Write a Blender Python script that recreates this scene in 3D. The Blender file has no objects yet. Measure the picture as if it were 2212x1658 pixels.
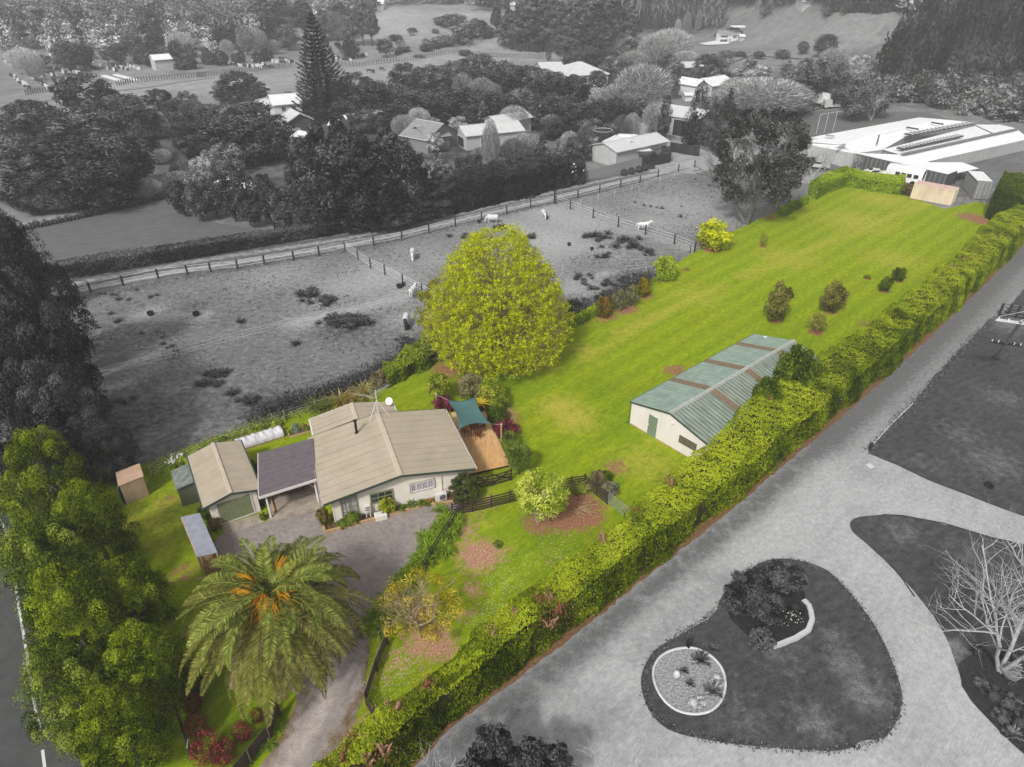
import bpy, math, random
import numpy as np
from mathutils import Vector, Matrix
from mathutils.geometry import delaunay_2d_cdt
R = math.radians
rng = np.random.default_rng(7)
random.seed(7)
sc = bpy.context.scene
COL = sc.collection

# ---------------------------------------------------------------- camera, light, exposure
CH, PITCH, F = 35.0, 32.5, 1475.0
SP, CP = math.sin(R(PITCH)), math.cos(R(PITCH))
cam = bpy.data.cameras.new('camera'); camo = bpy.data.objects.new('camera', cam); COL.objects.link(camo)
camo.location = (0, 0, CH); camo.rotation_euler = (R(90 - PITCH), 0, 0)
cam.sensor_width = 36; cam.lens = F / 2212 * 36; cam.clip_end = 9000; cam.clip_start = 0.5
sc.camera = camo
SUN_EL, SUN_AZ = 44.0, 208.0          # azimuth clockwise from +Y (view direction)
w = bpy.data.worlds.new('World'); sc.world = w; w.use_nodes = True
wn = w.node_tree.nodes; wl = w.node_tree.links
bg = wn['Background']; sky = wn.new('ShaderNodeTexSky'); sky.sky_type = 'NISHITA'; sky.sun_disc = False
sky.sun_elevation = R(SUN_EL); sky.sun_rotation = R(SUN_AZ); sky.dust_density = 4.0; sky.air_density = 1.0
hs = wn.new('ShaderNodeHueSaturation'); hs.inputs['Saturation'].default_value = 0.12   # overcast: the blue is washed out
wl.new(sky.outputs[0], hs.inputs['Color']); wl.new(hs.outputs[0], bg.inputs['Color']); bg.inputs['Strength'].default_value = 0.076
sl = bpy.data.lights.new('sun', 'SUN'); sl.energy = 1.5; sl.angle = R(6); sl.color = (1, 0.985, 0.96)
slo = bpy.data.objects.new('sun', sl); COL.objects.link(slo)
d = Vector((math.sin(R(SUN_AZ)) * math.cos(R(SUN_EL)), math.cos(R(SUN_AZ)) * math.cos(R(SUN_EL)), math.sin(R(SUN_EL))))
slo.rotation_euler = (-d).to_track_quat('-Z', 'Y').to_euler(); slo.location = (0, 0, 80)
sc.view_settings.view_transform = 'Standard'; sc.view_settings.look = 'None'
sc.view_settings.exposure = 0.85
sc.cycles.volume_bounces = 1; sc.view_settings.gamma = 1.0; sc.view_settings.use_curve_mapping = False

# ---------------------------------------------------------------- terrain and survey helpers
def sst(t):
    t = np.clip(t, 0, 1); return t * t * (3 - 2 * t)
BUMPS = [  # x, y, rx, ry, h
    (-8, 316, 24, 13, 6.0), (42, 309, 20, 13, 6.5), (20, 330, 30, 22, 2), (-50, 300, 30, 12, 1.5),
    (-30, 455, 34, 40, 13), (-95, 520, 40, 50, 14), (10, 560, 90, 60, 18), (-62, 400, 24, 26, 8), (-14, 392, 22, 20, 8), (-90, 440, 20, 30, 8), (-45, 365, 16, 26, 5), (-80, 360, 14, 16, 4), (-12, 520, 16, 30, 7), (-60, 580, 20, 30, 6), (150, 300, 18, 30, 4), (190, 275, 24, 14, 4),
    (-300, 900, 300, 160, 22), (100, 900, 300, 160, 34), (-700, 1300, 500, 300, 45), (600, 1100, 400, 250, 60)]
def terr(x, y):
    x = np.asarray(x, float); y = np.asarray(y, float)
    z = np.zeros(np.broadcast(x, y).shape)
    for bx, by, rx, ry, h in BUMPS:
        z = z + h * np.exp(-((x - bx) / rx) ** 2 - ((y - by) / ry) ** 2)
    # long grassy hill on the right and the bank behind the packing shed
    z = z + 26 * sst((y + 0.10 * (x - 150) - 252) / 120) * sst((x - 92) / 60)
    z = z + 13 * sst((y + 0.55 * (x - 120) - 190) / 70) * sst((x - 112) / 50)
    z = z + 1.0 * np.sin(x / 31.0 + 1) * np.sin(y / 43.0)
    m = sst((y - 178) / 60.0)
    return z * m
def ray(px, py):
    x = (px - 1106) / F; y = (py - 829) / F
    return x, CP - y * SP, -SP - y * CP
def G(px, py, z=0.0):
    dx, dy, dz = ray(px, py); k = (z - CH) / dz
    return (dx * k, dy * k)
def GT(px, py, up=0.0):
    """point of the terrain seen at this place of the survey picture"""
    dx, dy, dz = ray(px, py)
    ks = 15 * 1.01 ** np.arange(515)
    for _ in range(3):
        hit = np.nonzero(CH + dz * ks - up <= terr(dx * ks, dy * ks))[0]; i = max(1, int(hit[0])) if len(hit) else len(ks) - 1
        k = ks[i]; ks = np.linspace(ks[i-1], ks[i], 40)
    return (dx * k, dy * k, float(terr(dx * k, dy * k)))
def PR(X, Y, Z):
    dd = Y * CP - (Z - CH) * SP; uu = Y * SP + (Z - CH) * CP
    return 1106 + F * X / dd, 829 - F * uu / dd
def HG(x, y, z, py):
    """height above (x,y,z) whose top is seen at row py"""
    lo, hi = 0.0, 80.0
    for _ in range(30):
        m = (lo + hi) / 2
        if PR(x, y, z + m)[1] > py: lo = m
        else: hi = m
    return lo
TI = {0:(0,0,1),1:(0,0,.3344),2:(735.8,0,.3344),3:(1471.5,0,.3344),4:(0,552.8,.3344),5:(735.8,552.8,.3344),6:(1471.5,552.8,.3344),
 7:(0,1105.6,.3344),8:(735.8,1105.6,.3344),9:(1471.5,1105.6,.3344),'a':(233.6,840.9,.2113),'b':(661.8,840.9,.2113),'c':(1323.6,685.1,.2113),
 'u1':(0,0,.2112),'u2':(428.2,0,.2112),'u3':(1697.3,233.6,.2327),'u4':(934.3,233.6,.2323),'u5':(506.1,202.4,.2112),'u6':(1448.1,140.1,.1901),
 'u7':(973.2,996.6,.1936),'u8':(2024.3,607.3,.1268),'v1':(895.4,0,.2112),'v2':(1323.6,0,.2112),'v3':(1744.8,0,.3675),'v4':(389.3,1121.1,.4253)}
def P(t, x, y):
    o = TI[t]; return (o[0] + o[2] * x, o[1] + o[2] * y)
def g(t, x, y, z=0.0): return G(*P(t, x, y), z)

# ---------------------------------------------------------------- object helpers
def tag(o, label=None, cat=None, group=None, kind=None):
    if label: o['label'] = label
    if cat: o['category'] = cat
    if group: o['group'] = group
    if kind: o['kind'] = kind
    return o
def link(name, me, mat=None, parent=None, loc=None, rz=None):
    o = bpy.data.objects.new(name, me); COL.objects.link(o)
    if mat is not None and me is not None and not me.materials: me.materials.append(mat)
    if parent is not None: o.parent = parent
    if loc is not None: o.location = (loc[0], loc[1], loc[2] if len(loc) > 2 else 0)
    if rz is not None: o.rotation_euler = (0, 0, rz)
    return o
def root(name, loc, rz=0.0, label=None, cat=None, group=None):
    o = bpy.data.objects.new(name, None); COL.objects.link(o)
    o.location = (loc[0], loc[1], loc[2] if len(loc) > 2 else 0); o.rotation_euler = (0, 0, rz)
    o.empty_display_size = 0.3
    return tag(o, label, cat, group)
def dup(o, loc=None, rz=None, label=None, scale=None, parent=None, group=None):
    c = o.copy(); COL.objects.link(c)
    if parent is not None: c.parent = parent
    if loc is not None: c.location = (loc[0], loc[1], loc[2] if len(loc) > 2 else 0)
    if rz is not None: c.rotation_euler = (0, 0, rz)
    if scale is not None: c.scale = scale
    if label: c['label'] = label
    if group: c['group'] = group
    for ch in list(o.children): dup(ch, parent=c)
    return c
def remat(o, mat):
    for s in o.material_slots:
        s.link = 'OBJECT'; s.material = mat

class MB:
    def __init__(s): s.v = []; s.f = []
    def poly(s, pts):
        b = len(s.v); s.v += [tuple(p) for p in pts]; s.f.append(tuple(range(b, b + len(pts)))); return s
    def hexa(s, p):                     # 8 points: bottom ring then top ring
        b = len(s.v); s.v += [tuple(q) for q in p]
        for f in ((0,3,2,1),(4,5,6,7),(0,1,5,4),(1,2,6,5),(2,3,7,6),(3,0,4,7)): s.f.append(tuple(b + i for i in f))
        return s
    def box(s, x0, x1, y0, y1, z0, z1):
        return s.hexa([(x0,y0,z0),(x1,y0,z0),(x1,y1,z0),(x0,y1,z0),(x0,y0,z1),(x1,y0,z1),(x1,y1,z1),(x0,y1,z1)])
    def bar(s, a, b, w_, h_):           # box from a to b
        a = Vector(a); b = Vector(b); t = (b - a).normalized()
        u = t.cross(Vector((0,0,1)));
        if u.length < 1e-3: u = Vector((1,0,0))
        u = u.normalized() * (w_/2); n = u.cross(t).normalized() * (h_/2)
        return s.hexa([a-u-n, a+u-n, b+u-n, b-u-n, a-u+n, a+u+n, b+u+n, b-u+n])
    def tube(s, pts, rad, n=6, cap=True):
        pts = [Vector(p) for p in pts]; b = len(s.v)
        for i, p in enumerate(pts):
            t = (pts[min(i+1, len(pts)-1)] - pts[max(i-1, 0)]).normalized()
            u = t.cross(Vector((0,0,1)))
            if u.length < .05: u = t.cross(Vector((0,1,0)))
            u.normalize(); v = t.cross(u)
            r = rad[i] if isinstance(rad, (list, tuple)) else rad
            for k in range(n):
                a = 2*math.pi*k/n; s.v.append(tuple(p + u*(r*math.cos(a)) + v*(r*math.sin(a))))
        for i in range(len(pts)-1):
            for k in range(n):
                s.f.append((b+i*n+k, b+i*n+(k+1)%n, b+(i+1)*n+(k+1)%n, b+(i+1)*n+k))
        if cap:
            s.f.append(tuple(b+k for k in range(n))[::-1]); s.f.append(tuple(b+(len(pts)-1)*n+k for k in range(n)))
        return s
    def cyl(s, x, y, z0, z1, r, n=8, r1=None): return s.tube([(x,y,z0),(x,y,z1)], [r, r if r1 is None else r1], n)
    def prism(s, pts, z0, z1):          # vertical prism over a ccw polygon, z may be lists
        n = len(pts); b = len(s.v)
        f0 = z0 if isinstance(z0, (list,tuple)) else [z0]*n; f1 = z1 if isinstance(z1, (list,tuple)) else [z1]*n
        s.v += [(p[0],p[1],f0[i]) for i,p in enumerate(pts)] + [(p[0],p[1],f1[i]) for i,p in enumerate(pts)]
        s.f.append(tuple(b+i for i in range(n))[::-1]); s.f.append(tuple(b+n+i for i in range(n)))
        for i in range(n): s.f.append((b+i, b+(i+1)%n, b+n+(i+1)%n, b+n+i))
        return s
    def lathe(s, prof, n=12, c=(0,0)):
        b = len(s.v)
        for r, z in prof:
            for k in range(n):
                a = 2*math.pi*k/n; s.v.append((c[0]+r*math.cos(a), c[1]+r*math.sin(a), z))
        for i in range(len(prof)-1):
            for k in range(n): s.f.append((b+i*n+k, b+i*n+(k+1)%n, b+(i+1)*n+(k+1)%n, b+(i+1)*n+k))
        s.f.append(tuple(b+k for k in range(n))[::-1]); s.f.append(tuple(b+(len(prof)-1)*n+k for k in range(n)))
        return s
    def mesh(s, name, smooth=False):
        me = bpy.data.meshes.new(name); me.from_pydata(s.v, [], s.f); me.validate(); me.update()
        if smooth:
            for p in me.polygons: p.use_smooth = True
        return me
    def obj(s, name, mat, parent=None, loc=None, rz=None, smooth=False):
        return link(name, s.mesh(name, smooth), mat, parent, loc, rz)

def qmesh(name, V, rnd, mat=None):
    """mesh of separate quads: V (4n,3), rnd per quad"""
    n = len(V)//4; me = bpy.data.meshes.new(name)
    me.vertices.add(4*n); me.vertices.foreach_set('co', np.ascontiguousarray(V, dtype=np.float32).ravel())
    me.loops.add(4*n); me.loops.foreach_set('vertex_index', np.arange(4*n, dtype=np.int32))
    me.polygons.add(n); me.polygons.foreach_set('loop_start', np.arange(0, 4*n, 4, dtype=np.int32))
    me.polygons.foreach_set('loop_total', np.full(n, 4, dtype=np.int32))
    at = me.attributes.new('rnd', 'FLOAT', 'FACE'); at.data.foreach_set('value', np.clip(np.asarray(rnd, dtype=np.float32), 0, 1))
    me.update(calc_edges=True)
    if mat is not None: me.materials.append(mat)
    return me
def nrm(a): return a / np.maximum(np.linalg.norm(a, axis=1, keepdims=True), 1e-9)
def leaves(p, n, a, b, along=None):
    """rhombus leaves at p with normals n, half length a, half width b"""
    k = len(p); n = nrm(n)
    t = rng.normal(size=(k, 3)) if along is None else along
    t = nrm(t - n * np.sum(t*n, 1, keepdims=True)); s = np.cross(n, t)
    a = np.broadcast_to(np.asarray(a, float), (k,))[:, None]; b = np.broadcast_to(np.asarray(b, float), (k,))[:, None]
    V = np.empty((k, 4, 3)); V[:,0] = p - t*a; V[:,1] = p + s*b; V[:,2] = p + t*a; V[:,3] = p - s*b
    return V.reshape(-1, 3)
def pn(p, f, seed=0):
    """cheap smooth noise in -1..1 for arrays of points"""
    r = np.random.default_rng(seed); o = 0
    for i in range(6):
        k = r.normal(size=3) * f * (1 + i*.35); o = o + np.sin(p @ k + r.uniform(0, 6.28)) / (1 + i*.25)
    return o / 3.0

# ---------------------------------------------------------------- materials
def lin(v):
    v = v/255.0; return v/12.92 if v <= .04045 else ((v+.055)/1.055)**2.4
EG = 1.12     # how much brighter a level surface shows than its base colour in this light
def C(r, g_=None, b=None, k=1.0):
    if g_ is None: g_ = b = r
    return tuple(min(.85, lin(x)/EG*k) for x in (r, g_, b)) + (1,)
MATS = {}
def M(name, c1, c2=None, scale=4.0, rough=.85, bump=0.0, bscale=None, spec=.25, stretch=(1,1,1), rot=0.0, detail=5.0, big=None, bigs=.3, metal=0.0, fields=(), wave=None, alpha=None, grain=None):
    if name in MATS: return MATS[name]
    m = bpy.data.materials.new(name); m.use_nodes = True; MATS[name] = m
    nt = m.node_tree; N = nt.nodes; L = nt.links; bs = N['Principled BSDF']
    bs.inputs['Roughness'].default_value = rough; bs.inputs['Specular IOR Level'].default_value = spec; bs.inputs['Metallic'].default_value = metal
    c2 = c2 or c1
    tc = N.new('ShaderNodeTexCoord'); mp = N.new('ShaderNodeMapping'); L.new(tc.outputs['Object'], mp.inputs[0])
    mp.inputs['Rotation'].default_value = (0, 0, rot); mp.inputs['Scale'].default_value = stretch
    if rot: mp.vector_type = 'TEXTURE'
    def noise(s, dt=detail, src=mp):
        n_ = N.new('ShaderNodeTexNoise'); n_.inputs['Scale'].default_value = s; n_.inputs['Detail'].default_value = dt; n_.inputs['Roughness'].default_value = .62
        L.new(src.outputs[0], n_.inputs['Vector']); return n_
    def rng_(src, a, b_, c=0., d_=1.):
        r_ = N.new('ShaderNodeMapRange'); L.new(src, r_.inputs[0]); r_.inputs[1].default_value = a; r_.inputs[2].default_value = b_; r_.inputs[3].default_value = c; r_.inputs[4].default_value = d_; return r_.outputs[0]
    def mix(f, a, b_, bt='MIX'):
        x = N.new('ShaderNodeMix'); x.data_type = 'RGBA'; x.blend_type = bt
        for i, v in ((0, f), (6, a), (7, b_)):
            if isinstance(v, (tuple, float)): x.inputs[i].default_value = v
            else: L.new(v, x.inputs[i])
        return x.outputs[2]
    def rgb_(v):
        c_ = N.new('ShaderNodeCombineColor'); [L.new(v, c_.inputs[i]) for i in range(3)]; return c_.outputs[0]
    n1 = noise(scale); col = mix(rng_(n1.outputs[0], .3, .7), c1, c2)
    if big:
        nb = noise(bigs, 3, tc); nb_in = nb; nb.inputs['Vector'].links and None
        L.new(tc.outputs['Object'], nb.inputs['Vector']); col = mix(rng_(nb.outputs[0], .38, .62), col, mix(1.0, col, big, 'MULTIPLY'))
    if wave:                       # (scale, rotation, colour factor, amount)
        wm = N.new('ShaderNodeMapping'); L.new(tc.outputs['Object'], wm.inputs[0]); wm.inputs['Rotation'].default_value = (0, 0, wave[1])
        wt = N.new('ShaderNodeTexWave'); wt.inputs['Scale'].default_value = wave[0]; wt.inputs['Distortion'].default_value = 1.2; wt.inputs['Detail'].default_value = 3; wt.inputs['Detail Scale'].default_value = .6
        L.new(wm.outputs[0], wt.inputs['Vector']); col = mix(rng_(wt.outputs['Fac'], 0, 1, 0, wave[3]), col, mix(1.0, col, wave[2], 'MULTIPLY'))
    for at, fa, fb, fs, soft in fields:
        a = N.new('ShaderNodeAttribute'); a.attribute_name = at; nf = noise(fs, 6, tc); L.new(tc.outputs['Object'], nf.inputs['Vector'])
        ad = N.new('ShaderNodeMath'); ad.operation = 'MULTIPLY_ADD'; L.new(nf.outputs[0], ad.inputs[0]); ad.inputs[1].default_value = 1.6; L.new(a.outputs['Fac'], ad.inputs[2])
        nc = noise(fs*3.1, 4, tc); L.new(tc.outputs['Object'], nc.inputs['Vector'])
        col = mix(rng_(ad.outputs[0], 1.3-soft, 1.3+soft), col, mix(rng_(nc.outputs[0], .35, .65), fa, fb))
    if grain:
        ng = noise(grain[0], 3); col = mix(1.0, col, rgb_(rng_(ng.outputs[0], .25, .75, 1-grain[1], 1+grain[1])), 'MULTIPLY')
    L.new(col, bs.inputs['Base Color'])
    if bump:
        nb2 = noise(bscale or scale*3, 5); bp = N.new('ShaderNodeBump'); bp.inputs['Strength'].default_value = bump; bp.inputs['Distance'].default_value = .05
        L.new(nb2.outputs[0], bp.inputs['Height']); L.new(bp.outputs[0], bs.inputs['Normal'])
    if alpha is not None: bs.inputs['Alpha'].default_value = alpha
    return m
def LM(name, ca, cb, cc, tr=.25, var=.35):
    """foliage: colour by per leaf attribute and per object random"""
    if name in MATS: return MATS[name]
    m = bpy.data.materials.new(name); m.use_nodes = True; MATS[name] = m
    nt = m.node_tree; N = nt.nodes; L = nt.links; N.remove(N['Principled BSDF']); out = N['Material Output']
    a = N.new('ShaderNodeAttribute'); a.attribute_name = 'rnd'; cr = N.new('ShaderNodeValToRGB'); L.new(a.outputs['Fac'], cr.inputs[0])
    e = cr.color_ramp.elements; e[0].position = .08; e[0].color = ca; e[1].position = .92; e[1].color = cc; x = e.new(.5); x.color = cb
    oi = N.new('ShaderNodeObjectInfo'); mr = N.new('ShaderNodeMapRange'); L.new(oi.outputs['Random'], mr.inputs[0]); mr.inputs[3].default_value = 1 - var; mr.inputs[4].default_value = 1 + var
    hv = N.new('ShaderNodeHueSaturation'); L.new(cr.outputs[0], hv.inputs['Color']); L.new(mr.outputs[0], hv.inputs['Value'])
    df = N.new('ShaderNodeBsdfDiffuse'); tl = N.new('ShaderNodeBsdfTranslucent'); mx = N.new('ShaderNodeMixShader'); mx.inputs[0].default_value = tr
    L.new(hv.outputs[0], df.inputs[0]); L.new(hv.outputs[0], tl.inputs[0]); L.new(df.outputs[0], mx.inputs[1]); L.new(tl.outputs[0], mx.inputs[2]); L.new(mx.outputs[0], out.inputs[0])
    return m
def GR(v, dv=18, name=None, **k):      # plain grey material, v = grey seen in the picture
    return M(name or 'grey_%d' % v, C(v), C(max(5, v-dv)), **k)

# ---------------------------------------------------------------- ground sheets
def jitter_poly(poly, step, amp, seed=0):
    out = []; n = len(poly); r = np.random.default_rng(seed)
    for i in range(n):
        a = np.array(poly[i][:2]); b = np.array(poly[(i+1) % n][:2]); L_ = np.linalg.norm(b-a); k = max(1, min(400, int(L_/step)))
        nn = np.array([-(b-a)[1], (b-a)[0]]) / max(L_, 1e-6)
        for j in range(k):
            t = j/k; o = 0 if (j == 0) else r.normal()*amp
            out.append(a + (b-a)*t + nn*o)
    return out
def smooth_poly(poly, it=2):
    for _ in range(it):
        q = []; n = len(poly)
        for i in range(n):
            a = np.array(poly[i]); b = np.array(poly[(i+1) % n]); q += [a*.75+b*.25, a*.25+b*.75]
        poly = q
    return poly
def inside(pts, poly):
    x, y = pts[:,0], pts[:,1]; c = np.zeros(len(pts), bool); n = len(poly); j = n-1
    for i in range(n):
        xi, yi = poly[i][0], poly[i][1]; xj, yj = poly[j][0], poly[j][1]
        if yi != yj: c ^= ((yi > y) != (yj > y)) & (x < (xj-xi)*(y-yi)/(yj-yi)+xi)
        j = i
    return c
def field(pts, blobs):
    o = np.zeros(len(pts))
    for bl in blobs:
        if len(bl) == 4: cx, cy, r, a = bl; o = np.maximum(o, a*np.exp(-((pts[:,0]-cx)**2+(pts[:,1]-cy)**2)/(r*r)))
        else:                                # segment blob (x0,y0,x1,y1,r,a)
            x0, y0, x1, y1, r, a = bl; dx, dy = x1-x0, y1-y0; t = np.clip(((pts[:,0]-x0)*dx+(pts[:,1]-y0)*dy)/(dx*dx+dy*dy+1e-9), 0, 1)
            o = np.maximum(o, a*np.exp(-((pts[:,0]-x0-t*dx)**2+(pts[:,1]-y0-t*dy)**2)/(r*r)))
    return o
def sheet(name, poly, z, mat, step=.6, amp=.06, grid=0, fields={}, seed=1, kind='structure', drape=0.0, parent=None, crown_=None):
    b = jitter_poly(poly, step, amp, seed); n = len(b)
    pts = [tuple(p) for p in b]
    if grid:
        a = np.array(b); x0, y0 = a.min(0); x1, y1 = a.max(0)
        gx, gy = np.meshgrid(np.arange(x0, x1, grid), np.arange(y0, y1, grid)); q = np.stack([gx.ravel(), gy.ravel()], 1)
        q = q + rng.uniform(-.2, .2, q.shape)*grid; q = q[inside(q, b)]
        pts += [tuple(p) for p in q]
    vs, es, fs = delaunay_2d_cdt([Vector(p) for p in pts], [(i, (i+1) % n) for i in range(n)], [list(range(n))], 1, 1e-4)[:3]
    V = np.array([(v.x, v.y) for v in vs]); zz = np.full(len(V), z)
    if drape: zz = terr(V[:,0], V[:,1]) + drape
    me = bpy.data.meshes.new(name); me.from_pydata([(V[i,0], V[i,1], zz[i]) for i in range(len(V))], [], [tuple(f) for f in fs]); me.update()
    for k, bl in fields.items():
        at = me.attributes.new(k, 'FLOAT', 'POINT'); at.data.foreach_set('value', field(V, bl).astype(np.float32))
    o = link(name, me, mat, parent)
    if kind: o['kind'] = kind
    return o
def GP(l): return [G(*p) for p in l]
# ---------------------------------------------------------------- foliage prototypes (unit tree: height 1, width 1)
PROF = {
 'round': lambda z: np.sqrt(np.clip(1-((z-.56)/.44)**2, 0, 1))*.5,
 'ball':  lambda z: np.sqrt(np.clip(1-((z-.55)/.45)**2, 0, 1))*.5,
 'dome':  lambda z: np.sqrt(np.clip(1-((np.clip(z,.35,1)-.42)/.58)**2, 0, 1))*.5*(z > .3),
 'bush':  lambda z: np.sqrt(np.clip(1-((z-.42)/.58)**2, 0, 1))*.5,
 'cone':  lambda z: .5*np.clip(1.02-z, 0, 1)**.75*np.clip((z-.02)/.1, 0, 1),
 'pine':  lambda z: .5*np.clip(1.03-z, 0, 1)**.55*np.clip((z-.22)/.15, 0, 1),
 'col':   lambda z: .5*np.clip(np.sin(np.clip(z*.93+.07, 0, 1)*np.pi), 0, 1)**.6,
 'egg':   lambda z: .5*np.sqrt(np.clip(1-((z-.48)/.52)**2, 0, 1))*(1.12-.28*z),
 'great': lambda z: .5*np.interp(z, [0, .04, .1, .22, .4, .58, .75, .88, .96, 1], [.3, .7, .92, 1.0, .97, .86, .68, .5, .42, .3]),
}
def crown_arrays(shape, n, m, ls, asp=.5, cr=(.07, .13), up=.35, inner=.35, lshell=.6, tint=.3, flat=1.0, ns=0, cmin=.1):
    prof = PROF[shape]; zz = np.linspace(.02, .99, 200); wgt = prof(zz)**1.3+1e-6; wgt /= wgt.sum()
    z = rng.choice(zz, n, p=wgt)+rng.uniform(-.01, .01, n); r = rng.uniform(cr[0], cr[1], n)
    th = rng.uniform(0, 2*np.pi, n); rho = np.sqrt(rng.uniform(inner**2, 1, n))
    pr = np.maximum(prof(z)-r*.8, .01)*rho
    c = np.stack([pr*np.cos(th), pr*np.sin(th), np.clip(z, cmin, 1-r*.7)], 1)
    ct = rng.normal(0, tint, n)
    C_ = np.repeat(c, m, 0); Rr = np.repeat(r, m); k = n*m
    dr = rng.normal(size=(k, 3)); dr[:,2] += up; dr = nrm(dr)
    p = C_ + dr*(Rr*rng.uniform(lshell, 1.05, k))[:, None]*np.array([1, 1, flat])
    nn = dr + rng.normal(size=(k, 3))*.45
    a = ls*rng.uniform(.6, 1.25, k)
    V = leaves(p, nn, a, a*asp)
    return V, np.clip(.5+np.repeat(ct, m)+rng.normal(0, .2, k), 0, 1), c, r
def twig_arrays(shape, n, ln, wd, base=.25, spread=.8):
    """fine bare twigs filling a crown, radiating from the trunk"""
    prof = PROF[shape]; zz = np.linspace(.1, .99, 200); wgt = prof(zz)**1.6+1e-6; wgt /= wgt.sum()
    z = rng.choice(zz, n, p=wgt); th = rng.uniform(0, 2*np.pi, n); rho = rng.uniform(.35, 1, n)**.6
    pr = prof(z)*rho; p = np.stack([pr*np.cos(th), pr*np.sin(th), z], 1)
    dr = nrm(p - np.array([0, 0, base])) + rng.normal(size=(n, 3))*.28; dr = nrm(dr)
    p = p - dr*ln*.5
    nn = nrm(np.cross(dr, rng.normal(size=(n, 3))))
    return leaves(p, nn, ln*rng.uniform(.5, 1.2, n), wd*rng.uniform(.6, 1.3, n), along=dr), np.clip(rng.normal(.5, .25, n), 0, 1)
def limb_mesh(name, base_r, targets, fork=.25, n=5, lean=0.0, tips=.15):
    mb = MB(); mb.tube([(0,0,-.01), (lean*.3,0,fork*.5), (lean*.6, 0, fork*1.1)], [base_r*1.25, base_r, base_r*.8], 8)
    for t in targets:
        t = np.asarray(t); s_ = np.array([lean*.6, 0, fork*rng.uniform(.75, 1.1)])
        mid = s_*.5+t*.5+np.array([t[0]*.1, t[1]*.1, -.04])+rng.normal(size=3)*.015
        mb.tube([s_, mid, t], [base_r*.55, base_r*.3, base_r*tips], n, cap=False)
    return mb.mesh(name, True)
MB_BARK = M('bark', C(105, 98, 88), C(70, 64, 58), scale=6, stretch=(1, 1, .3), bump=.4)
BARKG = M('bark_grey', C(110), C(70), scale=6, stretch=(1, 1, .3), bump=.4)
PALEG = M('bark_pale_grey', C(200), C(120), scale=8, stretch=(1, 1, .4), bump=.3)
MATG = {}
def lg(v, var=.25, tr=.2, dk=.34, lt=2.9):  # glints on the leaves are painted in as the palest tone
    """grey foliage whose mean shows about v"""
    k = (v, var)
    if k not in MATG:
        a = lin(v)/EG*1.25
        f = lambda q: (min(.8, a*q),)*3+(1,)
        MATG[k] = LM('grey_leaf_%d_%d' % (v, int(var*100)), f(dk), f(1), f(lt), tr, var)
    return MATG[k]
PROTO = {}
def proto(kind):
    if kind in PROTO: return PROTO[kind]
    if kind == 'round': V, r_, c, r = crown_arrays('round', 80, 70, .030, .5, (.09, .16), up=.5)
    elif kind == 'dark': V, r_, c, r = crown_arrays('round', 75, 80, .030, .42, (.08, .15), up=.6, tint=.35, inner=.5)
    elif kind == 'dome': V, r_, c, r = crown_arrays('dome', 90, 60, .026, .5, (.06, .11), up=.6)
    elif kind == 'bush': V, r_, c, r = crown_arrays('bush', 70, 70, .034, .5, (.09, .16), up=.5)
    elif kind == 'clip': V, r_, c, r = crown_arrays('bush', 170, 95, .022, .5, (.05, .08), up=.3, inner=.6, tint=.1)
    elif kind == 'cone': V, r_, c, r = crown_arrays('cone', 120, 50, .022, .35, (.04, .09), up=.2, flat=.6)
    elif kind == 'pine': V, r_, c, r = crown_arrays('pine', 130, 66, .032, .30, (.06, .12), up=.5, flat=.6)
    elif kind == 'col': V, r_, c, r = crown_arrays('col', 120, 40, .020, .4, (.05, .10), up=.2)
    elif kind == 'egg': V, r_, c, r = crown_arrays('egg', 120, 52, .022, .4, (.05, .09), up=.4, tint=.2)
    elif kind == 'fuzz':                      # leafless rounded crown of fine twigs
        V, r_ = twig_arrays('ball', 7500, .06, .0042); c = rng.normal(size=(14, 3))*.17+[0, 0, .6]; r = None
    elif kind == 'fan':                       # leafless tree with upswept branches
        V, r_ = twig_arrays('great' if False else 'egg', 6000, .085, .0042, base=-.1); c = rng.normal(size=(18, 3))*.2+[0, 0, .68]; r = None
    elif kind == 'sparse':                    # new leaves on visible twigs
        V, r_, c, r = crown_arrays('round', 80, 24, .022, .5, (.05, .09), up=.4); V2, r2 = twig_arrays('round', 1600, .07, .003); V = np.concatenate([V, V2]); r_ = np.concatenate([r_, r2*.3])
    me = qmesh(kind + '_crown', V, r_)
    idx = np.argsort(-np.linalg.norm(c[:, :2], axis=1))[:9] if len(c) > 9 else range(len(c))
    fk = {'pine': .75, 'cone': .9, 'col': .85, 'clip': .3, 'bush': .25}.get(kind, .3)
    tr = limb_mesh(kind + '_trunk', .022 if kind not in ('fan', 'fuzz') else .026, [c[i]*(.62 if kind in ('bush', 'clip', 'dark') else .85) for i in (list(idx) if fk < .5 else list(idx)[:4])], fk)
    PROTO[kind] = (me, tr); return PROTO[kind]
TREES = []
KINDNAME = {'round': ('broadleaf_tree', 'tree'), 'dark': ('evergreen_tree', 'tree'), 'dome': ('umbrella_tree', 'tree'), 'bush': ('shrub', 'shrub'), 'clip': ('clipped_shrub', 'shrub'),
 'cone': ('conifer', 'tree'), 'pine': ('pine_tree', 'tree'), 'col': ('cypress_tree', 'tree'), 'egg': ('leafy_tree', 'tree'), 'fuzz': ('leafless_tree', 'tree'), 'fan': ('leafless_tree', 'tree'), 'sparse': ('budding_tree', 'tree')}
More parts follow.
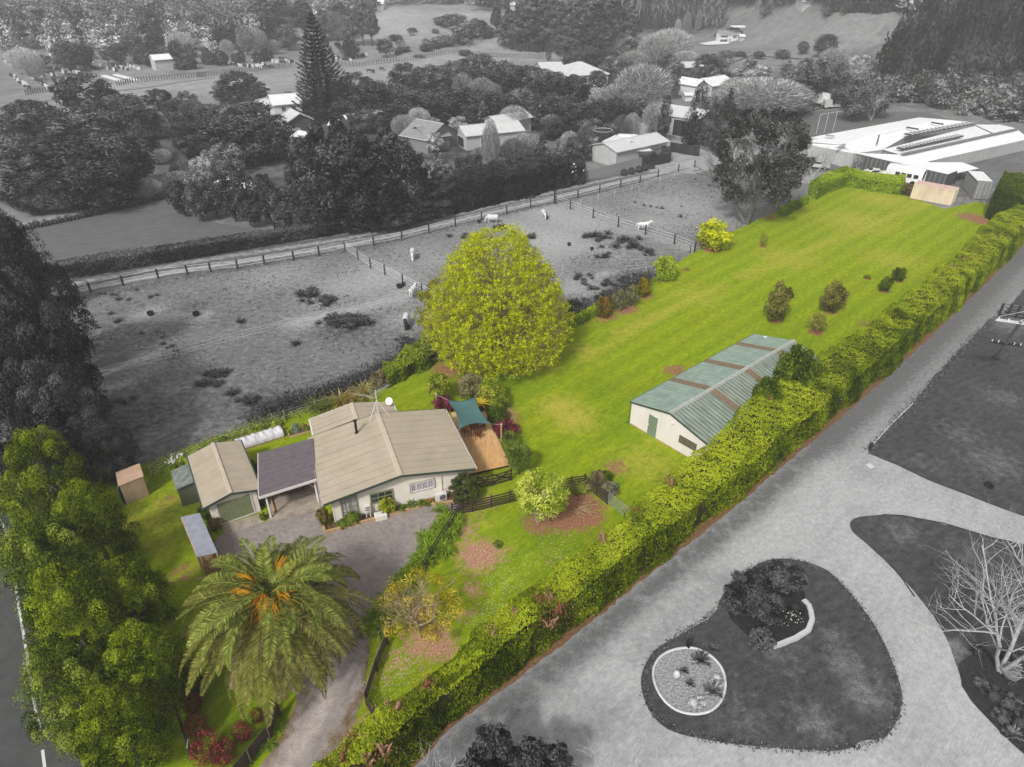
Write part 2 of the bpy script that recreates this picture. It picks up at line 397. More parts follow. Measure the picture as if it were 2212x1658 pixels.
def tree(kind, cx, ty, by, wpx, mat, label, group=None, bark=None, name=None, wz=1.0, cat=None, noleaf=False):
    """tree whose crown is seen centred at column cx between rows ty (top) and by (foot), wpx wide"""
    ym = (ty+by)/2; bx = cx + (1106-cx)*(by-ym)/(3144-ym)
    x, y, z = GT(bx, by); h = HG(x, y, z, ty); dd = y*CP-(z-CH)*SP+h*.5*SP; wd = wpx*dd/F
    me, tr = proto(kind); nm, ct = KINDNAME[kind]
    rt = root(name or nm, (x, y, z), rng.uniform(0, 6.28), label, cat or ct, group)
    c = link('crown', me, parent=rt); t = link('trunk', tr, parent=rt)
    for o, m_ in ((c, mat), (t, bark or BARKG)):
        if not o.data.materials: o.data.materials.append(m_)
        remat(o, m_); o.scale = (wd, wd*wz, h)
    rt['_px'] = cx; return rt
def row(kind, lst, mat, label, group=None, **k):
    fw, fh = {'dark': (1.38, 6), 'fuzz': (1.3, 8), 'fan': (1.2, 3), 'round': (1.15, 2)}.get(kind, (1, 0))
    lst = [(a, b-fh*(c_ > 150), c_, d_*(fw if c_ > 150 else 1.1)) for a, b, c_, d_ in lst]
    return [tree(kind, *q, mat if not isinstance(mat, list) else mat[i % len(mat)], label, group, **k) for i, q in enumerate(lst)]

# ---------------------------------------------------------------- hedges
def resample(poly, n):
    p = np.array(poly, float); s = np.concatenate([[0], np.cumsum(np.linalg.norm(np.diff(p, axis=0), axis=1))]); t = np.linspace(0, s[-1], n)
    return np.stack([np.interp(t, s, p[:, i]) for i in range(p.shape[1])], 1), s[-1]
def hedge(name, label, cat, outer, inner, h, dens, ls, mat, core, rough=.18, group=None, bare=0.0, asp=.5, ends=True, seed=0, bias=False):
    """outer, inner: polylines of equal sense on the ground; h number or list along the length"""
    K = 160; o, Lh = resample(outer, K); i_, _ = resample(inner, K); hh = np.interp(np.linspace(0, 1, K), np.linspace(0, 1, len(h)), h) if isinstance(h, list) else np.full(K, float(h))
    wmean = np.linalg.norm(o-i_, axis=1).mean(); per = 2*hh.mean()+wmean; n = int(Lh*per*dens)
    s = rng.uniform(0, K-1.001, n); s = np.where(rng.uniform(size=n) < .6, (K-1.001)*rng.uniform(0, 1, n)**.6, s) if bias else s; k = s.astype(int); f = (s-k)[:, None]
    O = o[k]*(1-f)+o[k+1]*f; I = i_[k]*(1-f)+i_[k+1]*f; H = hh[k]*(1-f[:, 0])+hh[k+1]*f[:, 0]
    wv = nrm(O-I); W = np.linalg.norm(O-I, axis=1)
    q = rng.uniform(0, 1, n)*(2*H+W); side = np.where(q < H, 0, np.where(q < H+W, 1, 2))
    z = np.where(side == 0, q, np.where(side == 1, H, 2*H+W-q)); t = np.where(side == 0, 1.0, np.where(side == 1, 1-(q-H)/np.maximum(W, .01), 0.0))
    xy = I+(O-I)*t[:, None]; p = np.concatenate([xy, z[:, None]], 1)
    nn = np.zeros((n, 3)); nn[side == 0, :2] = wv[side == 0]; nn[side == 2, :2] = -wv[side == 2]; nn[side == 1, 2] = 1
    # round the shoulders, then roughen in lumps
    e = np.minimum(np.minimum(t, 1-t)*W, .5)/.5; p[:, 2] -= np.where(side == 1, (1-e)**2*.25, 0); zt = np.clip((H-z)/.5, 0, 1); p[side != 1, :2] -= (nn[:, :2]*((1-zt)**2*.2)[:, None])[side != 1]
    dsp = pn(p, .22, seed+4)*rough*1.1+pn(p, 1.1, seed+1)*rough + pn(p, 3.2, seed+2)*rough*.6 + pn(p, .35, seed+3)*rough*1.0 + pn(p, 7.5, seed+12)*.07
    p = p + nn*(dsp-.02+rng.normal(0, .05, n))[:, None]
    tint = .5+pn(p, .16, seed+9)*.25+pn(p, .6, seed+5)*.3+pn(p, 2.5, seed+6)*.2+rng.normal(0, .17, n)+np.where(side == 1, .22, -.14)  # top leaves lightened, side leaves darkened: overhead light put into the colour
    keep = (side != 2) | (rng.uniform(size=n) < .4)
    if bare: keep &= ~((side == 1) & (pn(p, .9, seed+8) > .75-bare))
    p, nn, tint = p[keep], nn[keep], tint[keep]
    nv = nn+rng.normal(size=p.shape)*.55; a = ls*rng.uniform(.6, 1.4, len(p))
    V = leaves(p, nv, a, a*asp)
    if ends:
        for e_ in (0, K-1):
            m_ = int(hh[e_]*np.linalg.norm(o[e_]-i_[e_])*dens); tt = rng.uniform(0, 1, m_); zz = rng.uniform(0, hh[e_], m_)
            dirv = (o[1]-o[0]) if e_ == 0 else (o[-1]-o[-2]); dirv = dirv/np.linalg.norm(dirv)*(-1 if e_ == 0 else 1)
            pe = np.concatenate([i_[e_]+(o[e_]-i_[e_])*tt[:, None]+dirv*rng.uniform(-.1, .15, m_)[:, None], zz[:, None]], 1)
            ne = np.tile(np.append(dirv, .2), (m_, 1))+rng.normal(size=(m_, 3))*.5; ae = ls*rng.uniform(.6, 1.4, m_)
            V = np.concatenate([V, leaves(pe, ne, ae, ae*asp)]); tint = np.concatenate([tint, rng.normal(.45, .2, m_)])
    c0 = (outer[0][0], outer[0][1]); V = V-np.array([c0[0], c0[1], 0])
    rt = root(name, c0, 0, label, cat, group)
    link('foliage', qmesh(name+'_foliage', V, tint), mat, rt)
    mb = MB(); J = 60; oo, _ = resample(outer, J); ii, _ = resample(inner, J); h2 = np.interp(np.linspace(0, 1, J), np.linspace(0, 1, K), hh)
    for j in range(J):
        w_ = (oo[j]-ii[j]); a_ = ii[j]+w_*min(.3, .3/max(np.linalg.norm(w_), .2)*1.2)-c0; b_ = oo[j]-w_*min(.3, .3/max(np.linalg.norm(w_), .2)*1.2)-c0
        mb.v += [(a_[0], a_[1], .02), (b_[0], b_[1], .02), (b_[0], b_[1], h2[j]-.7), (a_[0], a_[1], h2[j]-.7)]
    for j in range(J-1):
        for q_ in range(4): mb.f.append((4*j+q_, 4*j+(q_+1) % 4, 4*j+4+(q_+1) % 4, 4*j+4+q_))
    mb.f += [(0, 1, 2, 3), (4*J-1, 4*J-2, 4*J-3, 4*J-4)]
    mb.obj('branches', core, rt)  # solid dark core, coloured as the shade seen in leaf gaps
    return rt
def offs(poly, d):
    """polyline moved d to its left"""
    p = np.array(poly, float); o = []
    for i in range(len(p)):
        t = p[min(i+1, len(p)-1)]-p[max(i-1, 0)]; t = t/np.linalg.norm(t); o.append((p[i][0]-t[1]*d, p[i][1]+t[0]*d))
    return o

# ---------------------------------------------------------------- buildings
def gable(name, label, cat, loc, rz, W, D, h, rh, wallm, roofm, ov=.35, ridge='y', thick=.06, panels=0, clad=None, capm=None, trimm=None, group=None, hip=0.0, foot=None):
    """box W x D with walls h high and a ridge rh high; ridge 'y' runs back from the front, 'x' across it"""
    rt = root(name, loc, rz, label, cat, group)
    mb = MB()
    if ridge == 'y':
        mb.poly([(0,0,0),(W,0,0),(W,0,h),(W/2,0,rh),(0,0,h)]); mb.poly([(0,D,0),(0,D,h),(W/2,D,rh),(W,D,h),(W,D,0)])
        mb.poly([(0,0,0),(0,0,h),(0,D,h),(0,D,0)]); mb.poly([(W,0,0),(W,D,0),(W,D,h),(W,0,h)])
    else:
        g0, g1 = (h, h) if hip else (rh, rh)
        mb.poly([(0,0,0),(W,0,0),(W,0,h),(0,0,h)]); mb.poly([(0,D,0),(0,D,h),(W,D,h),(W,D,0)])
        mb.poly([(0,0,0),(0,0,h),(0,D/2,g0),(0,D,h),(0,D,0)]); mb.poly([(W,0,0),(W,D,0),(W,D,h),(W,D/2,g0),(W,0,h)])
    mb.obj('wall', wallm, rt)
    def slab(name_, pts, m_):
        m2 = MB(); m2.hexa([(x, y, z-thick) for x, y, z in pts]+[(x, y, z) for x, y, z in pts]); return m2.obj(name_, m_, rt)
    t = thick+.01
    if ridge == 'y':
        sl_ = (rh-h)/(W/2); ze = h-ov*sl_+t; zr = rh+t; n = max(1, panels)
        for i in range(n):
            y0 = -ov+(D+2*ov)*i/n; y1 = -ov+(D+2*ov)*(i+1)/n-(.02 if n > 1 else 0)
            slab('roof_sheet' if n > 1 else 'roof', [(-ov,y0,ze),(W/2,y0,zr),(W/2,y1,zr),(-ov,y1,ze)], roofm)
            slab('roof_sheet' if n > 1 else 'roof', [(W/2,y0,zr),(W+ov,y0,ze),(W+ov,y1,ze),(W/2,y1,zr)], roofm)
        if capm: MB().hexa([(W/2-.16,-ov-.01,zr-.05),(W/2+.16,-ov-.01,zr-.05),(W/2+.16,D+ov+.01,zr-.05),(W/2-.16,D+ov+.01,zr-.05),(W/2-.1,-ov-.01,zr+.05),(W/2+.1,-ov-.01,zr+.05),(W/2+.1,D+ov+.01,zr+.05),(W/2-.1,D+ov+.01,zr+.05)]).obj('ridge_cap', capm, rt)
        if trimm:
            for s_ in (0, 1):
                yy = -ov-.03 if s_ == 0 else D+ov
                m2 = MB(); m2.hexa([(-ov-.02,yy,ze-.2),(W/2,yy,zr-.2),(W/2,yy+.03,zr-.2),(-ov-.02,yy+.03,ze-.2),(-ov-.02,yy,ze-.01),(W/2,yy,zr-.01),(W/2,yy+.03,zr-.01),(-ov-.02,yy+.03,ze-.01)])
                m2.hexa([(W/2,yy,zr-.2),(W+ov+.02,yy,ze-.2),(W+ov+.02,yy+.03,ze-.2),(W/2,yy+.03,zr-.2),(W/2,yy,zr-.01),(W+ov+.02,yy,ze-.01),(W+ov+.02,yy+.03,ze-.01),(W/2,yy+.03,zr-.01)]); m2.obj('barge_board', trimm, rt)
            for x0 in (-ov-.1, W+ov+.0): MB().box(x0, x0+.1, -ov, D+ov, ze-.13, ze-.02).obj('gutter', trimm, rt)
    else:
        sl_ = (rh-h)/(D/2); ze = h-ov*sl_+t; zr = rh+t; hp = hip
        A, B = (-ov+hp, W+ov-hp) if hp else (-ov, W+ov)
        n = max(1, panels) if not hp else 1
        if hp:
            for pts in ([(-ov,-ov,ze),(W+ov,-ov,ze),(B,D/2,zr),(A,D/2,zr)], [(W+ov,D+ov,ze),(-ov,D+ov,ze),(A,D/2,zr),(B,D/2,zr)]): slab('roof', pts, roofm)
            for pts in ([(-ov,D+ov,ze),(-ov,-ov,ze),(A,D/2,zr)], [(W+ov,-ov,ze),(W+ov,D+ov,ze),(B,D/2,zr)]):
                m2 = MB(); m2.poly(pts); m2.poly([(x, y, z-thick) for x, y, z in pts[::-1]]); m2.obj('roof', roofm, rt)
            if capm:
                for a_, b_ in (((A,D/2,zr),(B,D/2,zr)), ((-ov,-ov,ze),(A,D/2,zr)), ((W+ov,-ov,ze),(B,D/2,zr))): MB().bar((a_[0],a_[1],a_[2]+.04), (b_[0],b_[1],b_[2]+.04), .22, .07).obj('ridge_cap', capm, rt)
        else:
            for i in range(n):
                x0 = -ov+(W+2*ov)*i/n; x1 = -ov+(W+2*ov)*(i+1)/n-(.02 if n > 1 else 0)
                slab('roof_sheet' if n > 1 else 'roof', [(x0,-ov,ze),(x1,-ov,ze),(x1,D/2,zr),(x0,D/2,zr)], roofm)
                slab('roof_sheet' if n > 1 else 'roof', [(x0,D/2,zr),(x1,D/2,zr),(x1,D+ov,ze),(x0,D+ov,ze)], roofm)
            if capm: MB().box(-ov, W+ov, D/2-.12, D/2+.12, zr-.03, zr+.05).obj('ridge_cap', capm, rt)
        if trimm: MB().box(-ov, W+ov, -ov-.11, -ov-.01, ze-.13, ze-.02).obj('gutter', trimm, rt)
    return rt
FACE = {'f': lambda W, D: ((0,0), (1,0), (0,-1)), 'l': lambda W, D: ((0,D), (0,-1), (-1,0)), 'r': lambda W, D: ((W,0), (0,1), (1,0)), 'b': lambda W, D: ((W,D), (-1,0), (0,1))}
def opening(rt, face, W, D, u0, u1, z0, z1, framem, glassm, kind='window', cols=1, rows=1, depth=.05, fw=.06, curtain=None):
    """window or door on a face of a building, standing proud of the wall; pane and handle are sub-parts"""
    o, t, n = FACE[face](W, D)
    def p(u, dd, z): return (o[0]+t[0]*u+n[0]*dd, o[1]+t[1]*u+n[1]*dd, z)
    def bx(mb, a, b, zz0, zz1, d0, d1): return mb.hexa([p(a,d1,zz0),p(b,d1,zz0),p(b,d0,zz0),p(a,d0,zz0),p(a,d1,zz1),p(b,d1,zz1),p(b,d0,zz1),p(a,d0,zz1)])
    mb = MB(); bx(mb, u0, u0+fw, z0, z1, .003, depth); bx(mb, u1-fw, u1, z0, z1, .003, depth); bx(mb, u0+fw, u1-fw, z1-fw, z1, .003, depth); bx(mb, u0+fw, u1-fw, z0, z0+fw, .003, depth)
    cw = (u1-u0-2*fw)/cols; rw_ = (z1-z0-2*fw)/rows; q = min(fw*.45, .028)
    for i in range(1, cols): c_ = u0+fw+cw*i; bx(mb, c_-q, c_+q, z0+fw, z1-fw, .003, depth-.005)
    for j in range(1, rows): c_ = z0+fw+rw_*j; bx(mb, u0+fw, u1-fw, c_-q*.7, c_+q*.7, .003, depth-.01)
    fr = mb.obj(kind, framem, rt)
    for i in range(cols):
        m2 = MB(); bx(m2, u0+fw+cw*i+(q if i else 0), u0+fw+cw*(i+1)-(q if i < cols-1 else 0), z0+fw, z1-fw, .006, .036)
        m2.obj('pane' if kind != 'door' else 'door_panel', glassm, fr)
    if curtain:
        pass
    return fr
GLASS = M('window_glass', C(40, 44, 48), C(60, 64, 68), scale=2, rough=.12, spec=.6)
GLASSG = M('window_glass_grey', C(45), C(70), scale=2, rough=.15, spec=.6)
# ================================================================ GROUND
def axis(lo, a, b, hi, st, k=1.12):
    v = list(np.arange(a, b, st)); s = st; x = a
    pre = []
    while x > lo: s *= k; x -= s; pre.append(x)
    post = []; s = st; x = v[-1]
    while x < hi: s *= k; x += s; post.append(x)
    return np.array(pre[::-1]+v+post)
gx, gy = axis(-4000, -260, 330, 4000, 4.0), axis(-300, 160, 620, 5200, 4.0)
X, Y = np.meshgrid(gx, gy); Z = terr(X, Y)
nx, ny = len(gx), len(gy); V = np.stack([X.ravel(), Y.ravel(), Z.ravel()], 1)
idx = np.arange(nx*ny).reshape(ny, nx); Fq = np.stack([idx[:-1,:-1], idx[:-1,1:], idx[1:,1:], idx[1:,:-1]], -1).reshape(-1, 4)
me = bpy.data.meshes.new('ground'); me.from_pydata(V.tolist(), [], Fq.tolist()); me.update()
for p in me.polygons: p.use_smooth = True
def seg(a, b, r, am, z=0):
    A = G(*a, z); B = G(*b, z); return (A[0], A[1], B[0], B[1], r, am)
def bl(p, r, am): A = G(*p); return (A[0], A[1], r, am)
def bt(p, r, am): A = GT(*p); return (A[0], A[1], r, am)
at = me.attributes.new('garden', 'FLOAT', 'POINT')
gard = [bl((x, y), r, .9) for x, y, r in ((200,330,22),(300,300,18),(150,400,10),(420,330,14),(560,330,14),(650,400,12),(700,300,20),(850,260,22),(1000,250,22),(1150,260,20),(1300,250,20),(1000,330,14),(1150,340,12))]
gard += [bt((x, y), r, .9) for x, y, r in ((1900,170,25),(2050,200,30),(2180,180,30),(2050,110,30),(2180,80,40),(1250,60,26),(1400,60,40),(300,60,60),(100,60,60),(540,60,40))]
at.data.foreach_set('value', field(V, gard).astype(np.float32))
at = me.attributes.new('pale', 'FLOAT', 'POINT')
pale = [bt((x, y), r, .8) for x, y, r in ((300,190,30),(500,180,30),(800,160,30),(900,140,30),(1150,120,20),(1250,105,20),(700,165,25),(1000,130,25),(900,60,40),(860,40,60))]
at.data.foreach_set('value', field(V, pale).astype(np.float32))
GROUND = M('pasture_grey', C(148), C(118), scale=.35, detail=9, bump=.5, bscale=2.5, grain=(1.6,.22), big=(.72,.72,.72,1), bigs=.03, fields=(('garden', C(72), C(48), .25, .35), ('pale', C(168), C(144), .15, .4)))
go = link('ground', me, GROUND); tag(go, kind='structure')

# neighbouring paddocks, dull trodden grass with worn pale patches
PADB = GP([(-80,660),(90,652),(200,634),(343,606),(514,586),(746,544),(868,523),(984,492),(1146,452),(1250,430),(1382,398),(1480,372),(1560,358),(1640,372),(1752,426),(1680,458),(1590,500),(1480,560),(1400,612),(1290,672),(1225,700),(1090,735),(960,760),(880,790),(760,850),(650,890),(480,942),(330,1000),(250,1012),(150,1060),(-200,1060)])
worn = [bl((1180,520),11,.75), bl((1250,480),9,.7), bl((1120,490),7,.6), bl((1190,460),7,.7), bl((820,600),6,.7), bl((760,620),6,.6), bl((700,640),6,.45), seg((640,700),(880,640),1.6,.75), bl((880,690),2.5,.6), bl((330,680),2.0,.9), bl((425,682),1.6,.85), seg((330,680),(425,682),1.2,.7), bl((1480,450),10,.55), bl((1250,620),4,.6), seg((1210,640),(1310,590),1.2,.7), seg((1210,455),(1330,560),1.1,.5), bl((930,560),6,.45), bl((600,600),6,.4), bl((1420,480),6,.55), bl((1140,440),4,.5), seg((1240,460),(1500,540),1.3,.6), bl((870,640),3,.6)]
damp = [bl((150,900),9,.5), bl((300,900),7,.55), bl((450,880),6,.5), bl((250,700),8,.45), bl((620,640),6,.6), bl((740,655),5,.6), bl((740,705),4,.8), bl((1250,680),5,.7), bl((1340,600),5,.75), bl((1260,565),4,.75), bl((1150,640),4,.6), bl((1420,600),4,.7), bl((180,740),6,.55), bl((880,760),4,.6), bl((1290,520),3,.7), bl((1340,455),5,.4), bl((1560,400),9,.5), bl((560,880),5,.6), bl((440,960),3,.6)]
PAD = M('paddock_grass', C(138), C(96), scale=.9, detail=10, rough=1, bump=.9, bscale=7, stretch=(1, 2.0, 1), grain=(9,.38), big=(.8,.8,.8,1), bigs=.12, fields=(('damp', C(80), C(56), 1.1, .28), ('worn', C(200), C(158), 1.8, .55)))
sheet('paddock', PADB, .004, PAD, step=1.0, amp=.12, grid=1.3, fields={'worn': worn, 'damp': damp})
# lane between the hedge and the paddocks
def strip(name, pts, hw, z, mat, step=1.0, amp=.08, grid=.8, fields={}, drape=0.0, kind='structure'):
    c = [G(*p) if not drape else GT(*p)[:2] for p in pts]; hws = hw if isinstance(hw, list) else [hw]*len(c)
    l = [offs(c, q)[i] for i, q in enumerate(hws)]; r = [offs(c, -q)[i] for i, q in enumerate(hws)]
    return sheet(name, r+l[::-1], z, mat, step, amp, grid, fields, kind=kind, drape=drape)
lane = [(-60,662),(60,640),(200,612),(400,575),(600,545),(760,520),(900,490),(1000,466),(1150,432),(1300,396),(1400,374),(1480,358),(1550,342)]
LN = [G(*p) for p in lane]
def tr(d, r, a): o = offs(LN, d); return [(o[i][0], o[i][1], o[i+1][0], o[i+1][1], r, a) for i in range(len(o)-1)]
strip('lane', lane, 2.6, .008, M('lane_grass', C(105), C(80), scale=1.2, bump=.4, fields=(('track', C(190), C(140), 1.4, .35),)), step=.8, fields={'track': tr(1.05, .55, .85)+tr(-1.5, .75, 1.0)})
# pale turning place and drives of the neighbours
drv = [(1545,325),(1580,345),(1560,362),(1500,372),(1465,370),(1440,352),(1500,335),(1530,320),(1500,312),(1440,318),(1400,300),(1375,285),(1360,262),(1400,255),(1480,285),(1520,290),(1570,310),(1640,330),(1700,330),(1700,350),(1640,352)]
sheet('turning_area', GP([(1335,285),(1360,262),(1405,268),(1420,298),(1480,305),(1530,312),(1640,322),(1705,330),(1760,372),(1850,376),(1850,392),(1755,398),(1690,392),(1570,362),(1500,376),(1440,372),(1385,372),(1380,340),(1430,330),(1380,300)]), .012, M('pale_gravel', C(178), C(140), scale=.6, detail=8, bump=.3, big=(.8,.8,.8,1), bigs=.08), step=1.2, amp=.2)
sheet('service_yard', GP([(1690,345),(1740,372),(1790,372),(1865,380),(1955,392),(2000,404),(2060,426),(2105,428),(2160,400),(2260,350),(2260,290),(2160,300),(2070,360),(1990,400),(1850,352)]), .016, M('yard_gravel', C(128), C(92), scale=.7, detail=8, bump=.3, big=(.75,.75,.75,1), bigs=.1), step=1.5, amp=.2)
sheet('mown_slope', GP([(1690,262),(1740,245),(1820,232),(1900,228),(1960,232),(2010,244),(2060,262),(2000,275),(1920,285),(1800,300),(1730,318),(1700,300)]), .02, M('mown_grey', C(112), C(98), scale=.5, bump=.3, wave=(.25, .6, (.85,.85,.85,1), .5)), step=2, amp=.2)
sheet('mown_field', smooth_poly(GP([(30,500),(120,482),(250,455),(360,426),(400,455),(440,478),(520,490),(620,506),(700,492),(800,482),(560,520),(300,566),(80,600),(60,560)]), 1), .004, M('mown_field_grey', C(112), C(96), scale=.5, bump=.3, wave=(.2, R(56), (.84,.84,.84,1), .8)), step=1.5, amp=.15)
strip('garden_path', [(-40,508),(0,496),(60,484),(150,466),(250,447),(365,424),(400,410)], 1.3, .012, M('path_grey', C(160), C(135), scale=1.5, bump=.2), amp=.1)
sheet('lawn_between_gardens', GP([(350,300),(420,285),(520,268),(600,275),(560,300),(480,320),(420,345),(370,350),(340,330)]), .010, GR(105, 20, 'garden_grass', scale=.5, bump=.3), step=2, amp=.3)
strip('garden_walk', [(880,432),(905,405),(925,380),(940,362)], [1.2,1.3,1.5,1.6], .014, M('path_grey2', C(150), C(115), scale=1.5, bump=.2), amp=.12)
sheet('back_lawn', GP([(955,372),(1010,362),(1060,345),(1120,335),(1190,335),(1240,318),(1290,318),(1300,350),(1200,352),(1080,368),(960,392)]), .010, GR(112, 18, 'garden_grass2', scale=.5, bump=.3), step=2, amp=.3)
sheet('parking_pad', GP([(560,296),(600,285),(650,272),(665,290),(640,306),(600,322),(575,318)]), .014, GR(85, 14, 'asphalt_pad', scale=2), step=2, amp=.1)
strip('far_track', [(1350,210),(1450,190),(1560,140),(1620,120),(1760,130),(1850,135),(1990,140)], 1.6, 0, GR(150, 25, 'far_track_grey'), step=4, amp=.2, grid=3, drape=.35)
strip('cemetery_road', [(0,232),(60,222),(130,213),(200,203),(260,196),(330,187),(400,176),(460,168)], 1.6, .012, GR(150, 20, 'cemetery_road_grey'), step=3, amp=.1, grid=3, drape=.12)

# the coloured property
HB = [(2300,425),(2211,522),(2187,553),(2073,663),(1923,804),(1756,947),(1572,1101),(1475,1178),(1271,1340),(1154,1430),(966,1570),(886,1654),(830,1705)]
LAWNB = GP([(200,1700),(172,1640),(148,1560),(110,1450),(75,1330),(42,1190),(22,1130),(-20,1060),(-140,1010),(-140,975),(60,985),(250,1010),(330,998),(400,970),(480,940),(560,915),(640,888),(700,865),(760,843),(820,805),(890,765),(960,735),(1090,715),(1225,694),(1290,668),(1400,606),(1480,556),(1590,497),(1680,455),(1752,424),(1775,392),(1820,372),(1950,396),(1965,425),(2040,452),(2110,436),(2170,450),(2300,395)]+HB)
mul = [bl((1035,1200),1.7,1.0), bl((1000,1150),1.0,.8), bl((1040,1130),.8,.55), bl((1080,1190),1.2,.6), bl((1020,1270),.9,.75), bl((1000,1330),.8,.7), bl((1190,1205),1.2,.35), bl((930,1385),1.5,1.0), bl((905,1330),1.4,.8), bl((960,1410),1.0,.8), bl((860,1420),1.2,.6), bl((1010,1100),1.6,.5), bl((1050,1085),1.4,.55), bl((1150,1080),1.0,.4), bl((840,1470),.8,.45), bl((790,1560),1.0,.6), bl((750,1600),.9,.6)]
mul2 = [bl((1160,1133),1.1,1.1), bl((1210,1120),1.4,1.2), bl((1255,1110),1.7,1.3), bl((1245,1075),1.5,1.0), bl((1280,1085),1.0,.9), bl((1530,858),.5,.5), bl((1458,800),1.0,1.2), bl((1200,680),1.5,.6), bl((1350,668),1.8,.9), bl((1310,682),1.5,.9), bl((1390,640),1.5,.8), bl((965,800),2.0,.8), bl((1020,830),2.0,.7), bl((1085,900),1.8,.9), bl((1095,930),1.4,.8), bl((1330,1010),1.2,.8), bl((1660,470),1.4,.8), bl((1560,515),1.5,.8), bl((2100,470),2.6,.9), bl((2125,480),2.0,.9), bl((1000,1040),1.2,.8), bl((545,1000),.8,.7), bl((365,1080),1.0,.6), bl((395,1240),1.5,.6), bl((410,1000),1.0,.5)]
dry = [bl((1210,880),2.2,.62), bl((1240,905),2.4,.62), bl((1270,760),2.0,.5), bl((1180,790),1.6,.45), bl((1500,900),1.6,.4), bl((1700,560),5,.42), bl((1850,480),7,.45), bl((1930,560),5,.4), bl((1500,640),4,.4), bl((1390,1000),3,.42), bl((330,1120),2.5,.45), bl((350,1180),1.5,.45), bl((1430,940),2,.5), bl((1900,430),6,.45), bl((1150,760),2,.4), seg((1330,720),(1560,620),1.2,.42), seg((1260,780),(1440,680),.8,.4), seg((1600,600),(2000,440),1.3,.42)]
dry = [q[:-1]+(q[-1]*1.3,) for q in dry]
deep_green = [bl((1090,810),3.4,.75), bl((1000,820),3,.6), bl((1150,1150),1.6,.6), bl((1210,1170),2.2,.6), bl((360,1500),3,.7), bl((300,1340),2,.6), bl((330,1600),2,.5), bl((520,1560),2,.7), bl((1300,840),2.5,.5), bl((1340,920),3,.5), bl((1130,1000),2,.5), bl((1700,750),4,.45), bl((1290,1200),2,.5)]  # patches of deeper, darker green
LAWN = M('lawn_green', C(162,176,24,1.05), C(116,142,14,1.0), scale=3.2, detail=10, rough=1, bump=.9, bscale=14, grain=(16,.28), stretch=(3.2,1,1), rot=R(44), big=(1.06,.97,.95,1), bigs=.16, spec=.1, wave=(.14, R(46), (.74,.82,.66,1), .75),
   fields=(('deep_green', C(104,132,14), C(86,114,12), 1.4, .7), ('dry', C(186,172,80), C(160,160,44), 1.6, .3), ('mulch2', C(176,126,98), C(122,84,62), 2.2, .2), ('mulch', C(205,158,132), C(150,108,84), 2.6, .22)))
sheet('lawn', LAWNB, .008, LAWN, step=.7, amp=.1, grid=.9, fields={'mulch': mul, 'mulch2': mul2, 'dry': dry, 'deep_green': deep_green})
# raked rust-coloured bark strip at the foot of the long hedge
hb = [G(*p) for p in HB]
sheet('bark_strip', offs(hb, -.6)[::-1]+[tuple(q) for q in offs(hb, .22)], .012, M('bark_litter', C(150,106,78), C(92,76,46), scale=5, detail=8, bump=1.0, grain=(14,.35)), step=.35, amp=.045)
# gravel drive of the neighbour, shade painted dark along the hedge and pale in the wheel lines
DRB = offs(hb, -.20)[::-1]; DRB = [tuple(q) for q in DRB][::-1]
drivepoly = [DRB[0]]+DRB[1:]+[(-8, 12), (60, 12), (110, 60), (120, 110)]
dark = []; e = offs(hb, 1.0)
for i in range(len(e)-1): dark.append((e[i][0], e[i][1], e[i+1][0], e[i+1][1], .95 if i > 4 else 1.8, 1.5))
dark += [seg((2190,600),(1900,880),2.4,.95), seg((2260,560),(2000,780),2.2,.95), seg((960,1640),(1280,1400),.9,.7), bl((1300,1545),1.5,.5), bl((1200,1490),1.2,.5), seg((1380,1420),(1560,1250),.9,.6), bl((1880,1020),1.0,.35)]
palef = [seg((1500,1290),(1250,1480),2.0,.8), seg((1700,1150),(1500,1290),2.2,.8), seg((1780,1030),(1700,1150),2,.65), seg((1250,1480),(1050,1620),1.6,.75), seg((1930,1080),(2230,1230),2.0,.7), seg((1850,1200),(1960,1290),1.6,.8), seg((1960,1290),(2060,1500),1.6,.75), seg((2060,1500),(2200,1700),2.0,.8), seg((1300,1640),(1900,1680),1.4,.7), bl((1800,980),1.4,.6)]
for k_ in range(4): palef += [seg((2180-k_*14,610+k_*6),(1780-k_*14,1010+k_*4),.28,.5+.1*(k_%2)), seg((1640+k_*26,1180-k_*16),(1800+k_*26,1085-k_*10),.3,.75), seg((1800+k_*26,1085-k_*10),(2000,1090+k_*6),.25,.7)]
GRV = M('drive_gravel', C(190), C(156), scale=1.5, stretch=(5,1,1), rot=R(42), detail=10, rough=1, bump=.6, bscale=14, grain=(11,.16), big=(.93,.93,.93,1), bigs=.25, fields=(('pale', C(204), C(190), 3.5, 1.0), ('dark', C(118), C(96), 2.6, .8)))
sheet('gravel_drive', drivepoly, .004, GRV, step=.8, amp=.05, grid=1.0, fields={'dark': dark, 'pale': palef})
DKG = M('island_grass', C(92), C(58), scale=2.2, detail=10, rough=1, bump=1.0, bscale=12, grain=(13,.4), stretch=(1.8,1,1), rot=.5, big=(.82,.82,.82,1), bigs=.2, fields=(('thin', C(140), C(104), 1.6, .35),))
def isl(name, pts, thin=(), it=2, step=.3, amp=.06):
    return sheet(name, smooth_poly(GP(pts), it) if it else GP(pts), .012, DKG, step=step, amp=amp, grid=.7, fields={'thin': list(thin)})
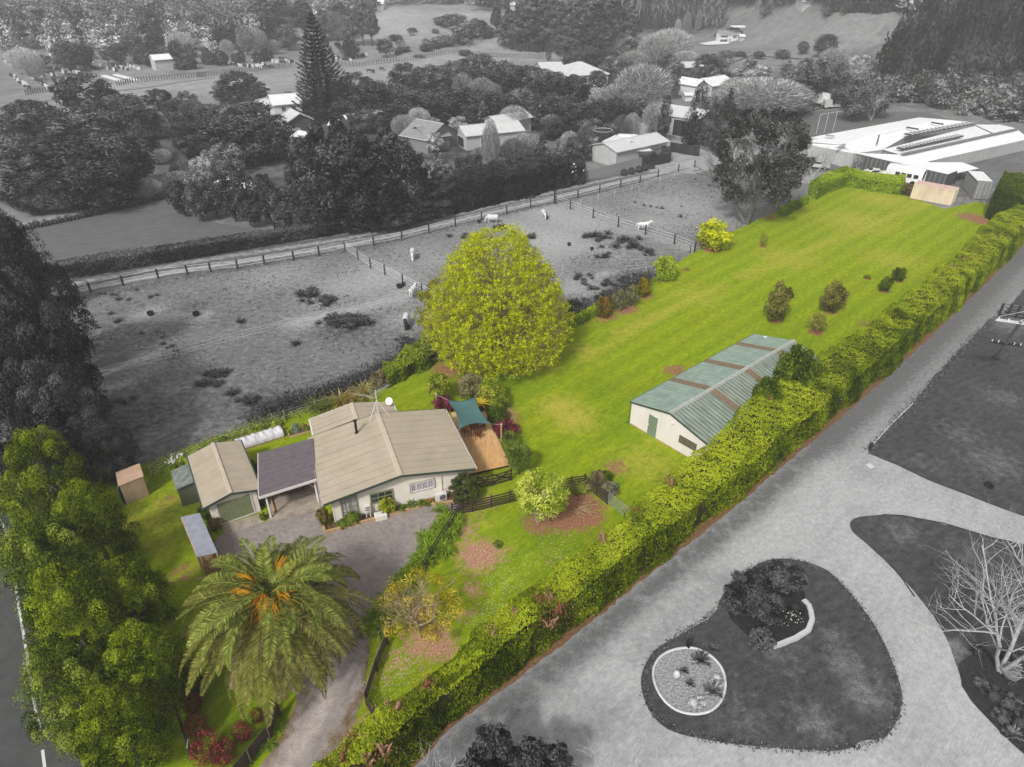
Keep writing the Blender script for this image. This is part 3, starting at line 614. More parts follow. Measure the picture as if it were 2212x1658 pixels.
isl('grass_island', [(1640,1216),(1672,1208),(1706,1207),(1756,1218),(1792,1234),(1823,1266),(1869,1320),(1903,1373),(1933,1443),(1950,1497),(1946,1544),(1923,1584),(1903,1597),(1859,1600),(1839,1617),(1806,1624),(1756,1622),(1672,1617),(1572,1607),(1471,1589),(1430,1570),(1401,1537),(1384,1490),(1385,1450),(1415,1400),(1470,1373),(1548,1326),(1552,1300),(1582,1256)], [bl((1830,1440),1.1,.7), bl((1870,1500),1.2,.75), bl((1760,1560),1.3,.6), bl((1690,1420),1.0,.5), bl((1800,1380),1.0,.5), bl((1600,1540),1.5,.35)])
isl('grass_wedge', [(1834,1129),(1850,1117),(1906,1112),(1950,1114),(2040,1131),(2140,1161),(2211,1177),(2330,1215),(2400,1500),(2300,1700),(2194,1617),(2124,1544),(2090,1507),(2067,1440),(2040,1366),(1990,1296),(1940,1239),(1873,1176),(1839,1149)], [bl((2060,1400),.9,.8), bl((1950,1150),1.5,.5), bl((2100,1200),2,.35)])
isl('field_right', [(1873,976),(1918,925),(1970,874),(2025,805),(2107,723),(2135,690),(2165,680),(2211,625),(2290,560),(2500,560),(2600,1100),(2400,1180),(2211,1115),(2170,1101),(2090,1070),(2006,1038),(1940,1006)], [bl((2080,940),2,.4), bl((2150,1000),2.5,.45), bl((2170,860),2.2,.4), bl((1990,1000),1.5,.3), bl((2180,700),3,.6)], it=0, step=.6)
# planted beds of dark soil
BED = M('dark_soil', C(58), C(30), scale=4, detail=9, rough=1, bump=1.0)
sheet('shrub_bed', smooth_poly(GP([(1570,1300),(1600,1245),(1650,1222),(1700,1225),(1735,1270),(1750,1320),(1752,1350),(1730,1372),(1690,1388),(1640,1395),(1610,1370),(1575,1335)]), 1), .016, BED, step=.3, amp=.05)
sheet('plant_bed', smooth_poly(GP([(2070,1430),(2120,1405),(2180,1400),(2240,1410),(2330,1470),(2330,1640),(2230,1640),(2194,1615),(2124,1544),(2090,1507),(2072,1460)]), 1), .016, M('dark_soil2', C(66), C(34), scale=5, detail=9, rough=1, bump=1.0), step=.3, amp=.05)
cb = smooth_poly(GP([(1490,1398),(1530,1412),(1560,1442),(1569,1478),(1560,1515),(1535,1540),(1495,1546),(1455,1535),(1425,1505),(1409,1465),(1414,1432),(1440,1408)]), 2)
sheet('pebble_bed', cb, .016, M('pebbles', C(190), C(95), scale=9, detail=6, bump=1.0, bscale=12), step=.2, amp=.01)
# gravel drive of the house
dg = GP([(458,1182),(470,1160),(520,1140),(575,1128),(640,1112),(698,1104),(698,1150),(703,1150),(760,1130),(830,1113),(900,1097),(985,1076),(1000,1100),(960,1112),(930,1140),(912,1180),(888,1215),(850,1250),(815,1300),(800,1345),(800,1375),(795,1440),(786,1500),(768,1560),(738,1600),(700,1660),(640,1720),(500,1720),(560,1658),(605,1595),(640,1520),(650,1440),(640,1380),(600,1330),(540,1280),(495,1240),(470,1215)])
trk = [seg((760,1300),(725,1430),.5,.75), seg((725,1430),(700,1530),.5,.8), seg((700,1530),(620,1660),.55,.8), seg((640,1560),(590,1650),.35,.5), bl((780,1230),1.2,.4)]
edg = [seg((800,1400),(785,1500),.35,.8), seg((785,1500),(700,1650),.4,.9), seg((660,1500),(580,1640),.4,.8)]
sheet('house_drive', dg, .014, M('house_gravel', C(176,166,160), C(142,132,127), scale=3.0, detail=10, rough=1, bump=1.2, bscale=16, grain=(22,.22), big=(.88,.87,.86,1), bigs=.5, fields=(('pale', C(205,192,184), C(180,168,160), 1.5, .35), ('edge', C(140,112,90), C(100,92,50), 2.0, .35))), step=.35, amp=.05, grid=.5, fields={'pale': trk, 'edge': edg})
conc = M('concrete', C(185,172,158), C(150,136,124), scale=1.4, detail=8, bump=.2, big=(.85,.83,.8,1), bigs=.7)
cp = [g('a',1640,1365), g('a',2185,1235), (-14.2,42.2), (-19.2,41.4)]
sheet('carport_floor', cp, .03, conc, step=9, amp=0, kind='structure')
sheet('garage_apron', [g('a',1165,1398), g('a',1560,1270), g('a',1596,1362), g('a',1185,1500)], .03, conc, step=9, amp=0)
# public road in the corner with its edge line
ROADB = GP([(-250,1000),(-20,1060),(22,1130),(42,1190),(75,1330),(110,1450),(148,1560),(172,1640),(200,1700),(220,1800),(-500,1800),(-500,1000)])
sheet('road', ROADB, .012, M('asphalt', C(88), C(72), scale=1.2, detail=9, grain=(25,.15), bump=.25, bscale=30, big=(.92,.92,.92,1), bigs=.2), step=.5, amp=.05)
ln_ = [g(7,-40,-30), g(7,30,110), g(7,78,330), g(7,120,600), g(7,180,960), g(7,215,1200), g(7,262,1420)]
WHT = M('road_paint', C(225), C(200), scale=8)
sheet('edge_line', [tuple(q) for q in offs(ln_, .07)]+[tuple(q) for q in offs(ln_, -.07)][::-1], .016, WHT, step=9, amp=0)
l2 = [g(7,275,1540), g(7,298,1720)]
sheet('lane_dash', [tuple(q) for q in offs(l2, .07)]+[tuple(q) for q in offs(l2, -.07)][::-1], .016, WHT, step=9, amp=0)
# ================================================================ THE PROPERTY
CREAM = M('cream_weatherboard', C(240,231,219), C(228,218,206), scale=1.2, rough=.6, spec=.3)
CREAM2 = M('cream_panel', C(236,229,224), C(224,216,211), scale=1.0, rough=.55, spec=.3, stretch=(1,1,.3))
ROOFT = M('taupe_roof_iron', C(196,180,160), C(180,166,146), scale=.9, rough=.55, spec=.35, big=(.94,.96,.93,1), bigs=.5, wave=(2.2, R(90), (.82,.83,.82,1), .8))
ROOFU = M('roof_underlay', C(100,100,88), rough=.9)
CAPM = M('ridge_capping', C(205,190,172), C(188,172,150), scale=3, rough=.55, spec=.35)
FASC = M('dark_green_fascia', C(72,88,78), C(52,66,58), scale=3, rough=.5)
WHITE = M('white_paint', C(235,230,225), C(215,208,204), scale=3, rough=.5)
SAGE = M('sage_green_paint', C(140,148,112), C(122,130,96), scale=3, rough=.55)
CURT = M('curtained_glass', C(210,203,210), C(120,112,120), scale=9, stretch=(1,1,.08), rough=.25, spec=.6)
TIMB = M('treated_timber', C(205,172,130), C(170,136,98), scale=5, stretch=(1,1,.4), bump=.3)
DARKT = M('dark_stained_timber', C(78,64,56), C(48,38,34), scale=5, bump=.4, rough=.8)
STEEL = M('galvanised_steel', C(200,202,204), C(150,152,155), scale=4, rough=.35, spec=.5, metal=.4)
BLACK = M('black_plastic', C(38,36,36), C(24,22,22), scale=4, rough=.5)
BRONZE = M('bark_pale', C(170,150,120), C(120,100,76), scale=8, bump=.4)

# ---- the long clipped boundary hedge
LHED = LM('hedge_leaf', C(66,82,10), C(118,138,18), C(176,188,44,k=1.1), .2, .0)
HCORE = M('hedge_core', C(66,60,26), C(38,34,18), scale=4)
outer = [G(*p) for p in [(2300,432),(2211,520),(2187,551),(2073,661),(1923,802),(1756,945),(1572,1099),(1475,1176),(1271,1338),(1154,1428),(966,1568),(886,1652),(800,1740)]]
outer = [tuple(q) for q in offs(outer, -.25)] if False else outer
inner = [G(x, y, 3.7) for x, y in [(2300,362),(2211,431),(2150,465),(2040,573),(1956,633),(1873,700),(1759,773),(1629,847),(1568,914),(1471,991),(1334,1126),(1180,1233),(1070,1320),(943,1430),(736,1600),(640,1680)]]
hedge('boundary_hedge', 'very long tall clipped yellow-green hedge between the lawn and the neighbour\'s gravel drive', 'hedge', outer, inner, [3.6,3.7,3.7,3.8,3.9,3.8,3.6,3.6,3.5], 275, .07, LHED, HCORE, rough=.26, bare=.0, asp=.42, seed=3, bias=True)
# bright bulging regrowth beside the green shed, and sawn stems that stand out of the hedge
def crownat(kind, p, h, wd, mat, label, name, cat, z=0.0, rz=None, group=None, bark=None, part='foliage', stem=True):
    me, tr_ = proto(kind); rt = root(name, (p[0], p[1], z), rng.uniform(0, 6.28) if rz is None else rz, label, cat, group)
    c = link(part, me, parent=rt); t = link('trunk', tr_, parent=rt) if stem else None
    for o, m_ in ((c, mat), (t, bark or MB_BARK)):
        if o is None: continue
        if not o.data.materials: o.data.materials.append(m_)
        remat(o, m_); o.scale = (wd, wd, h)
    return rt
DKG_L = LM('dark_green_leaf', C(48,62,12), C(78,96,20), C(118,138,36), .2, .15)
OLIV_L = LM('olive_leaf', C(70,84,22), C(116,132,34), C(168,180,60), .25, .1)
for (t_, x, y, h, wd, s_) in (('c',1850,610,6.0,4.2,'larger'), ('c',1570,830,5.0,3.2,'smaller'), ('c',1960,620,4.9,3.0,'rightmost lower')):
    p = g(t_, x, y, 3.2); crownat('round', p, h, wd, DKG_L, s_+' dark green conifer growing up through the hedge beside the green-roofed shed', 'hedge_conifer', 'tree')
STUMP = M('sawn_wood', C(190,150,125), C(120,84,66), scale=7, bump=.6)
RUST = M('rusty_dead_branch', C(150,92,66), C(96,56,44), scale=7, bump=.6)
k_ = 0; bq = []
for (x, y) in ((1192,1292),(1205,1318),(1190,1345),(1303,1166),(1165,1295),(1105,1322),(1062,1366),(920,1478),(850,1530),(800,1590),(765,1600),(2085,560),(1870,702),(1660,865),(1450,1040),(790,1640),(1375,1105),(2060,580),(830,1620),(750,1640)):
    cx_, cy_ = G(x, y, 3.65); mb = MB(); bq.append(rng.normal(size=(170, 3))*[.5, .35, .16]+[cx_, cy_, 3.72])
    for q in range(5):
        a = rng.uniform(0, 6.28); l_ = rng.uniform(.3, .75); b0 = (rng.uniform(-.2,.2), rng.uniform(-.2,.2), 0)
        mb.tube([b0, (b0[0]+math.cos(a)*.1, b0[1]+math.sin(a)*.1, l_*.6), (b0[0]+math.cos(a)*.25, b0[1]+math.sin(a)*.25, l_)], [.07, .05, .035], 6)
    o = mb.obj('sawn_stem', RUST if k_ % 3 == 1 else STUMP, None, (cx_, cy_, 3.45)); k_ += 1
    tag(o, 'cluster of bare sawn stems sticking out of the top of the long hedge', 'stump', 'bare sawn stems along the hedge top'); o['_px'] = x

bq = np.concatenate(bq); HR_ = COL.objects['boundary_hedge']; bq -= np.array(HR_.location); o = link('dead_foliage', qmesh('dead_foliage', leaves(bq, rng.normal(size=bq.shape)+[0, 0, .7], .06, .02), rng.uniform(0, 1, len(bq))), LM('dead_leaf', C(90,58,40), C(134,92,60), C(176,132,92), .1, 0), HR_); o['label'] = 'brown dead sprigs among the green hedge top'
# ---- house
hr = R(20.7); HW, HD = 9.9, 7.1; h0 = (-12.75, 36.2)
H = root('house', h0, hr, 'cream weatherboard house with a wide taupe iron roof and a timber deck beside it', 'house')
EV, RG = 2.5, 3.36; OV = .6
mb = MB(); mb.box(.02, HW-.02, .02, HD, 0, .35); mb.obj('foundation', conc, H)
mb = MB(); xs = HW/2
mb.poly([(.03,.03,.2),(HW-.03,.03,.2),(HW-.03,.03,EV),(xs,.03,RG),(.03,.03,EV)]); mb.poly([(.03,HD,.2),(.03,HD,EV),(xs,HD,RG),(HW-.03,HD,EV),(HW-.03,HD,.2)])
mb.poly([(.03,.03,.2),(.03,.03,EV),(.03,HD,EV),(.03,HD,.2)]); mb.poly([(HW-.03,.03,.2),(HW-.03,HD,.2),(HW-.03,HD,EV),(HW-.03,.03,EV)]); mb.obj('wall', CREAM, H)
# lapped boards on the front and right faces, each a piece of its own
bh = .2; z = .2
while z < RG-.12:
    z1 = min(z+bh, RG-.05)
    def xr(zz): return (0.0, HW) if zz <= EV else (xs*(zz-EV)/(RG-EV), HW-xs*(zz-EV)/(RG-EV))
    a0, b0 = xr(z); a1, b1 = xr(z1)
    MB().hexa([(a0,-.028,z),(b0,-.028,z),(b0,.028,z),(a0,.028,z),(a1,-.006,z1-.004),(b1,-.006,z1-.004),(b1,.028,z1-.004),(a1,.028,z1-.004)]).obj('weatherboard', CREAM, H)
    if z1 <= EV+.01: MB().hexa([(HW-.028,.03,z),(HW+.028,.03,z),(HW+.028,HD,z),(HW-.028,HD,z),(HW-.028,.03,z1-.004),(HW+.006,.03,z1-.004),(HW+.006,HD,z1-.004),(HW-.028,HD,z1-.004)]).obj('weatherboard', CREAM, H)
    z += bh
for cx_ in (0, HW): MB().box(cx_-.05, cx_+.05, -.05, .05, .1, EV).obj('corner_board', CREAM, H)
ze, zr = EV-OV*(RG-EV)/xs+.12, RG+.12
mb = MB()   # underlay closes the gaps between the sheets
mb.hexa([(-OV+.03,-OV+.03,ze-.10),(xs,-OV+.03,zr-.10),(xs,HD+.5,zr-.10),(-OV+.03,HD+.5,ze-.10),(-OV+.03,-OV+.03,ze-.05),(xs,-OV+.03,zr-.05),(xs,HD+.5,zr-.05),(-OV+.03,HD+.5,ze-.05)])
mb.hexa([(xs,-OV+.03,zr-.10),(HW+OV-.03,-OV+.03,ze-.10),(HW+OV-.03,HD+.5,ze-.10),(xs,HD+.5,zr-.10),(xs,-OV+.03,zr-.05),(HW+OV-.03,-OV+.03,ze-.05),(HW+OV-.03,HD+.5,ze-.05),(xs,HD+.5,zr-.05)]); mb.obj('roof_underlay', ROOFU, H)
def rsheets(rt, xa, za, xb, zb, y0, y1, n, mat, gap=.04):
    for i in range(n):
        a = y0+(y1-y0)*i/n; b = y0+(y1-y0)*(i+1)/n-gap; dz = .006*(i % 2)
        MB().hexa([(xa,a,za-.04+dz),(xb,a,zb-.04+dz),(xb,b,zb-.04+dz),(xa,b,za-.04+dz),(xa,a,za+dz),(xb,a,zb+dz),(xb,b,zb+dz),(xa,b,za+dz)]).obj('roof_sheet', mat, rt)
rsheets(H, xs+.02, zr, HW+OV, ze, -OV, HD+.55, 11, ROOFT); rsheets(H, -OV, ze, xs-.02, zr, -OV, HD+.55, 11, ROOFT)
MB().hexa([(xs-.22,-OV-.02,zr-.06),(xs+.22,-OV-.02,zr-.06),(xs+.22,HD+.57,zr-.06),(xs-.22,HD+.57,zr-.06),(xs-.14,-OV-.02,zr+.06),(xs+.14,-OV-.02,zr+.06),(xs+.14,HD+.57,zr+.06),(xs-.14,HD+.57,zr+.06)]).obj('ridge_cap', CAPM, H)
for s_ in (0, 1):
    yy = -OV-.05 if s_ == 0 else HD+.56
    MB().hexa([(-OV,yy,ze-.2),(xs,yy,zr-.2),(xs,yy+.04,zr-.2),(-OV,yy+.04,ze-.2),(-OV,yy,ze-.02),(xs,yy,zr-.02),(xs,yy+.04,zr-.02),(-OV,yy+.04,ze-.02)]).obj('barge_board', FASC, H)
    MB().hexa([(xs,yy,zr-.2),(HW+OV,yy,ze-.2),(HW+OV,yy+.04,ze-.2),(xs,yy+.04,zr-.2),(xs,yy,zr-.02),(HW+OV,yy,ze-.02),(HW+OV,yy+.04,ze-.02),(xs,yy+.04,zr-.02)]).obj('barge_board', FASC, H)
for x0 in (-OV-.12, HW+OV+.0):
    mb = MB(); mb.box(x0, x0+.015, -OV, HD+.5, ze-.15, ze-.02); mb.box(x0+.105, x0+.12, -OV, HD+.5, ze-.15, ze-.02); mb.box(x0+.015, x0+.105, -OV, HD+.5, ze-.15, ze-.135); mb.obj('gutter', WHITE, H)
# rear wing, lower gable
AX0, AX1, AY1, AR = -.25, 6.6, 10.1, 3.5
MB().box(AX0+.35, AX1-.35, HD+.1, AY1-.35, 0, 2.5).obj('rear_wing_wall', CREAM, H)
zr2, ze2, xm = 3.28, 2.56, 3.25
rsheets(H, AX0, ze2, xm-.02, zr2, HD+.6, AY1, 4, ROOFT); rsheets(H, xm+.02, zr2, AX1, ze2, HD+.6, AY1, 4, ROOFT)
MB().hexa([(xm-.2,HD+.58,zr2-.05),(xm+.2,HD+.58,zr2-.05),(xm+.2,AY1+.02,zr2-.05),(xm-.2,AY1+.02,zr2-.05),(xm-.12,HD+.58,zr2+.05),(xm+.12,HD+.58,zr2+.05),(xm+.12,AY1+.02,zr2+.05),(xm-.12,AY1+.02,zr2+.05)]).obj('ridge_cap', CAPM, H)
MB().box(AX1, AX1+.1, HD+.6, AY1, ze2-.14, ze2-.02).obj('gutter', WHITE, H); MB().box(AX0-.1, AX0, HD+.6, AY1, ze2-.14, ze2-.02).obj('gutter', WHITE, H)
MB().hexa([(AX0,AY1+.01,ze2-.2),(xm,AY1+.01,zr2-.2),(xm,AY1+.05,zr2-.2),(AX0,AY1+.05,ze2-.2),(AX0,AY1+.01,ze2-.02),(xm,AY1+.01,zr2-.02),(xm,AY1+.05,zr2-.02),(AX0,AY1+.05,ze2-.02)]).hexa([(xm,AY1+.01,zr2-.2),(AX1,AY1+.01,ze2-.2),(AX1,AY1+.05,ze2-.2),(xm,AY1+.05,zr2-.2),(xm,AY1+.01,zr2-.02),(AX1,AY1+.01,ze2-.02),(AX1,AY1+.05,ze2-.02),(xm,AY1+.05,zr2-.02)]).obj('barge_board', WHITE, H)
opening(H, 'f', HW, HD, .55, 1.75, .3, 2.15, SAGE, CURT, 'french_door', cols=2, rows=4, fw=.1, depth=.09)
opening(H, 'f', HW, HD, 2.65, 4.35, .95, 1.95, SAGE, GLASS, 'window', cols=3, rows=2, fw=.1, depth=.1)
opening(H, 'f', HW, HD, 5.65, 7.45, 1.15, 1.95, WHITE, CURT, 'window', cols=4, rows=1, fw=.07, depth=.1)
mb = MB(); fw = .05
for a, b, c_, d_ in ((5.59,7.51,1.95,2.0),(5.59,7.51,1.10,1.15),(5.59,5.65,1.10,2.0),(7.45,7.51,1.10,2.0)): mb.box(a, b, -.07, -.003, c_, d_)
mb.obj('window_surround', SAGE, H)
MB().tube([(7.98,-.1,2.6),(7.98,-.08,.5)], .035, 6).obj('downpipe', CREAM, H)
MB().tube([(9.72,-.42,2.35),(9.72,-.1,2.1),(9.72,-.08,.1)], .04, 6).obj('downpipe', WHITE, H)
fl = MB(); fl.tube([(2.95,6.0,zr-.95),(2.95,6.0,zr+.75)], .1, 12); fl.tube([(2.95,6.0,zr+.75),(2.95,6.0,zr+.86)], .14, 12); fl.lathe([(.3,zr-.55),(.12,zr-.3),(.1,zr-.25)], 12, (2.95,6.0)); fl.obj('chimney_flue', BLACK, H)
# meter cupboard, gas bottles' cover, heat pump
o = MB().box(0,.42,-.2,0,0,.55).box(.06,.36,-.215,-.202,.12,.2).box(.06,.36,-.215,-.202,.32,.4)
def hw(x, y, z=0):      # house-local to world
    return (h0[0]+x*math.cos(hr)-y*math.sin(hr), h0[1]+x*math.sin(hr)+y*math.cos(hr), z)
lb = root('letterbox_cupboard', hw(2.15,-.33,.62), hr, 'small white two-slot box mounted by the sage window of the house', 'box')
MB().box(0,.42,0,.26,0,.5).obj('case', WHITE, lb); MB().box(.06,.36,-.012,-.001,.1,.18).box(.06,.36,-.012,-.001,.3,.38).obj('slot', BLACK, lb); MB().box(.03,.1,.02,.1,-.6,-.001).box(.32,.39,.02,.1,-.6,-.001).obj('leg', WHITE, lb)
tk = root('storage_box', hw(2.75,-.95,0), hr, 'low cream storage box on the ground under the sage window', 'box')
MB().box(0,.85,0,.5,0,.42).obj('body', CREAM, tk); MB().hexa([(-.03,-.03,.42),(.88,-.03,.42),(.88,.53,.42),(-.03,.53,.42),(.04,.04,.5),(.81,.04,.5),(.81,.46,.5),(.04,.46,.5)]).obj('lid', WHITE, tk)
ac = root('heat_pump', hw(7.35,-.55,.1), hr, 'white heat pump outdoor unit against the right part of the house front', 'heat pump')
MB().box(0,.85,0,.34,0,.62).obj('case', WHITE, ac); mb = MB()
for r0 in (.08,.14,.2,.25): mb.tube([(.55+r0*math.cos(a*math.pi/8),-.012,.31+r0*math.sin(a*math.pi/8)) for a in range(17)], .008, 4, cap=False)
mb.obj('grille', GR(150,10), ac); MB().lathe([(.24,0),(.24,.01)], 16).obj('fan', GR(90,10), ac, (.55,-.004,.31)).rotation_euler = (R(90),0,0)
for x0 in (.08,.7): MB().box(x0,x0+.08,.02,.32,-.1,-.001).obj('foot', BLACK, ac)
# aerial with tripod, dish, clothesline
ar = root('aerial_mast', hw(xs,HD+.25,zr+.06), hr, 'white television aerial mast on a tripod standing on the house ridge', 'aerial')
MB().tube([(0,0,.0),(0,0,2.3)], .025, 6).obj('mast', WHITE, ar)
for a, b in ((-.85,-.5),(.9,-.45),(0,.5)): MB().tube([(0,0,1.35),(a,b,-.14-abs(a)*.17)], .022, 6).obj('leg', WHITE, ar)
mb = MB(); mb.tube([(-.1,0,2.25),(1.3,.5,2.25)], .014, 5)
for i in range(7): mb.tube([(.05+i*.18,.05+i*.07-.28,2.25),(.05+i*.18,.05+i*.07+.28,2.25)], .008, 4)
mb.obj('antenna', STEEL, ar)
ds = root('satellite_dish', hw(6.3,9.6,2.6), hr, 'small white satellite dish on the back corner of the house roof', 'satellite dish')
m_ = MB().lathe([(.02,0),(.2,.03),(.34,.1)], 16).obj('dish', WHITE, ds, (0,0,.45)); m_.rotation_euler = (R(60),0,R(-40)); MB().tube([(0,0,-.05),(0,0,.45)], .02, 6).obj('mast', STEEL, ds); MB().tube([(0,-.02,.45),(-.2,-.35,.55)], .012, 5).obj('arm', STEEL, ds)
cl = root('clothesline', G(806,893,0), .4, 'rotary clothesline with crossed grey arms on the lawn behind the house', 'clothesline')
MB().tube([(0,0,0),(0,0,2.3)], .035, 8).obj('post', STEEL, cl)
for a in range(4): MB().tube([(0,0,1.9),(1.7*math.cos(a*math.pi/2),1.7*math.sin(a*math.pi/2),2.55)], .02, 5).obj('arm', STEEL, cl)
mb = MB()
for q in (.6,.8,1.0,.4):
    for a in range(4):
        c0, c1 = a*math.pi/2, (a+1)*math.pi/2; mb.tube([(1.65*q*math.cos(c0),1.65*q*math.sin(c0),1.9+.63*q),(1.65*q*math.cos(c1),1.65*q*math.sin(c1),1.9+.63*q)], .005, 3, cap=False)
mb.obj('line', WHITE, cl)

# ---- garden bed edging along the front of the house
def beam(a, b, w_, h_, z=0.): return ((a[0], a[1], z+h_/2), (b[0], b[1], z+h_/2), w_, h_)
E0, E1, E2 = g('b',195,1475), g('b',1222,1195), g('b',1500,1162)
gb = root('bed_edging', (E0[0], E0[1]), 0, 'low timber edging beams of the planted bed along the house front', 'garden edging')
def rel(p, o_): return (p[0]-o_[0], p[1]-o_[1])
for a, b, hh in ((E0,E1,.22),(E1,E2,.22),(E0,(E0[0]-.33,E0[1]+.75),.22),(E1,(E1[0]-.1,E1[1]+.3),.3)):
    MB().bar(*beam(rel(a,E0), rel(b,E0), .16, hh)).obj('beam', TIMB, gb)
sheet('flower_bed', [E0, E1, E2, hw(9.6,-.05), hw(.1,-.05), (E0[0]-.33,E0[1]+.75)], .05, M('bed_soil', C(120,92,68), C(70,52,36), scale=5, bump=.8), step=9, amp=0)

# ---- garage, lean-to, carport, small sheds
def boards(rt, W, h, rh, mat, bh=.2, z0=.05):
    z = z0
    while z < rh-.1:
        z1 = min(z+bh, rh-.04); f_ = lambda q: (0, W) if q <= h else (W/2*(q-h)/(rh-h), W-W/2*(q-h)/(rh-h))
        a0, b0 = f_(z); a1, b1 = f_(z1)
        MB().hexa([(a0,-.03,z),(b0,-.03,z),(b0,-.004,z),(a0,-.004,z),(a1,-.012,z1-.004),(b1,-.012,z1-.004),(b1,-.004,z1-.004),(a1,-.004,z1-.004)]).obj('weatherboard', mat, rt); z += bh
gr_ = R(30.5); g0_ = (-21.3, 35.75)
GA = gable('garage', 'cream single garage with a taupe gabled roof and a sage green roller door', 'garage', g0_, gr_, 3.25, 6.0, 2.3, 2.72, CREAM, ROOFT, ov=.34, panels=8, capm=CAPM, trimm=FASC)
boards(GA, 3.25, 2.3, 2.72, CREAM)
fr = opening(GA, 'f', 3.25, 6, .42, 2.88, .06, 2.08, WHITE, SAGE, 'roller_door', fw=.1, depth=.07)
mb = MB()
for i in range(24): mb.box(.53, 2.77, -.06, -.037, .17+i*.075, .17+i*.075+.05)
s_ = mb.obj('door_slats', SAGE, GA); s_['kind'] = 'stuff'
LEAD = M('lichened_iron', C(150,158,150), C(88,98,92), scale=5, detail=9, stretch=(1,.3,1))
lt0 = (-24.1, 37.4)
def slabshed(name, label, cat, c4, zt, wallm, roofm, ov=.12, ribs=0, ribm=None, thick=.05, wall=True, loc=None):
    """shed on four ground corners (ccw from front left) with roof heights zt at them"""
    o = c4[0]; q = [np.array(rel(p, o)) for p in c4]; cen = sum(q)/4; rt = root(name, o, 0, label, cat)
    ins = [cen+(p-cen)*(1-ov/np.linalg.norm(p-cen)) for p in q]
    if wall: MB().prism([tuple(p) for p in ins], 0, [z-.03 for z in zt]).obj('wall', wallm, rt)
    MB().prism([tuple(p) for p in q], list(zt), [z+thick for z in zt]).obj('roof', roofm, rt)
    return rt, q, ins
lean, q, ins = slabshed('garden_store', 'grey-green iron lean-to store against the left side of the garage', 'shed', [g('a',690,1020,1.9), g('a',885,935,2.1), g('a',822,765,2.1), g('a',640,845,1.9)], [1.9,2.1,2.1,1.9], M('dark_green_iron', C(112,116,98), C(92,96,80), scale=2, wave=(4,R(20),(.75,.75,.75,1),1)), LEAD)
MB().bar((q[0][0],q[0][1]-.03,1.87),(q[1][0],q[1][1]-.03,2.07),.06,.12).obj('gutter', STEEL, lean)
SLATE = M('slate_grey_tiles', C(122,112,116), C(104,95,100), scale=2, rough=.6, spec=.3, wave=(6, R(28), (.8,.8,.8,1), .9))
cpc = [g('a',1540,1105,2.4), g('a',2145,915,2.4), g('a',2092,505,2.62), g('a',1535,660,2.5)]
cz = [2.4,2.4,2.62,2.5]
CA = root('carport', cpc[0], 0, 'open carport with a flat slate-grey roof between garage and house', 'carport'); qq = [rel(p, cpc[0]) for p in cpc]
n = 9
for i in range(n):
    def L4(s, t): # s across back, t along front
        a = np.array(qq[0])*(1-t)+np.array(qq[1])*t; b = np.array(qq[3])*(1-t)+np.array(qq[2])*t; c_ = a*(1-s)+b*s
        zz = (cz[0]*(1-t)+cz[1]*t)*(1-s)+(cz[3]*(1-t)+cz[2]*t)*s; return c_[0], c_[1], zz
    s0, s1 = i/n, (i+1)/n-.006; P4 = [L4(s0,0), L4(s0,1), L4(s1,1), L4(s1,0)]
    MB().hexa([(x,y,z) for x,y,z in P4]+[(x,y,z+.05) for x,y,z in P4]).obj('roof_sheet', SLATE, CA)
MB().bar((qq[0][0],qq[0][1]-.03,2.33),(qq[1][0],qq[1][1]-.03,2.33),.05,.22).obj('fascia', WHITE, CA)
MB().bar((qq[0][0]-.03,qq[0][1],2.33),(qq[3][0]-.03,qq[3][1],2.44),.05,.2).obj('fascia', WHITE, CA)
for t_, s_ in ((.1,.06),(.93,.06),(.93,.9),(.1,.9),(.1,.5)):
    x, y, z = L4(s_, t_); MB().box(x-.06, x+.06, y-.06, y+.06, 0.03, z-.002).obj('post', WHITE, CA)
MB().bar((L4(.06,.93)[0],L4(.06,.93)[1],1.4),(L4(.06,.75)[0],L4(.06,.75)[1],2.3),.07,.07).obj('brace', TIMB, CA)
gx0 = g('a',1640,1090); MB().bar((*rel(g('a',1655,1100),cpc[0]),.12),(*rel(g('a',1705,1272),cpc[0]),.12),.1,.16).obj('kerb_beam', TIMB, CA)
PINK = M('pinkish_iron', C(220,190,165), C(190,158,130), scale=1.2, rough=.55, wave=(2.6, R(-40), (.86,.84,.82,1), 1))
TAN = M('tan_iron', C(205,180,152), C(180,156,128), scale=2, rough=.55)
c4 = [g('a',105,1000,1.85), g('a',365,895,1.85), g('a',325,765,2.1), g('a',80,860,2.1)]
sh, q, ins = slabshed('garden_shed', 'small tan corrugated garden shed with a pinkish roof at the edge of the dark conifers', 'shed', c4, [1.85,1.85,2.1,2.1], TAN, PINK, ov=.1)
a, b = ins[0], ins[1]; n = 12
for i in range(n):
    p0 = a+(b-a)*(i/n); p1 = a+(b-a)*((i+.78)/n); nn_ = np.array([(b-a)[1], -(b-a)[0]])/np.linalg.norm(b-a)*.03
    MB().prism([tuple(p0+nn_), tuple(p1+nn_), tuple(p1+nn_*.05), tuple(p0+nn_*.05)], .02, 1.8).obj('wall_panel', TAN, sh)
a, b = q[3], q[2]; n = 12
for i in range(n):
    f0, f1 = i/n, (i+.7)/n; A0, A1 = q[0]+(q[1]-q[0])*f0, q[0]+(q[1]-q[0])*f1; B0, B1 = a+(b-a)*f0, a+(b-a)*f1
    MB().hexa([(*A0,1.902),(*A1,1.902),(*B1,2.152),(*B0,2.152),(*A0,1.925),(*A1,1.925),(*B1,2.175),(*B0,2.175)]).obj('roof_rib', PINK, sh)
o = MB().box(-.03,.03,-.5,.5,.0,1.7).obj('screen_panel', M('teal_panel', C(70,98,92), C(50,74,70), scale=2), sh, (ins[0][0]-.3, ins[0][1]+.3)); o.rotation_euler = (0, 0, R(20))
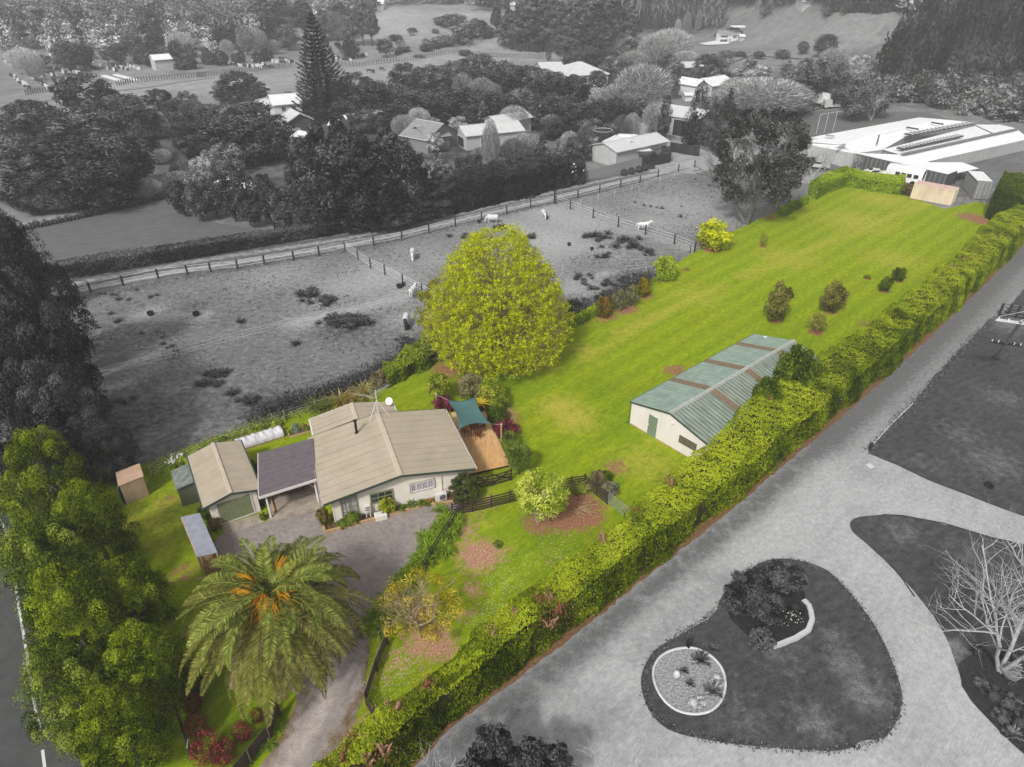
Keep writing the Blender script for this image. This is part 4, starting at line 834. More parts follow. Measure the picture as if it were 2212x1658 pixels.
# wood shelter with a flat metal roof
WR = M('weathered_flat_iron', C(168,170,182), C(140,142,154), scale=1.6, detail=9, rough=.45, spec=.4)
c4 = [g(7,1278,298,1.9), g(7,1405,266,1.9), g(7,1290,12,1.75), g(7,1172,38,1.75)]
ws, q, ins = slabshed('wood_shelter', 'long narrow log shelter with a flat blue-grey metal roof left of the palm', 'shelter', c4, [1.9,1.9,1.75,1.75], DARKT, WR, wall=False)
for i in (0, 1, 2, 3): MB().cyl(ins[i][0], ins[i][1], 0, 1.85 if i < 2 else 1.7, .07, 8).obj('post', TIMB, ws)
MB().bar((*ins[0],1.1),(*ins[3],1.1),.06,.12).bar((*ins[0],.5),(*ins[3],.5),.06,.12).obj('rail', WHITE, ws)
MB().bar((q[0][0]-.02,q[0][1],1.86),(q[3][0]-.02,q[3][1],1.72),.05,.14).obj('fascia', M('red_white_trim', C(225,205,200), C(190,120,110), scale=3), ws)
LOG = M('log_ends', C(190,150,110), C(120,84,60), scale=8)
for r_ in range(4):
    for k in range(16):
        t = .06+k*.056; c_ = ins[0]+(ins[3]-ins[0])*t; w_ = (ins[1]-ins[0]); a_ = c_+w_*.12; b_ = c_+w_*.85; zz = .12+r_*.2
        MB().tube([(*a_,zz),(*b_,zz+rng.uniform(-.03,.03))], .085, 6).obj('log', LOG, ws)
MB().bar((*(q[0]+[-.5,-.2]),.05),(*(q[0]+[.9,.35]),.05),.1,.06).obj('ground_beam', TIMB, ws)

# ---- timber deck with its shade sail, table and chairs
dc = [g('b',1650,870,.35), g('b',2078,775,.35), g('b',1822,228,.35), g('b',1480,238,.35)]
D0 = dc[0]; DK = root('deck', D0, 0, 'honey-coloured timber deck along the right side of the house', 'deck'); dq = [np.array(rel(p, D0)) for p in dc]
DKM = [M('deck_board_%d' % i, C(*c1), C(*c2), scale=4, stretch=(1,.25,1), rough=.7, bump=.2) for i, (c1, c2) in enumerate([((230,184,128),(196,146,94)), ((196,146,94),(150,102,62)), ((238,198,146),(206,158,108))])]
nb = 26
for i in range(nb):
    t0, t1 = i/nb, (i+.93)/nb; a0, a1 = dq[0]*(1-t0)+dq[1]*t0, dq[0]*(1-t1)+dq[1]*t1; b0, b1 = dq[3]*(1-t0)+dq[2]*t0, dq[3]*(1-t1)+dq[2]*t1
    cuts = [0, .3+.4*((i*7) % 5)/5, 1]
    for j in range(2):
        u0, u1 = cuts[j]+(.001 if j else 0), cuts[j+1]-.001
        MB().prism([tuple(a0*(1-u0)+b0*u0), tuple(a1*(1-u0)+b1*u0), tuple(a1*(1-u1)+b1*u1), tuple(a0*(1-u1)+b0*u1)], .32, .35).obj('deck_board', DKM[(i*3+j*2) % 3], DK)
MB().prism([tuple(p) for p in [dq[0]*.98+dq[2]*.02, dq[1]*.98+dq[3]*.02, dq[2]*.98+dq[0]*.02, dq[3]*.98+dq[1]*.02]], 0, .3).obj('deck_frame', DARKT, DK)
# outer edge timber
MB().bar((dq[1][0]+.06,dq[1][1],.17),(dq[2][0]+.06,dq[2][1],.17),.05,.3).obj('fascia', TIMB, DK)
sp = {'a': (g('b',1335,200), 'b', 1322, 50), 'b': (G(1041.8,874), 0, 1040.8, 838.7), 'c': (G(1083.3,955), 0, 1083, 917)}
POST = []
for k, (base, t_, x, y) in sp.items():
    px, py = P(t_, x, y); hh = HG(base[0], base[1], 0, py); hh = min(hh, 3.2); POST.append((base[0], base[1], hh))
    o = root('sail_post', base, 0, {'a': 'round timber sail post at the back of the house beside the lemon tree', 'b': 'round timber sail post behind the far deck corner', 'c': 'round timber sail post beside the purple bush and the hose'}[k], 'post', 'posts of the shade sail')
    MB().cyl(0,0,0,hh,.07,8).obj('shaft', TIMB, o); MB().cyl(0,0,hh,hh+.03,.075,8).obj('cap', WHITE, o)
zs = 2.45
cor = [(*g('b',1445,112,2.5), 2.5), (*g('b',1728,78,2.7), 2.7), (*g('b',1882,356,2.45), 2.45), (*g('b',1560,407,2.35), 2.35)]
N_ = 14; vv = []; sv = []
cc = sum(np.array(c_) for c_ in cor)/4
for j in range(N_+1):
    for i in range(N_+1):
        u, v = i/N_, j/N_
        p = (np.array(cor[0])*(1-u)+np.array(cor[1])*u)*(1-v)+(np.array(cor[3])*(1-u)+np.array(cor[2])*u)*v
        pull = (4*u*(1-u))*(abs(2*v-1)**3)*.13+(4*v*(1-v))*(abs(2*u-1)**3)*.13
        p = p+(cc-p)*pull*1.5; p[2] -= .18*math.sin(math.pi*u)*math.sin(math.pi*v); vv.append(tuple(p-np.array([cor[3][0], cor[3][1], 0])))
mb = MB(); mb.v = vv; mb.f = [(j*(N_+1)+i, j*(N_+1)+i+1, (j+1)*(N_+1)+i+1, (j+1)*(N_+1)+i) for j in range(N_) for i in range(N_)]
SAIL = M('teal_sail_cloth', C(78,112,108), C(66,98,96), scale=3, rough=.9, bump=.1)
sl_ = root('shade_sail', cor[3][:2], 0, 'teal four-cornered shade sail stretched over the deck table', 'shade sail')
s_ = mb.obj('cloth', SAIL, sl_, smooth=True); sm = s_.modifiers.new('solid', 'SOLIDIFY'); sm.thickness = .012
ox, oy = cor[3][:2]
for i, pt in ((0, POST[0]), (1, POST[1]), (2, POST[2]), (3, (*g('b',1545,430,2.5), 2.5))):
    MB().tube([(cor[i][0]-ox, cor[i][1]-oy, cor[i][2]), (pt[0]-ox, pt[1]-oy, pt[2]-.06)], .012, 5).obj('rope', WHITE, sl_)
WOOD = M('red_brown_timber', C(132,78,50), C(92,52,34), scale=5, rough=.6)
tp = g('b',1700,425,.35); ta = R(112)
TB = root('outdoor_table', (*tp, .35), ta, 'red-brown timber dining table on the deck under the teal sail', 'table')
for i in range(6): MB().box(-.85,.85,-.45+i*.15,-.45+i*.15+.135,.7,.735).obj('slat', WOOD, TB)
MB().box(-.8,.8,-.4,-.36,.6,.698).box(-.8,.8,.36,.4,.6,.698).obj('apron', WOOD, TB)
for a in (-.75,.75):
    for b in (-.37,.37): MB().box(a-.04,a+.04,b-.04,b+.04,0,.6).obj('leg', WOOD, TB)
def chair(loc, rz, label):
    c = root('outdoor_chair', (*loc, .35), rz, label, 'chair', 'timber chairs round the deck table')
    for i in range(4): MB().box(-.24,.24,-.22+i*.115,-.22+i*.115+.1,.42,.44).obj('seat_slat', WOOD, c)
    for i in range(5): MB().hexa([(-.2+i*.085,.22,.46),(-.14+i*.085,.22,.46),(-.14+i*.085,.25,.46),(-.2+i*.085,.25,.46),(-.2+i*.085,.33,.92),(-.14+i*.085,.33,.92),(-.14+i*.085,.36,.92),(-.2+i*.085,.36,.92)]).obj('back_slat', WOOD, c)
    MB().box(-.27,.27,.33,.38,.92,.97).obj('top_rail', WOOD, c)
    for x0 in (-.24,.24):
        MB().box(x0-.025,x0+.025,-.24,-.19,0,.6).obj('leg', WOOD, c); MB().box(x0-.025,x0+.025,.2,.25,0,.46).obj('leg', WOOD, c); MB().box(x0-.03,x0+.03,-.26,.3,.602,.63).obj('armrest', WOOD, c)
    return c
def tloc(u, v): return (tp[0]+u*math.cos(ta)-v*math.sin(ta), tp[1]+u*math.sin(ta)+v*math.cos(ta))
chair(tloc(-1.15,0), ta+R(90), 'timber chair at the near end of the deck table')
chair(tloc(1.15,0), ta-R(90), 'timber chair at the far shaded end of the deck table')
chair(tloc(-.35,.72), ta, 'timber chair on the house side of the table, nearer one')
chair(tloc(.4,.72), ta, 'timber chair on the house side of the table, farther one')
chair(tloc(-.3,-.72), ta+R(180), 'timber chair on the garden side of the table, nearer one')
chair(tloc(.45,-.72), ta+R(180), 'timber chair on the garden side of the table, farther one')

# ---- big green-roofed shed
SR = R(-49.6); s0 = (10.3, 48.45); SW, SD, SE, SG = 8.0, 18.4, 2.3, 3.25
SHD = root('farm_shed', s0, SR, 'long white metal shed with a ribbed green roof beside the hedge', 'shed')
GRN = M('green_ribbed_iron', C(162,178,164), C(134,152,140), scale=1.2, rough=.5, spec=.35, big=(.95,.95,.95,1), bigs=.6, wave=(.9, R(90), (.7,.75,.73,1), .9))
GRN2 = M('green_ribbed_iron_dirty', C(166,180,166), C(118,128,116), scale=3, rough=.6, spec=.3, stretch=(.15,1.6,1), wave=(.75, R(90), (.45,.46,.44,1), .9))
SKY_L = M('grimy_skylight', C(150,128,104), C(92,80,68), scale=7, detail=9, rough=.7)
mb = MB(); mb.poly([(0,0,0),(SW,0,0),(SW,0,SE),(SW/2,0,SG),(0,0,SE)]); mb.poly([(0,SD,0),(0,SD,SE),(SW/2,SD,SG),(SW,SD,SE),(SW,SD,0)]); mb.poly([(0,0,0),(0,0,SE),(0,SD,SE),(0,SD,0)]); mb.poly([(SW,0,0),(SW,SD,0),(SW,SD,SE),(SW,0,SE)]); mb.obj('wall', CREAM2, SHD)
n = 30
for i in range(n):
    x0, x1 = SW*i/n, SW*(i+.9)/n; f_ = lambda x: SE+(SG-SE)*(1-abs(x-SW/2)/(SW/2))
    zt0, zt1 = f_(x0)-.02, f_(x1)-.02; MB().prism([(x0,-.025),(x1,-.025),(x1,-.003),(x0,-.003)], [.06]*4, [zt0,zt1,zt1,zt0]).obj('wall_panel', CREAM2, SHD)
mb = MB().box(-.05, SW+.05, -.045, -.028, 0, .1).obj('base_flashing', TIMB, SHD)
so = .12; zee = SE-so*.24+.07; zrr = SG+.07; n = 22
for sd in (0, 1):
    for i in range(n):
        y0, y1 = -so+(SD+2*so)*i/n, -so+(SD+2*so)*(i+1)/n-.012; sk = i in (6, 12, 18)
        xa, za, xb, zb = (-so, zee, SW/2-.01, zrr) if sd == 0 else (SW/2+.01, zrr, SW+so, zee)
        mb = MB().hexa([(xa,y0,za-.04),(xb,y0,zb-.04),(xb,y1,zb-.04),(xa,y1,za-.04),(xa,y0,za),(xb,y0,zb),(xb,y1,zb),(xa,y1,za)])
        for r_ in range(4):
            ya = y0+(y1-y0)*(r_+.35)/4; mb.hexa([(xa,ya,za+.001),(xb,ya,zb+.001),(xb,ya+.07,zb+.001),(xa,ya+.07,za+.001),(xa,ya+.015,za+.035),(xb,ya+.015,zb+.035),(xb,ya+.055,zb+.035),(xa,ya+.055,za+.035)])
        mb.obj('skylight_sheet' if sk else 'roof_sheet', SKY_L if sk else (GRN if sd == 0 else GRN2), SHD)
MB().hexa([(SW/2-.2,-so-.02,zrr-.03),(SW/2+.2,-so-.02,zrr-.03),(SW/2+.2,SD+so+.02,zrr-.03),(SW/2-.2,SD+so+.02,zrr-.03),(SW/2-.12,-so-.02,zrr+.09),(SW/2+.12,-so-.02,zrr+.09),(SW/2+.12,SD+so+.02,zrr+.09),(SW/2-.12,SD+so+.02,zrr+.09)]).obj('ridge_cap', M('ridge_cap_pale', C(190,190,182), C(150,152,146), scale=4, rough=.5), SHD)
for (xa, za, xb, zb) in ((-so, zee, SW/2, zrr), (SW/2, zrr, SW+so, zee)):
    MB().hexa([(xa,-so-.04,za-.17),(xb,-so-.04,zb-.17),(xb,-so-.01,zb-.17),(xa,-so-.01,za-.17),(xa,-so-.04,za-.01),(xb,-so-.04,zb-.01),(xb,-so-.01,zb-.01),(xa,-so-.01,za-.01)]).obj('barge_board', FASC, SHD)
MB().box(-so-.1, -so, -so, SD+so, zee-.14, zee-.03).obj('gutter', FASC, SHD)
GDM = M('green_door', C(130,150,124), C(112,132,108), scale=2, wave=(3, 0, (.8,.8,.8,1), 1))
opening(SHD, 'f', SW, SD, 1.95, 2.85, .05, 2.05, GDM, GDM, 'door', fw=.06, depth=.06); MB().box(2.0,2.06,-.12,-.06,1.0,1.15).obj('door_handle', WHITE, SHD)
opening(SHD, 'f', SW, SD, 5.15, 6.85, 1.0, 1.72, M('dark_frame', C(92,88,76)), M('dull_glass', C(118,112,88), C(90,86,70), scale=4, rough=.2, spec=.6), 'window', cols=3, fw=.06, depth=.06)
v_ = MB().lathe([(.12,0),(.12,.1),(.05,.14)], 12).obj('round_vent', WHITE, SHD, (4.35,-.03,2.45)); v_.rotation_euler = (R(90),0,0)
v_ = MB().tube([(-.08,-.09,2.05),(-.08,-.09,.05),(-.3,-.2,.03)], .04, 6).obj('downpipe', FASC, SHD)
MB().lathe([(.2,0),(.24,.08),(.18,.2),(.05,.27)], 12).obj('roof_vent', WHITE, SHD, (1.3, SD-.2, SG-.75))
# ================================================================ PLANTS AND FENCES NEAR THE HOUSE
# ---- date palm
PB = G(584,1288,5.5)
PALM = root('date_palm', PB, 0, 'large feathery date palm with orange flower stalks beside the gravel drive', 'palm tree')
FRM = [LM('frond_%s' % n_, C(*a), C(*b_), C(*c_), .15, .0) for n_, a, b_, c_ in (('green',(66,78,30),(112,124,50),(170,174,92)),('olive',(72,76,32),(112,114,50),(160,154,88)),('dry',(130,108,82),(168,142,112),(205,184,160)))]
mb = MB(); mb.lathe([(.55,0),(.42,.5),(.36,1.5),(.36,3.4),(.5,4.3),(.6,4.9),(.45,5.3),(.1,5.45)], 14); mb.obj('trunk', M('palm_trunk', C(120,96,66), C(70,54,36), scale=5, bump=1.0), PALM)
def frond(name, L_, el, droop, mat, wid=.62, tw=0.0):
    """arched frond from the origin along +x"""
    n = 22; pts = []; x = z = 0; a = el
    for i in range(n+1):
        pts.append((x, 0, z)); x += math.cos(a)*L_/n; z += math.sin(a)*L_/n; a -= droop/n*(1.4*i/n+.3)
    pts = np.array(pts); k = 74; t = np.linspace(.1, .995, k); f = t*n; i0 = np.minimum(f.astype(int), n-1); fr_ = (f-i0)[:, None]
    p = pts[i0]*(1-fr_)+pts[i0+1]*fr_; tg = nrm(pts[i0+1]-pts[i0]); up = np.cross(tg, np.array([0, -1, 0])[None].repeat(k, 0)); up *= np.sign(up[:, 2:3]+1e-6)
    V = []; rn = []
    for s_ in (-1, 1):
        ll = wid*np.sin(np.clip(t*.86+.13, 0, 1)*np.pi)**.6*rng.uniform(.9, 1.05, k)
        dr = nrm(tg*.75+np.array([0, s_, 0])*1.0+up*.28+rng.normal(size=(k, 3))*.05-np.array([0, 0, .18]))
        c_ = p+dr*(ll/2)[:, None]; nn = nrm(np.cross(dr, tg)*s_+rng.normal(size=(k, 3))*.12)
        V.append(leaves(c_, nn, ll/2, .031, along=dr)); rn.append(np.clip(rng.normal(.5, .2, k), 0, 1))
    # the midrib as a chain of pale blades
    seg_ = pts[1:]-pts[:-1]; mid = (pts[1:]+pts[:-1])/2+up[0]*.01; V.append(leaves(mid, np.tile([0, 0, 1.], (n, 1))+0, L_/n*.62, .035*np.linspace(1.3, .4, n), along=seg_)); rn.append(np.full(n, .98))
    V.append(leaves(mid, np.tile([0, 1., 0], (n, 1)), L_/n*.62, .03*np.linspace(1.3, .4, n), along=seg_)); rn.append(np.full(n, .95))
    return qmesh(name, np.concatenate(V), np.concatenate(rn), mat)
specs = []
for ring, (cnt, L_, el, dp, m_) in enumerate([(8, 3.0, R(72), 1.3, 0), (14, 4.4, R(54), 1.8, 0), (20, 5.2, R(36), 1.9, 0), (24, 5.9, R(18), 1.75, 1), (26, 5.9, R(2), 1.6, 1), (26, 5.8, R(-16), 1.3, 1), (24, 5.3, R(-36), .9, 2)]):
    ms = [frond('frond_%d_%d' % (ring, v), L_*rng.uniform(.92, 1.05), el+rng.normal()*.05, dp*rng.uniform(.8, 1.2), FRM[m_]) for v in range(3)]
    for i in range(cnt):
        o = link('frond', ms[i % 3], None, PALM, (0, 0, 5.35-ring*.06), None); a = 6.283*(i+rng.uniform(-.3, .3))/cnt+ring*.4
        o.rotation_euler = (rng.normal()*.25, rng.normal()*.07, a); o.scale = (rng.uniform(.9, 1.08),)*3
for i in range(11):
    o = link('dead_frond', ms[i % 3], None, PALM, (0, 0, 4.8)); o.rotation_euler = (rng.normal()*.3, R(32+rng.uniform(0, 10)), 6.28*i/11-1.7+rng.normal()*.2); o.scale = (.95, .35, .9)
ORG = M('orange_flower_stalk', C(244,184,24), C(236,158,20), scale=3, rough=.7)
def spray(name, L_):
    mb = MB(); mb.tube([(0,0,0),(L_*.4,0,L_*.12)], [.035,.02], 5)
    for i in range(46):
        a = rng.normal()*.75; b = rng.normal()*.5+.15; l = L_*rng.uniform(.45, .75); m1 = (L_*.4+math.cos(a)*l*.5, math.sin(a)*l*.5, L_*.12+math.sin(b)*l*.5+.05); m2 = (L_*.4+math.cos(a)*l*.95, math.sin(a)*l*.95, L_*.1+math.sin(b)*l*.6-.1)
        mb.tube([(L_*.4,0,L_*.12), m1, m2], [.012,.012,.008], 3, cap=False)
    return mb.mesh(name)
spm = [spray('flower_stalk_a', 1.25), spray('flower_stalk_b', 1.55)]
for i, (a, el, dz) in enumerate(((-1.35,.15,5.5),(-.55,.3,5.5),(.35,.35,5.6),(.9,.4,5.6),(2.1,.35,5.6),(2.75,.3,5.5),(3.4,.15,5.4),(-2.1,-.05,5.2),(-2.5,.1,5.1),(-1.7,-.3,4.9),(-.95,-.1,5.3),(3.0,-.1,5.3),(-1.45,.35,5.7))):
    o = link('flower_stalk', spm[i % 2], ORG, PALM, (0, 0, dz)); o.rotation_euler = (0, -el-.02, a); o.scale = (1.35,)*3

# ---- the great spring-green tree in the middle of the lawn edge
GY = LM('spring_leaf', C(132,142,8,k=1.1), C(182,190,14,k=1.25), C(212,212,36,k=1.35), .35, .0)
TW = M('grey_twigs', C(150,138,104), C(108,96,70), scale=6)
tb = G(1072,768); th_ = 13.0; tw_ = 15.2
BT = root('spring_tree', (tb[0], tb[1]), 0, 'huge rounded yellow-green spring tree with fine twigs between lawn and paddock', 'tree')
V, r_, c_, _ = crown_arrays('great', 5200, 27, .0062, .5, (.015, .04), up=.4, tint=.13, inner=.5, lshell=.1, cmin=.05)
sc_ = np.array([tw_, tw_, th_]); V = V.reshape(-1, 4, 3); cen = V.mean(1, keepdims=True); V = V-cen; cen = cen*(1+.11*pn(nrm(cen[:, 0]-[0, 0, .4]), 2.6, 77)[:, None, None]*[1, 1, .5]); V = V+cen; V = (cen*sc_+(V-cen)*13.5).reshape(-1, 3)
link('crown', qmesh('spring_crown', V, r_), GY, BT)
mb = MB(); mb.tube([(0,0,0),(0,0,1.6),(.1,0,4.0)], [.55,.42,.34], 10)
for i in range(150):
    t = c_[rng.integers(len(c_))]*sc_*np.array([.97,.97,.98]); s0_ = np.array([0, 0, rng.uniform(1.2, 4.5)]); m1 = s0_*.55+t*.45+np.array([0,0,-.25])+rng.normal(size=3)*.4
    mb.tube([s0_, m1, t], [.13,.07,.02], 5, cap=False)
mb.obj('trunk', TW, BT)
V, r_ = twig_arrays('great', 9000, .045, .0011, base=.1); V = V.reshape(-1, 4, 3); V = (V*sc_).reshape(-1, 3)
o = link('twigs', qmesh('spring_twigs', V, r_), LM('twig_blades', C(120,106,76), C(150,136,100), C(182,168,130), 0, 0), BT); o['kind'] = 'stuff'
# bare young tree against its left side
def bare(name, label, loc, h, spread, n1, n2, n3, r0, mat, cat='tree', lean=(0, 0), fork=.25, trunks=1, seed=0, crown_lab=None, up=.8, parts=True, fine=None):
    """leafless tree: tapered trunk, limbs, branches and twigs of real tubes"""
    rr = np.random.default_rng(seed+11); rt = root(name, loc, 0, label, cat); mbt = MB(); mb = MB(); tips = []
    def grow(p, d_, l, r, lev, M_):
        k = 4; pts = [p]; q = p.copy(); dd = d_.copy()
        for i in range(k):
            dd = dd+rr.normal(size=3)*.16+np.array([0, 0, .06*up]); dd /= np.linalg.norm(dd); q = q+dd*l/k; pts.append(q.copy())
        M_.tube(pts, [r*(1-.55*i/k) for i in range(k+1)], 6 if lev < 2 else 4 if lev < 3 else 3, cap=False)
        nn = (n1, n2, n3, 0)[min(lev, 3)]
        for j in range(nn):
            t = .35+.65*(j+rr.uniform(0, 1))/nn; i0 = min(int(t*k), k-1); b = pts[i0]+(pts[i0+1]-pts[i0])*(t*k-i0)
            a = rr.normal(size=3); a -= a.dot(dd)*dd; a /= np.linalg.norm(a); nd = dd*.75+a*rr.uniform(.5, 1.0)*spread+np.array([0, 0, .15*up]); nd /= np.linalg.norm(nd)
            grow(b, nd, l*rr.uniform(.48, .72), r*.42, lev+1, mb)
    for t in range(trunks):
        a = 6.28*t/max(trunks, 1)+.6; d0 = np.array([lean[0]+(math.cos(a)*.35 if trunks > 1 else 0), lean[1]+(math.sin(a)*.35 if trunks > 1 else 0), 1.0]); d0 /= np.linalg.norm(d0)
        grow(np.array([0., 0, 0])+(np.array([math.cos(a), math.sin(a), 0])*r0*.6 if trunks > 1 else 0), d0, h*.55, r0, 0, mbt)
    mbt.obj('trunk', mat, rt, smooth=True); mb.obj('branches', mat, rt)
    return rt
PBK = M('pale_branch', C(190,172,128), C(150,132,92), scale=6)
bare('bare_tree', 'slim bare tan-branched tree leaning against the left side of the huge spring tree', G(1068-5-1, 795) if False else G(1066-0, 798) if False else G(1064,800) if False else g(5,770,755), 7.2, .55, 7, 4, 3, .13, PBK, seed=2)
bare('bare_tree', 'second slim bare tree with tan branches, just left of the spring tree trunk', G(985,745), 6.0, .6, 6, 4, 3, .10, PBK, seed=5)
SLM = LM('spring_leaf_low', C(112,118,10), C(150,152,22), C(186,178,50), .3, .1)
crownat('egg', G(950,745), 7.5, 5.2, SLM, 'thin olive-yellow saplings crowding the left foot of the spring tree', 'leafy_tree', 'tree')

# ---- dark green conifers along the road, lower left
CONI = LM('conifer_leaf', C(32,45,6), C(84,104,14), C(156,170,40), .15, .1)
CONB = LM('conifer_leaf_blue', C(38,53,12), C(92,112,30), C(160,172,68), .15, .1)
nearc = []
for v in range(2):
    V, r_, c_, _ = crown_arrays('egg', 120, 300, .0135, .30, (.06, .125), up=.8, tint=.26, inner=.6, cmin=.12, flat=1.2, lshell=.8); nearc.append((qmesh('near_conifer_crown_%d' % v, V, r_), limb_mesh('near_conifer_trunk_%d' % v, .03, [c_[i]*.5 for i in range(6)], .35)))
def topat(cx, cy, h):   # ground point of a tree of height h whose crown middle is seen at (cx, cy)
    return G(cx, cy, h*.55)
cl_ = [(98,1020,7.5,5.4,0,'topmost dark green roadside conifer, next to the tan garden shed'),(35,1130,7.5,4.6,1,'dark conifer at the left picture edge, second up the roadside row'),(200,1135,7.0,5.2,0,'roadside conifer beside the lawn left of the garage'),
 (110,1225,8.0,5.4,1,'pale-tipped roadside conifer in the middle of the row on the road side'),(278,1295,6.0,4.8,0,'roadside conifer on the lawn side, level with the log shelter'),(160,1345,8.0,5.2,0,'full roadside conifer in the middle of the row, below the pale-tipped one'),
 (318,1440,6.2,4.9,0,'roadside conifer with its trunk base beside the palm'),(150,1490,6.6,4.8,1,'lower roadside conifer overhanging the white edge line'),(262,1575,5.6,4.6,0,'lowest roadside conifer near the bottom picture edge')]
for cx, cy, h, wd, v, lab in cl_:
    p = topat(cx, cy, h); rt = root('conifer', p, rng.uniform(0, 6.28), lab, 'tree', 'green conifers along the road')
    a = link('crown', nearc[v % 2][0], parent=rt); b = link('trunk', nearc[v % 2][1], parent=rt)
    for o, m_ in ((a, CONB if v else CONI), (b, MB_BARK)):
        if not o.data.materials: o.data.materials.append(m_)
        remat(o, m_); o.scale = (wd, wd, h)
# dark grey giants behind them on the paddock side
DG = lg(46, .12); DG2 = lg(58, .12)
for cx, cy, h, wd, lab in [(60,640,15,9,'towering dark grey tree filling the left picture edge above the lane'),(20,760,14,8,'dark grey evergreen at the left edge beside the lane end'),(95,800,13,8.5,'large dark grey evergreen left of the paddock fence tape'),(130,905,10,7,'dark grey evergreen leaning over the paddock corner'),(30,890,11,8,'dark grey evergreen at the left edge above the green conifers'),(215,960,6.5,5,'lowest dark grey evergreen next to the tan garden shed'),(20,560,12,6,'dark grey tree at the left edge by the garden path')]:
    p = G(cx, cy, h*.55); rt = root('evergreen_tree', p, rng.uniform(0, 6.28), lab, 'tree', 'dark evergreens at the left edge')
    a = link('crown', nearc[0][0], parent=rt); b = link('trunk', nearc[0][1], parent=rt)
    for o, m_ in ((a, DG if cx < 100 else DG2), (b, BARKG)): remat(o, m_); o.scale = (wd, wd, h)

# ---- ornamental trees and shrubs of the garden
YEL = LM('kowhai_leaf', C(150,136,24), C(204,182,50), C(232,210,84), .3, .0)
ky = g(8,520,800)
KT = bare('kowhai_tree', 'half-leafless tree with mustard yellow foliage beside the gravel drive', ky, 4.6, .9, 8, 5, 4, .13, PBK, seed=8, trunks=3)
V, r_, c_, _ = crown_arrays('round', 60, 90, .014, .4, (.05, .10), up=.3, inner=.75); V2 = V.reshape(-1, 4, 3); cen = V2.mean(1); keep = (cen[:, 0] > .05) | (cen[:, 2] < .48) | (rng.uniform(size=len(cen)) < .45)
V2 = V2[keep]; o = link('crown', qmesh('kowhai_crown', V2.reshape(-1, 3), r_[keep]), YEL, KT); o.scale = (5.6, 5.0, 4.7); o.rotation_euler = (0, 0, R(-20))
MAG = LM('bright_leaf', C(124,146,26), C(182,198,60), C(224,228,110), .3, .0)
mg = g('u7',985,680); MT = bare('magnolia_tree', 'small bright lime-green tree standing in reddish bark mulch by the dark rail fence', mg, 3.0, .7, 6, 4, 2, .12, M('lichen_bark', C(178,170,140), C(140,130,104), scale=8), seed=9, trunks=3)
V, r_, _, _ = crown_arrays('round', 110, 75, .022, .5, (.07, .13), up=.5, tint=.3, inner=.5, cmin=.3); o = link('crown', qmesh('magnolia_crown', V, r_), MAG, MT); o.scale = (4.4, 4.0, 4.2); o.location = (.15, .1, .2)
BOX = LM('box_leaf', C(52,62,26), C(78,88,40), C(112,120,62), .15, .0)
crownat('clip', g('b',1625,1128), 2.3, 2.5, BOX, 'large round clipped dark green bush at the right corner of the house', 'clipped_shrub', 'shrub')
GOLD = LM('golden_leaf', C(90,104,14), C(150,158,30), C(208,206,60), .25, .0)
crownat('bush', g('b',835,1275), 1.45, 1.5, GOLD, 'golden variegated bush under the sage green house window', 'shrub', 'shrub')
crownat('bush', g('b',480,1360), .9, 1.5, LM('mid_leaf', C(66,84,24), C(104,122,40), C(146,160,66), .2, .1), 'low green bush in front of the sage french doors', 'shrub', 'shrub')
MIDL = MATS['mid_leaf']
crownat('bush', g('b',380,1400), .55, 1.1, MIDL, 'low creeping green plant at the left part of the front bed', 'shrub', 'shrub')
crownat('bush', g('b',190,1380), 1.5, 1.3, LM('bronze_leaf', C(80,72,34), C(116,106,48), C(150,138,66), .2, .1), 'bronze-green bush at the left front corner of the house', 'shrub', 'shrub')
BRL = MATS['bronze_leaf']
for x, y, h, wd, lab in ((980,1245,.5,.8,'low brown-green plant left of the white flowers in the front bed'),(1070,1215,.6,.9,'low plant with white flowers in the front bed'),(1180,1195,.55,.9,'low green plant right of the white flowers in the front bed'),(1245,1190,.4,.6,'small plant with orange flowers beside the heat pump')):
    crownat('bush', g('b',x,y), h, wd, MIDL, lab, 'flowering_plant', 'plant')
WF = LM('white_petal', C(225,225,215), C(238,238,230), C(245,245,240), .2, 0); OF = LM('orange_petal', C(220,100,20), C(236,130,30), C(240,160,60), .2, 0); RF = LM('red_petal', C(180,50,50), C(205,80,80), C(225,130,120), .2, 0)
def flowers(p, n, r, h, sz, mat, label, name='flowers', cat='flowers'):
    q = np.stack([rng.normal(0, r, n), rng.normal(0, r, n), h*rng.uniform(.6, 1.1, n)], 1); V = leaves(q, np.tile([0,-.3,1.], (n, 1))+rng.normal(size=(n, 3))*.4, sz, sz*.8)
    rt = root(name, p, 0, label, cat); o = link('petals', qmesh('petals', V, rng.uniform(0, 1, n)), mat, rt); o['kind'] = 'stuff'
    mb = MB(); [mb.tube([(a*.8, b*.8, 0), (a, b, c)], .008, 3, cap=False) for a, b, c in q[::3]]; mb.obj('stems', DARKT if False else MIDL, rt); return rt
flowers(g('b',1065,1200), 26, .16, .65, .055, WF, 'cluster of white flowers in the bed under the white window')
flowers(g('b',1255,1180), 14, .1, .5, .05, OF, 'orange-red flowers in the bed left of the heat pump')
flowers(g('b',1410,1110), 24, .2, .8, .04, RF, 'wispy pinkish flowers between heat pump and round bush')
flowers(g('a',735,720), 24, .22, .5, .10, WF, 'white arum flowers beside the wire fence behind the garage')
flowers(g('a',655,775), 22, .2, .45, .10, WF, 'lower patch of white arum flowers near the lean-to store')
flowers(g('a',1110,1430), 26, .3, .5, .05, OF, 'orange flowers at the left front corner of the garage')
flowers(g('a',1600,1330), 22, .14, .7, .05, LM('yellow_petal', C(220,190,20), C(236,206,40), C(240,220,80), .2, 0), 'yellow flowers between the garage apron and the carport')
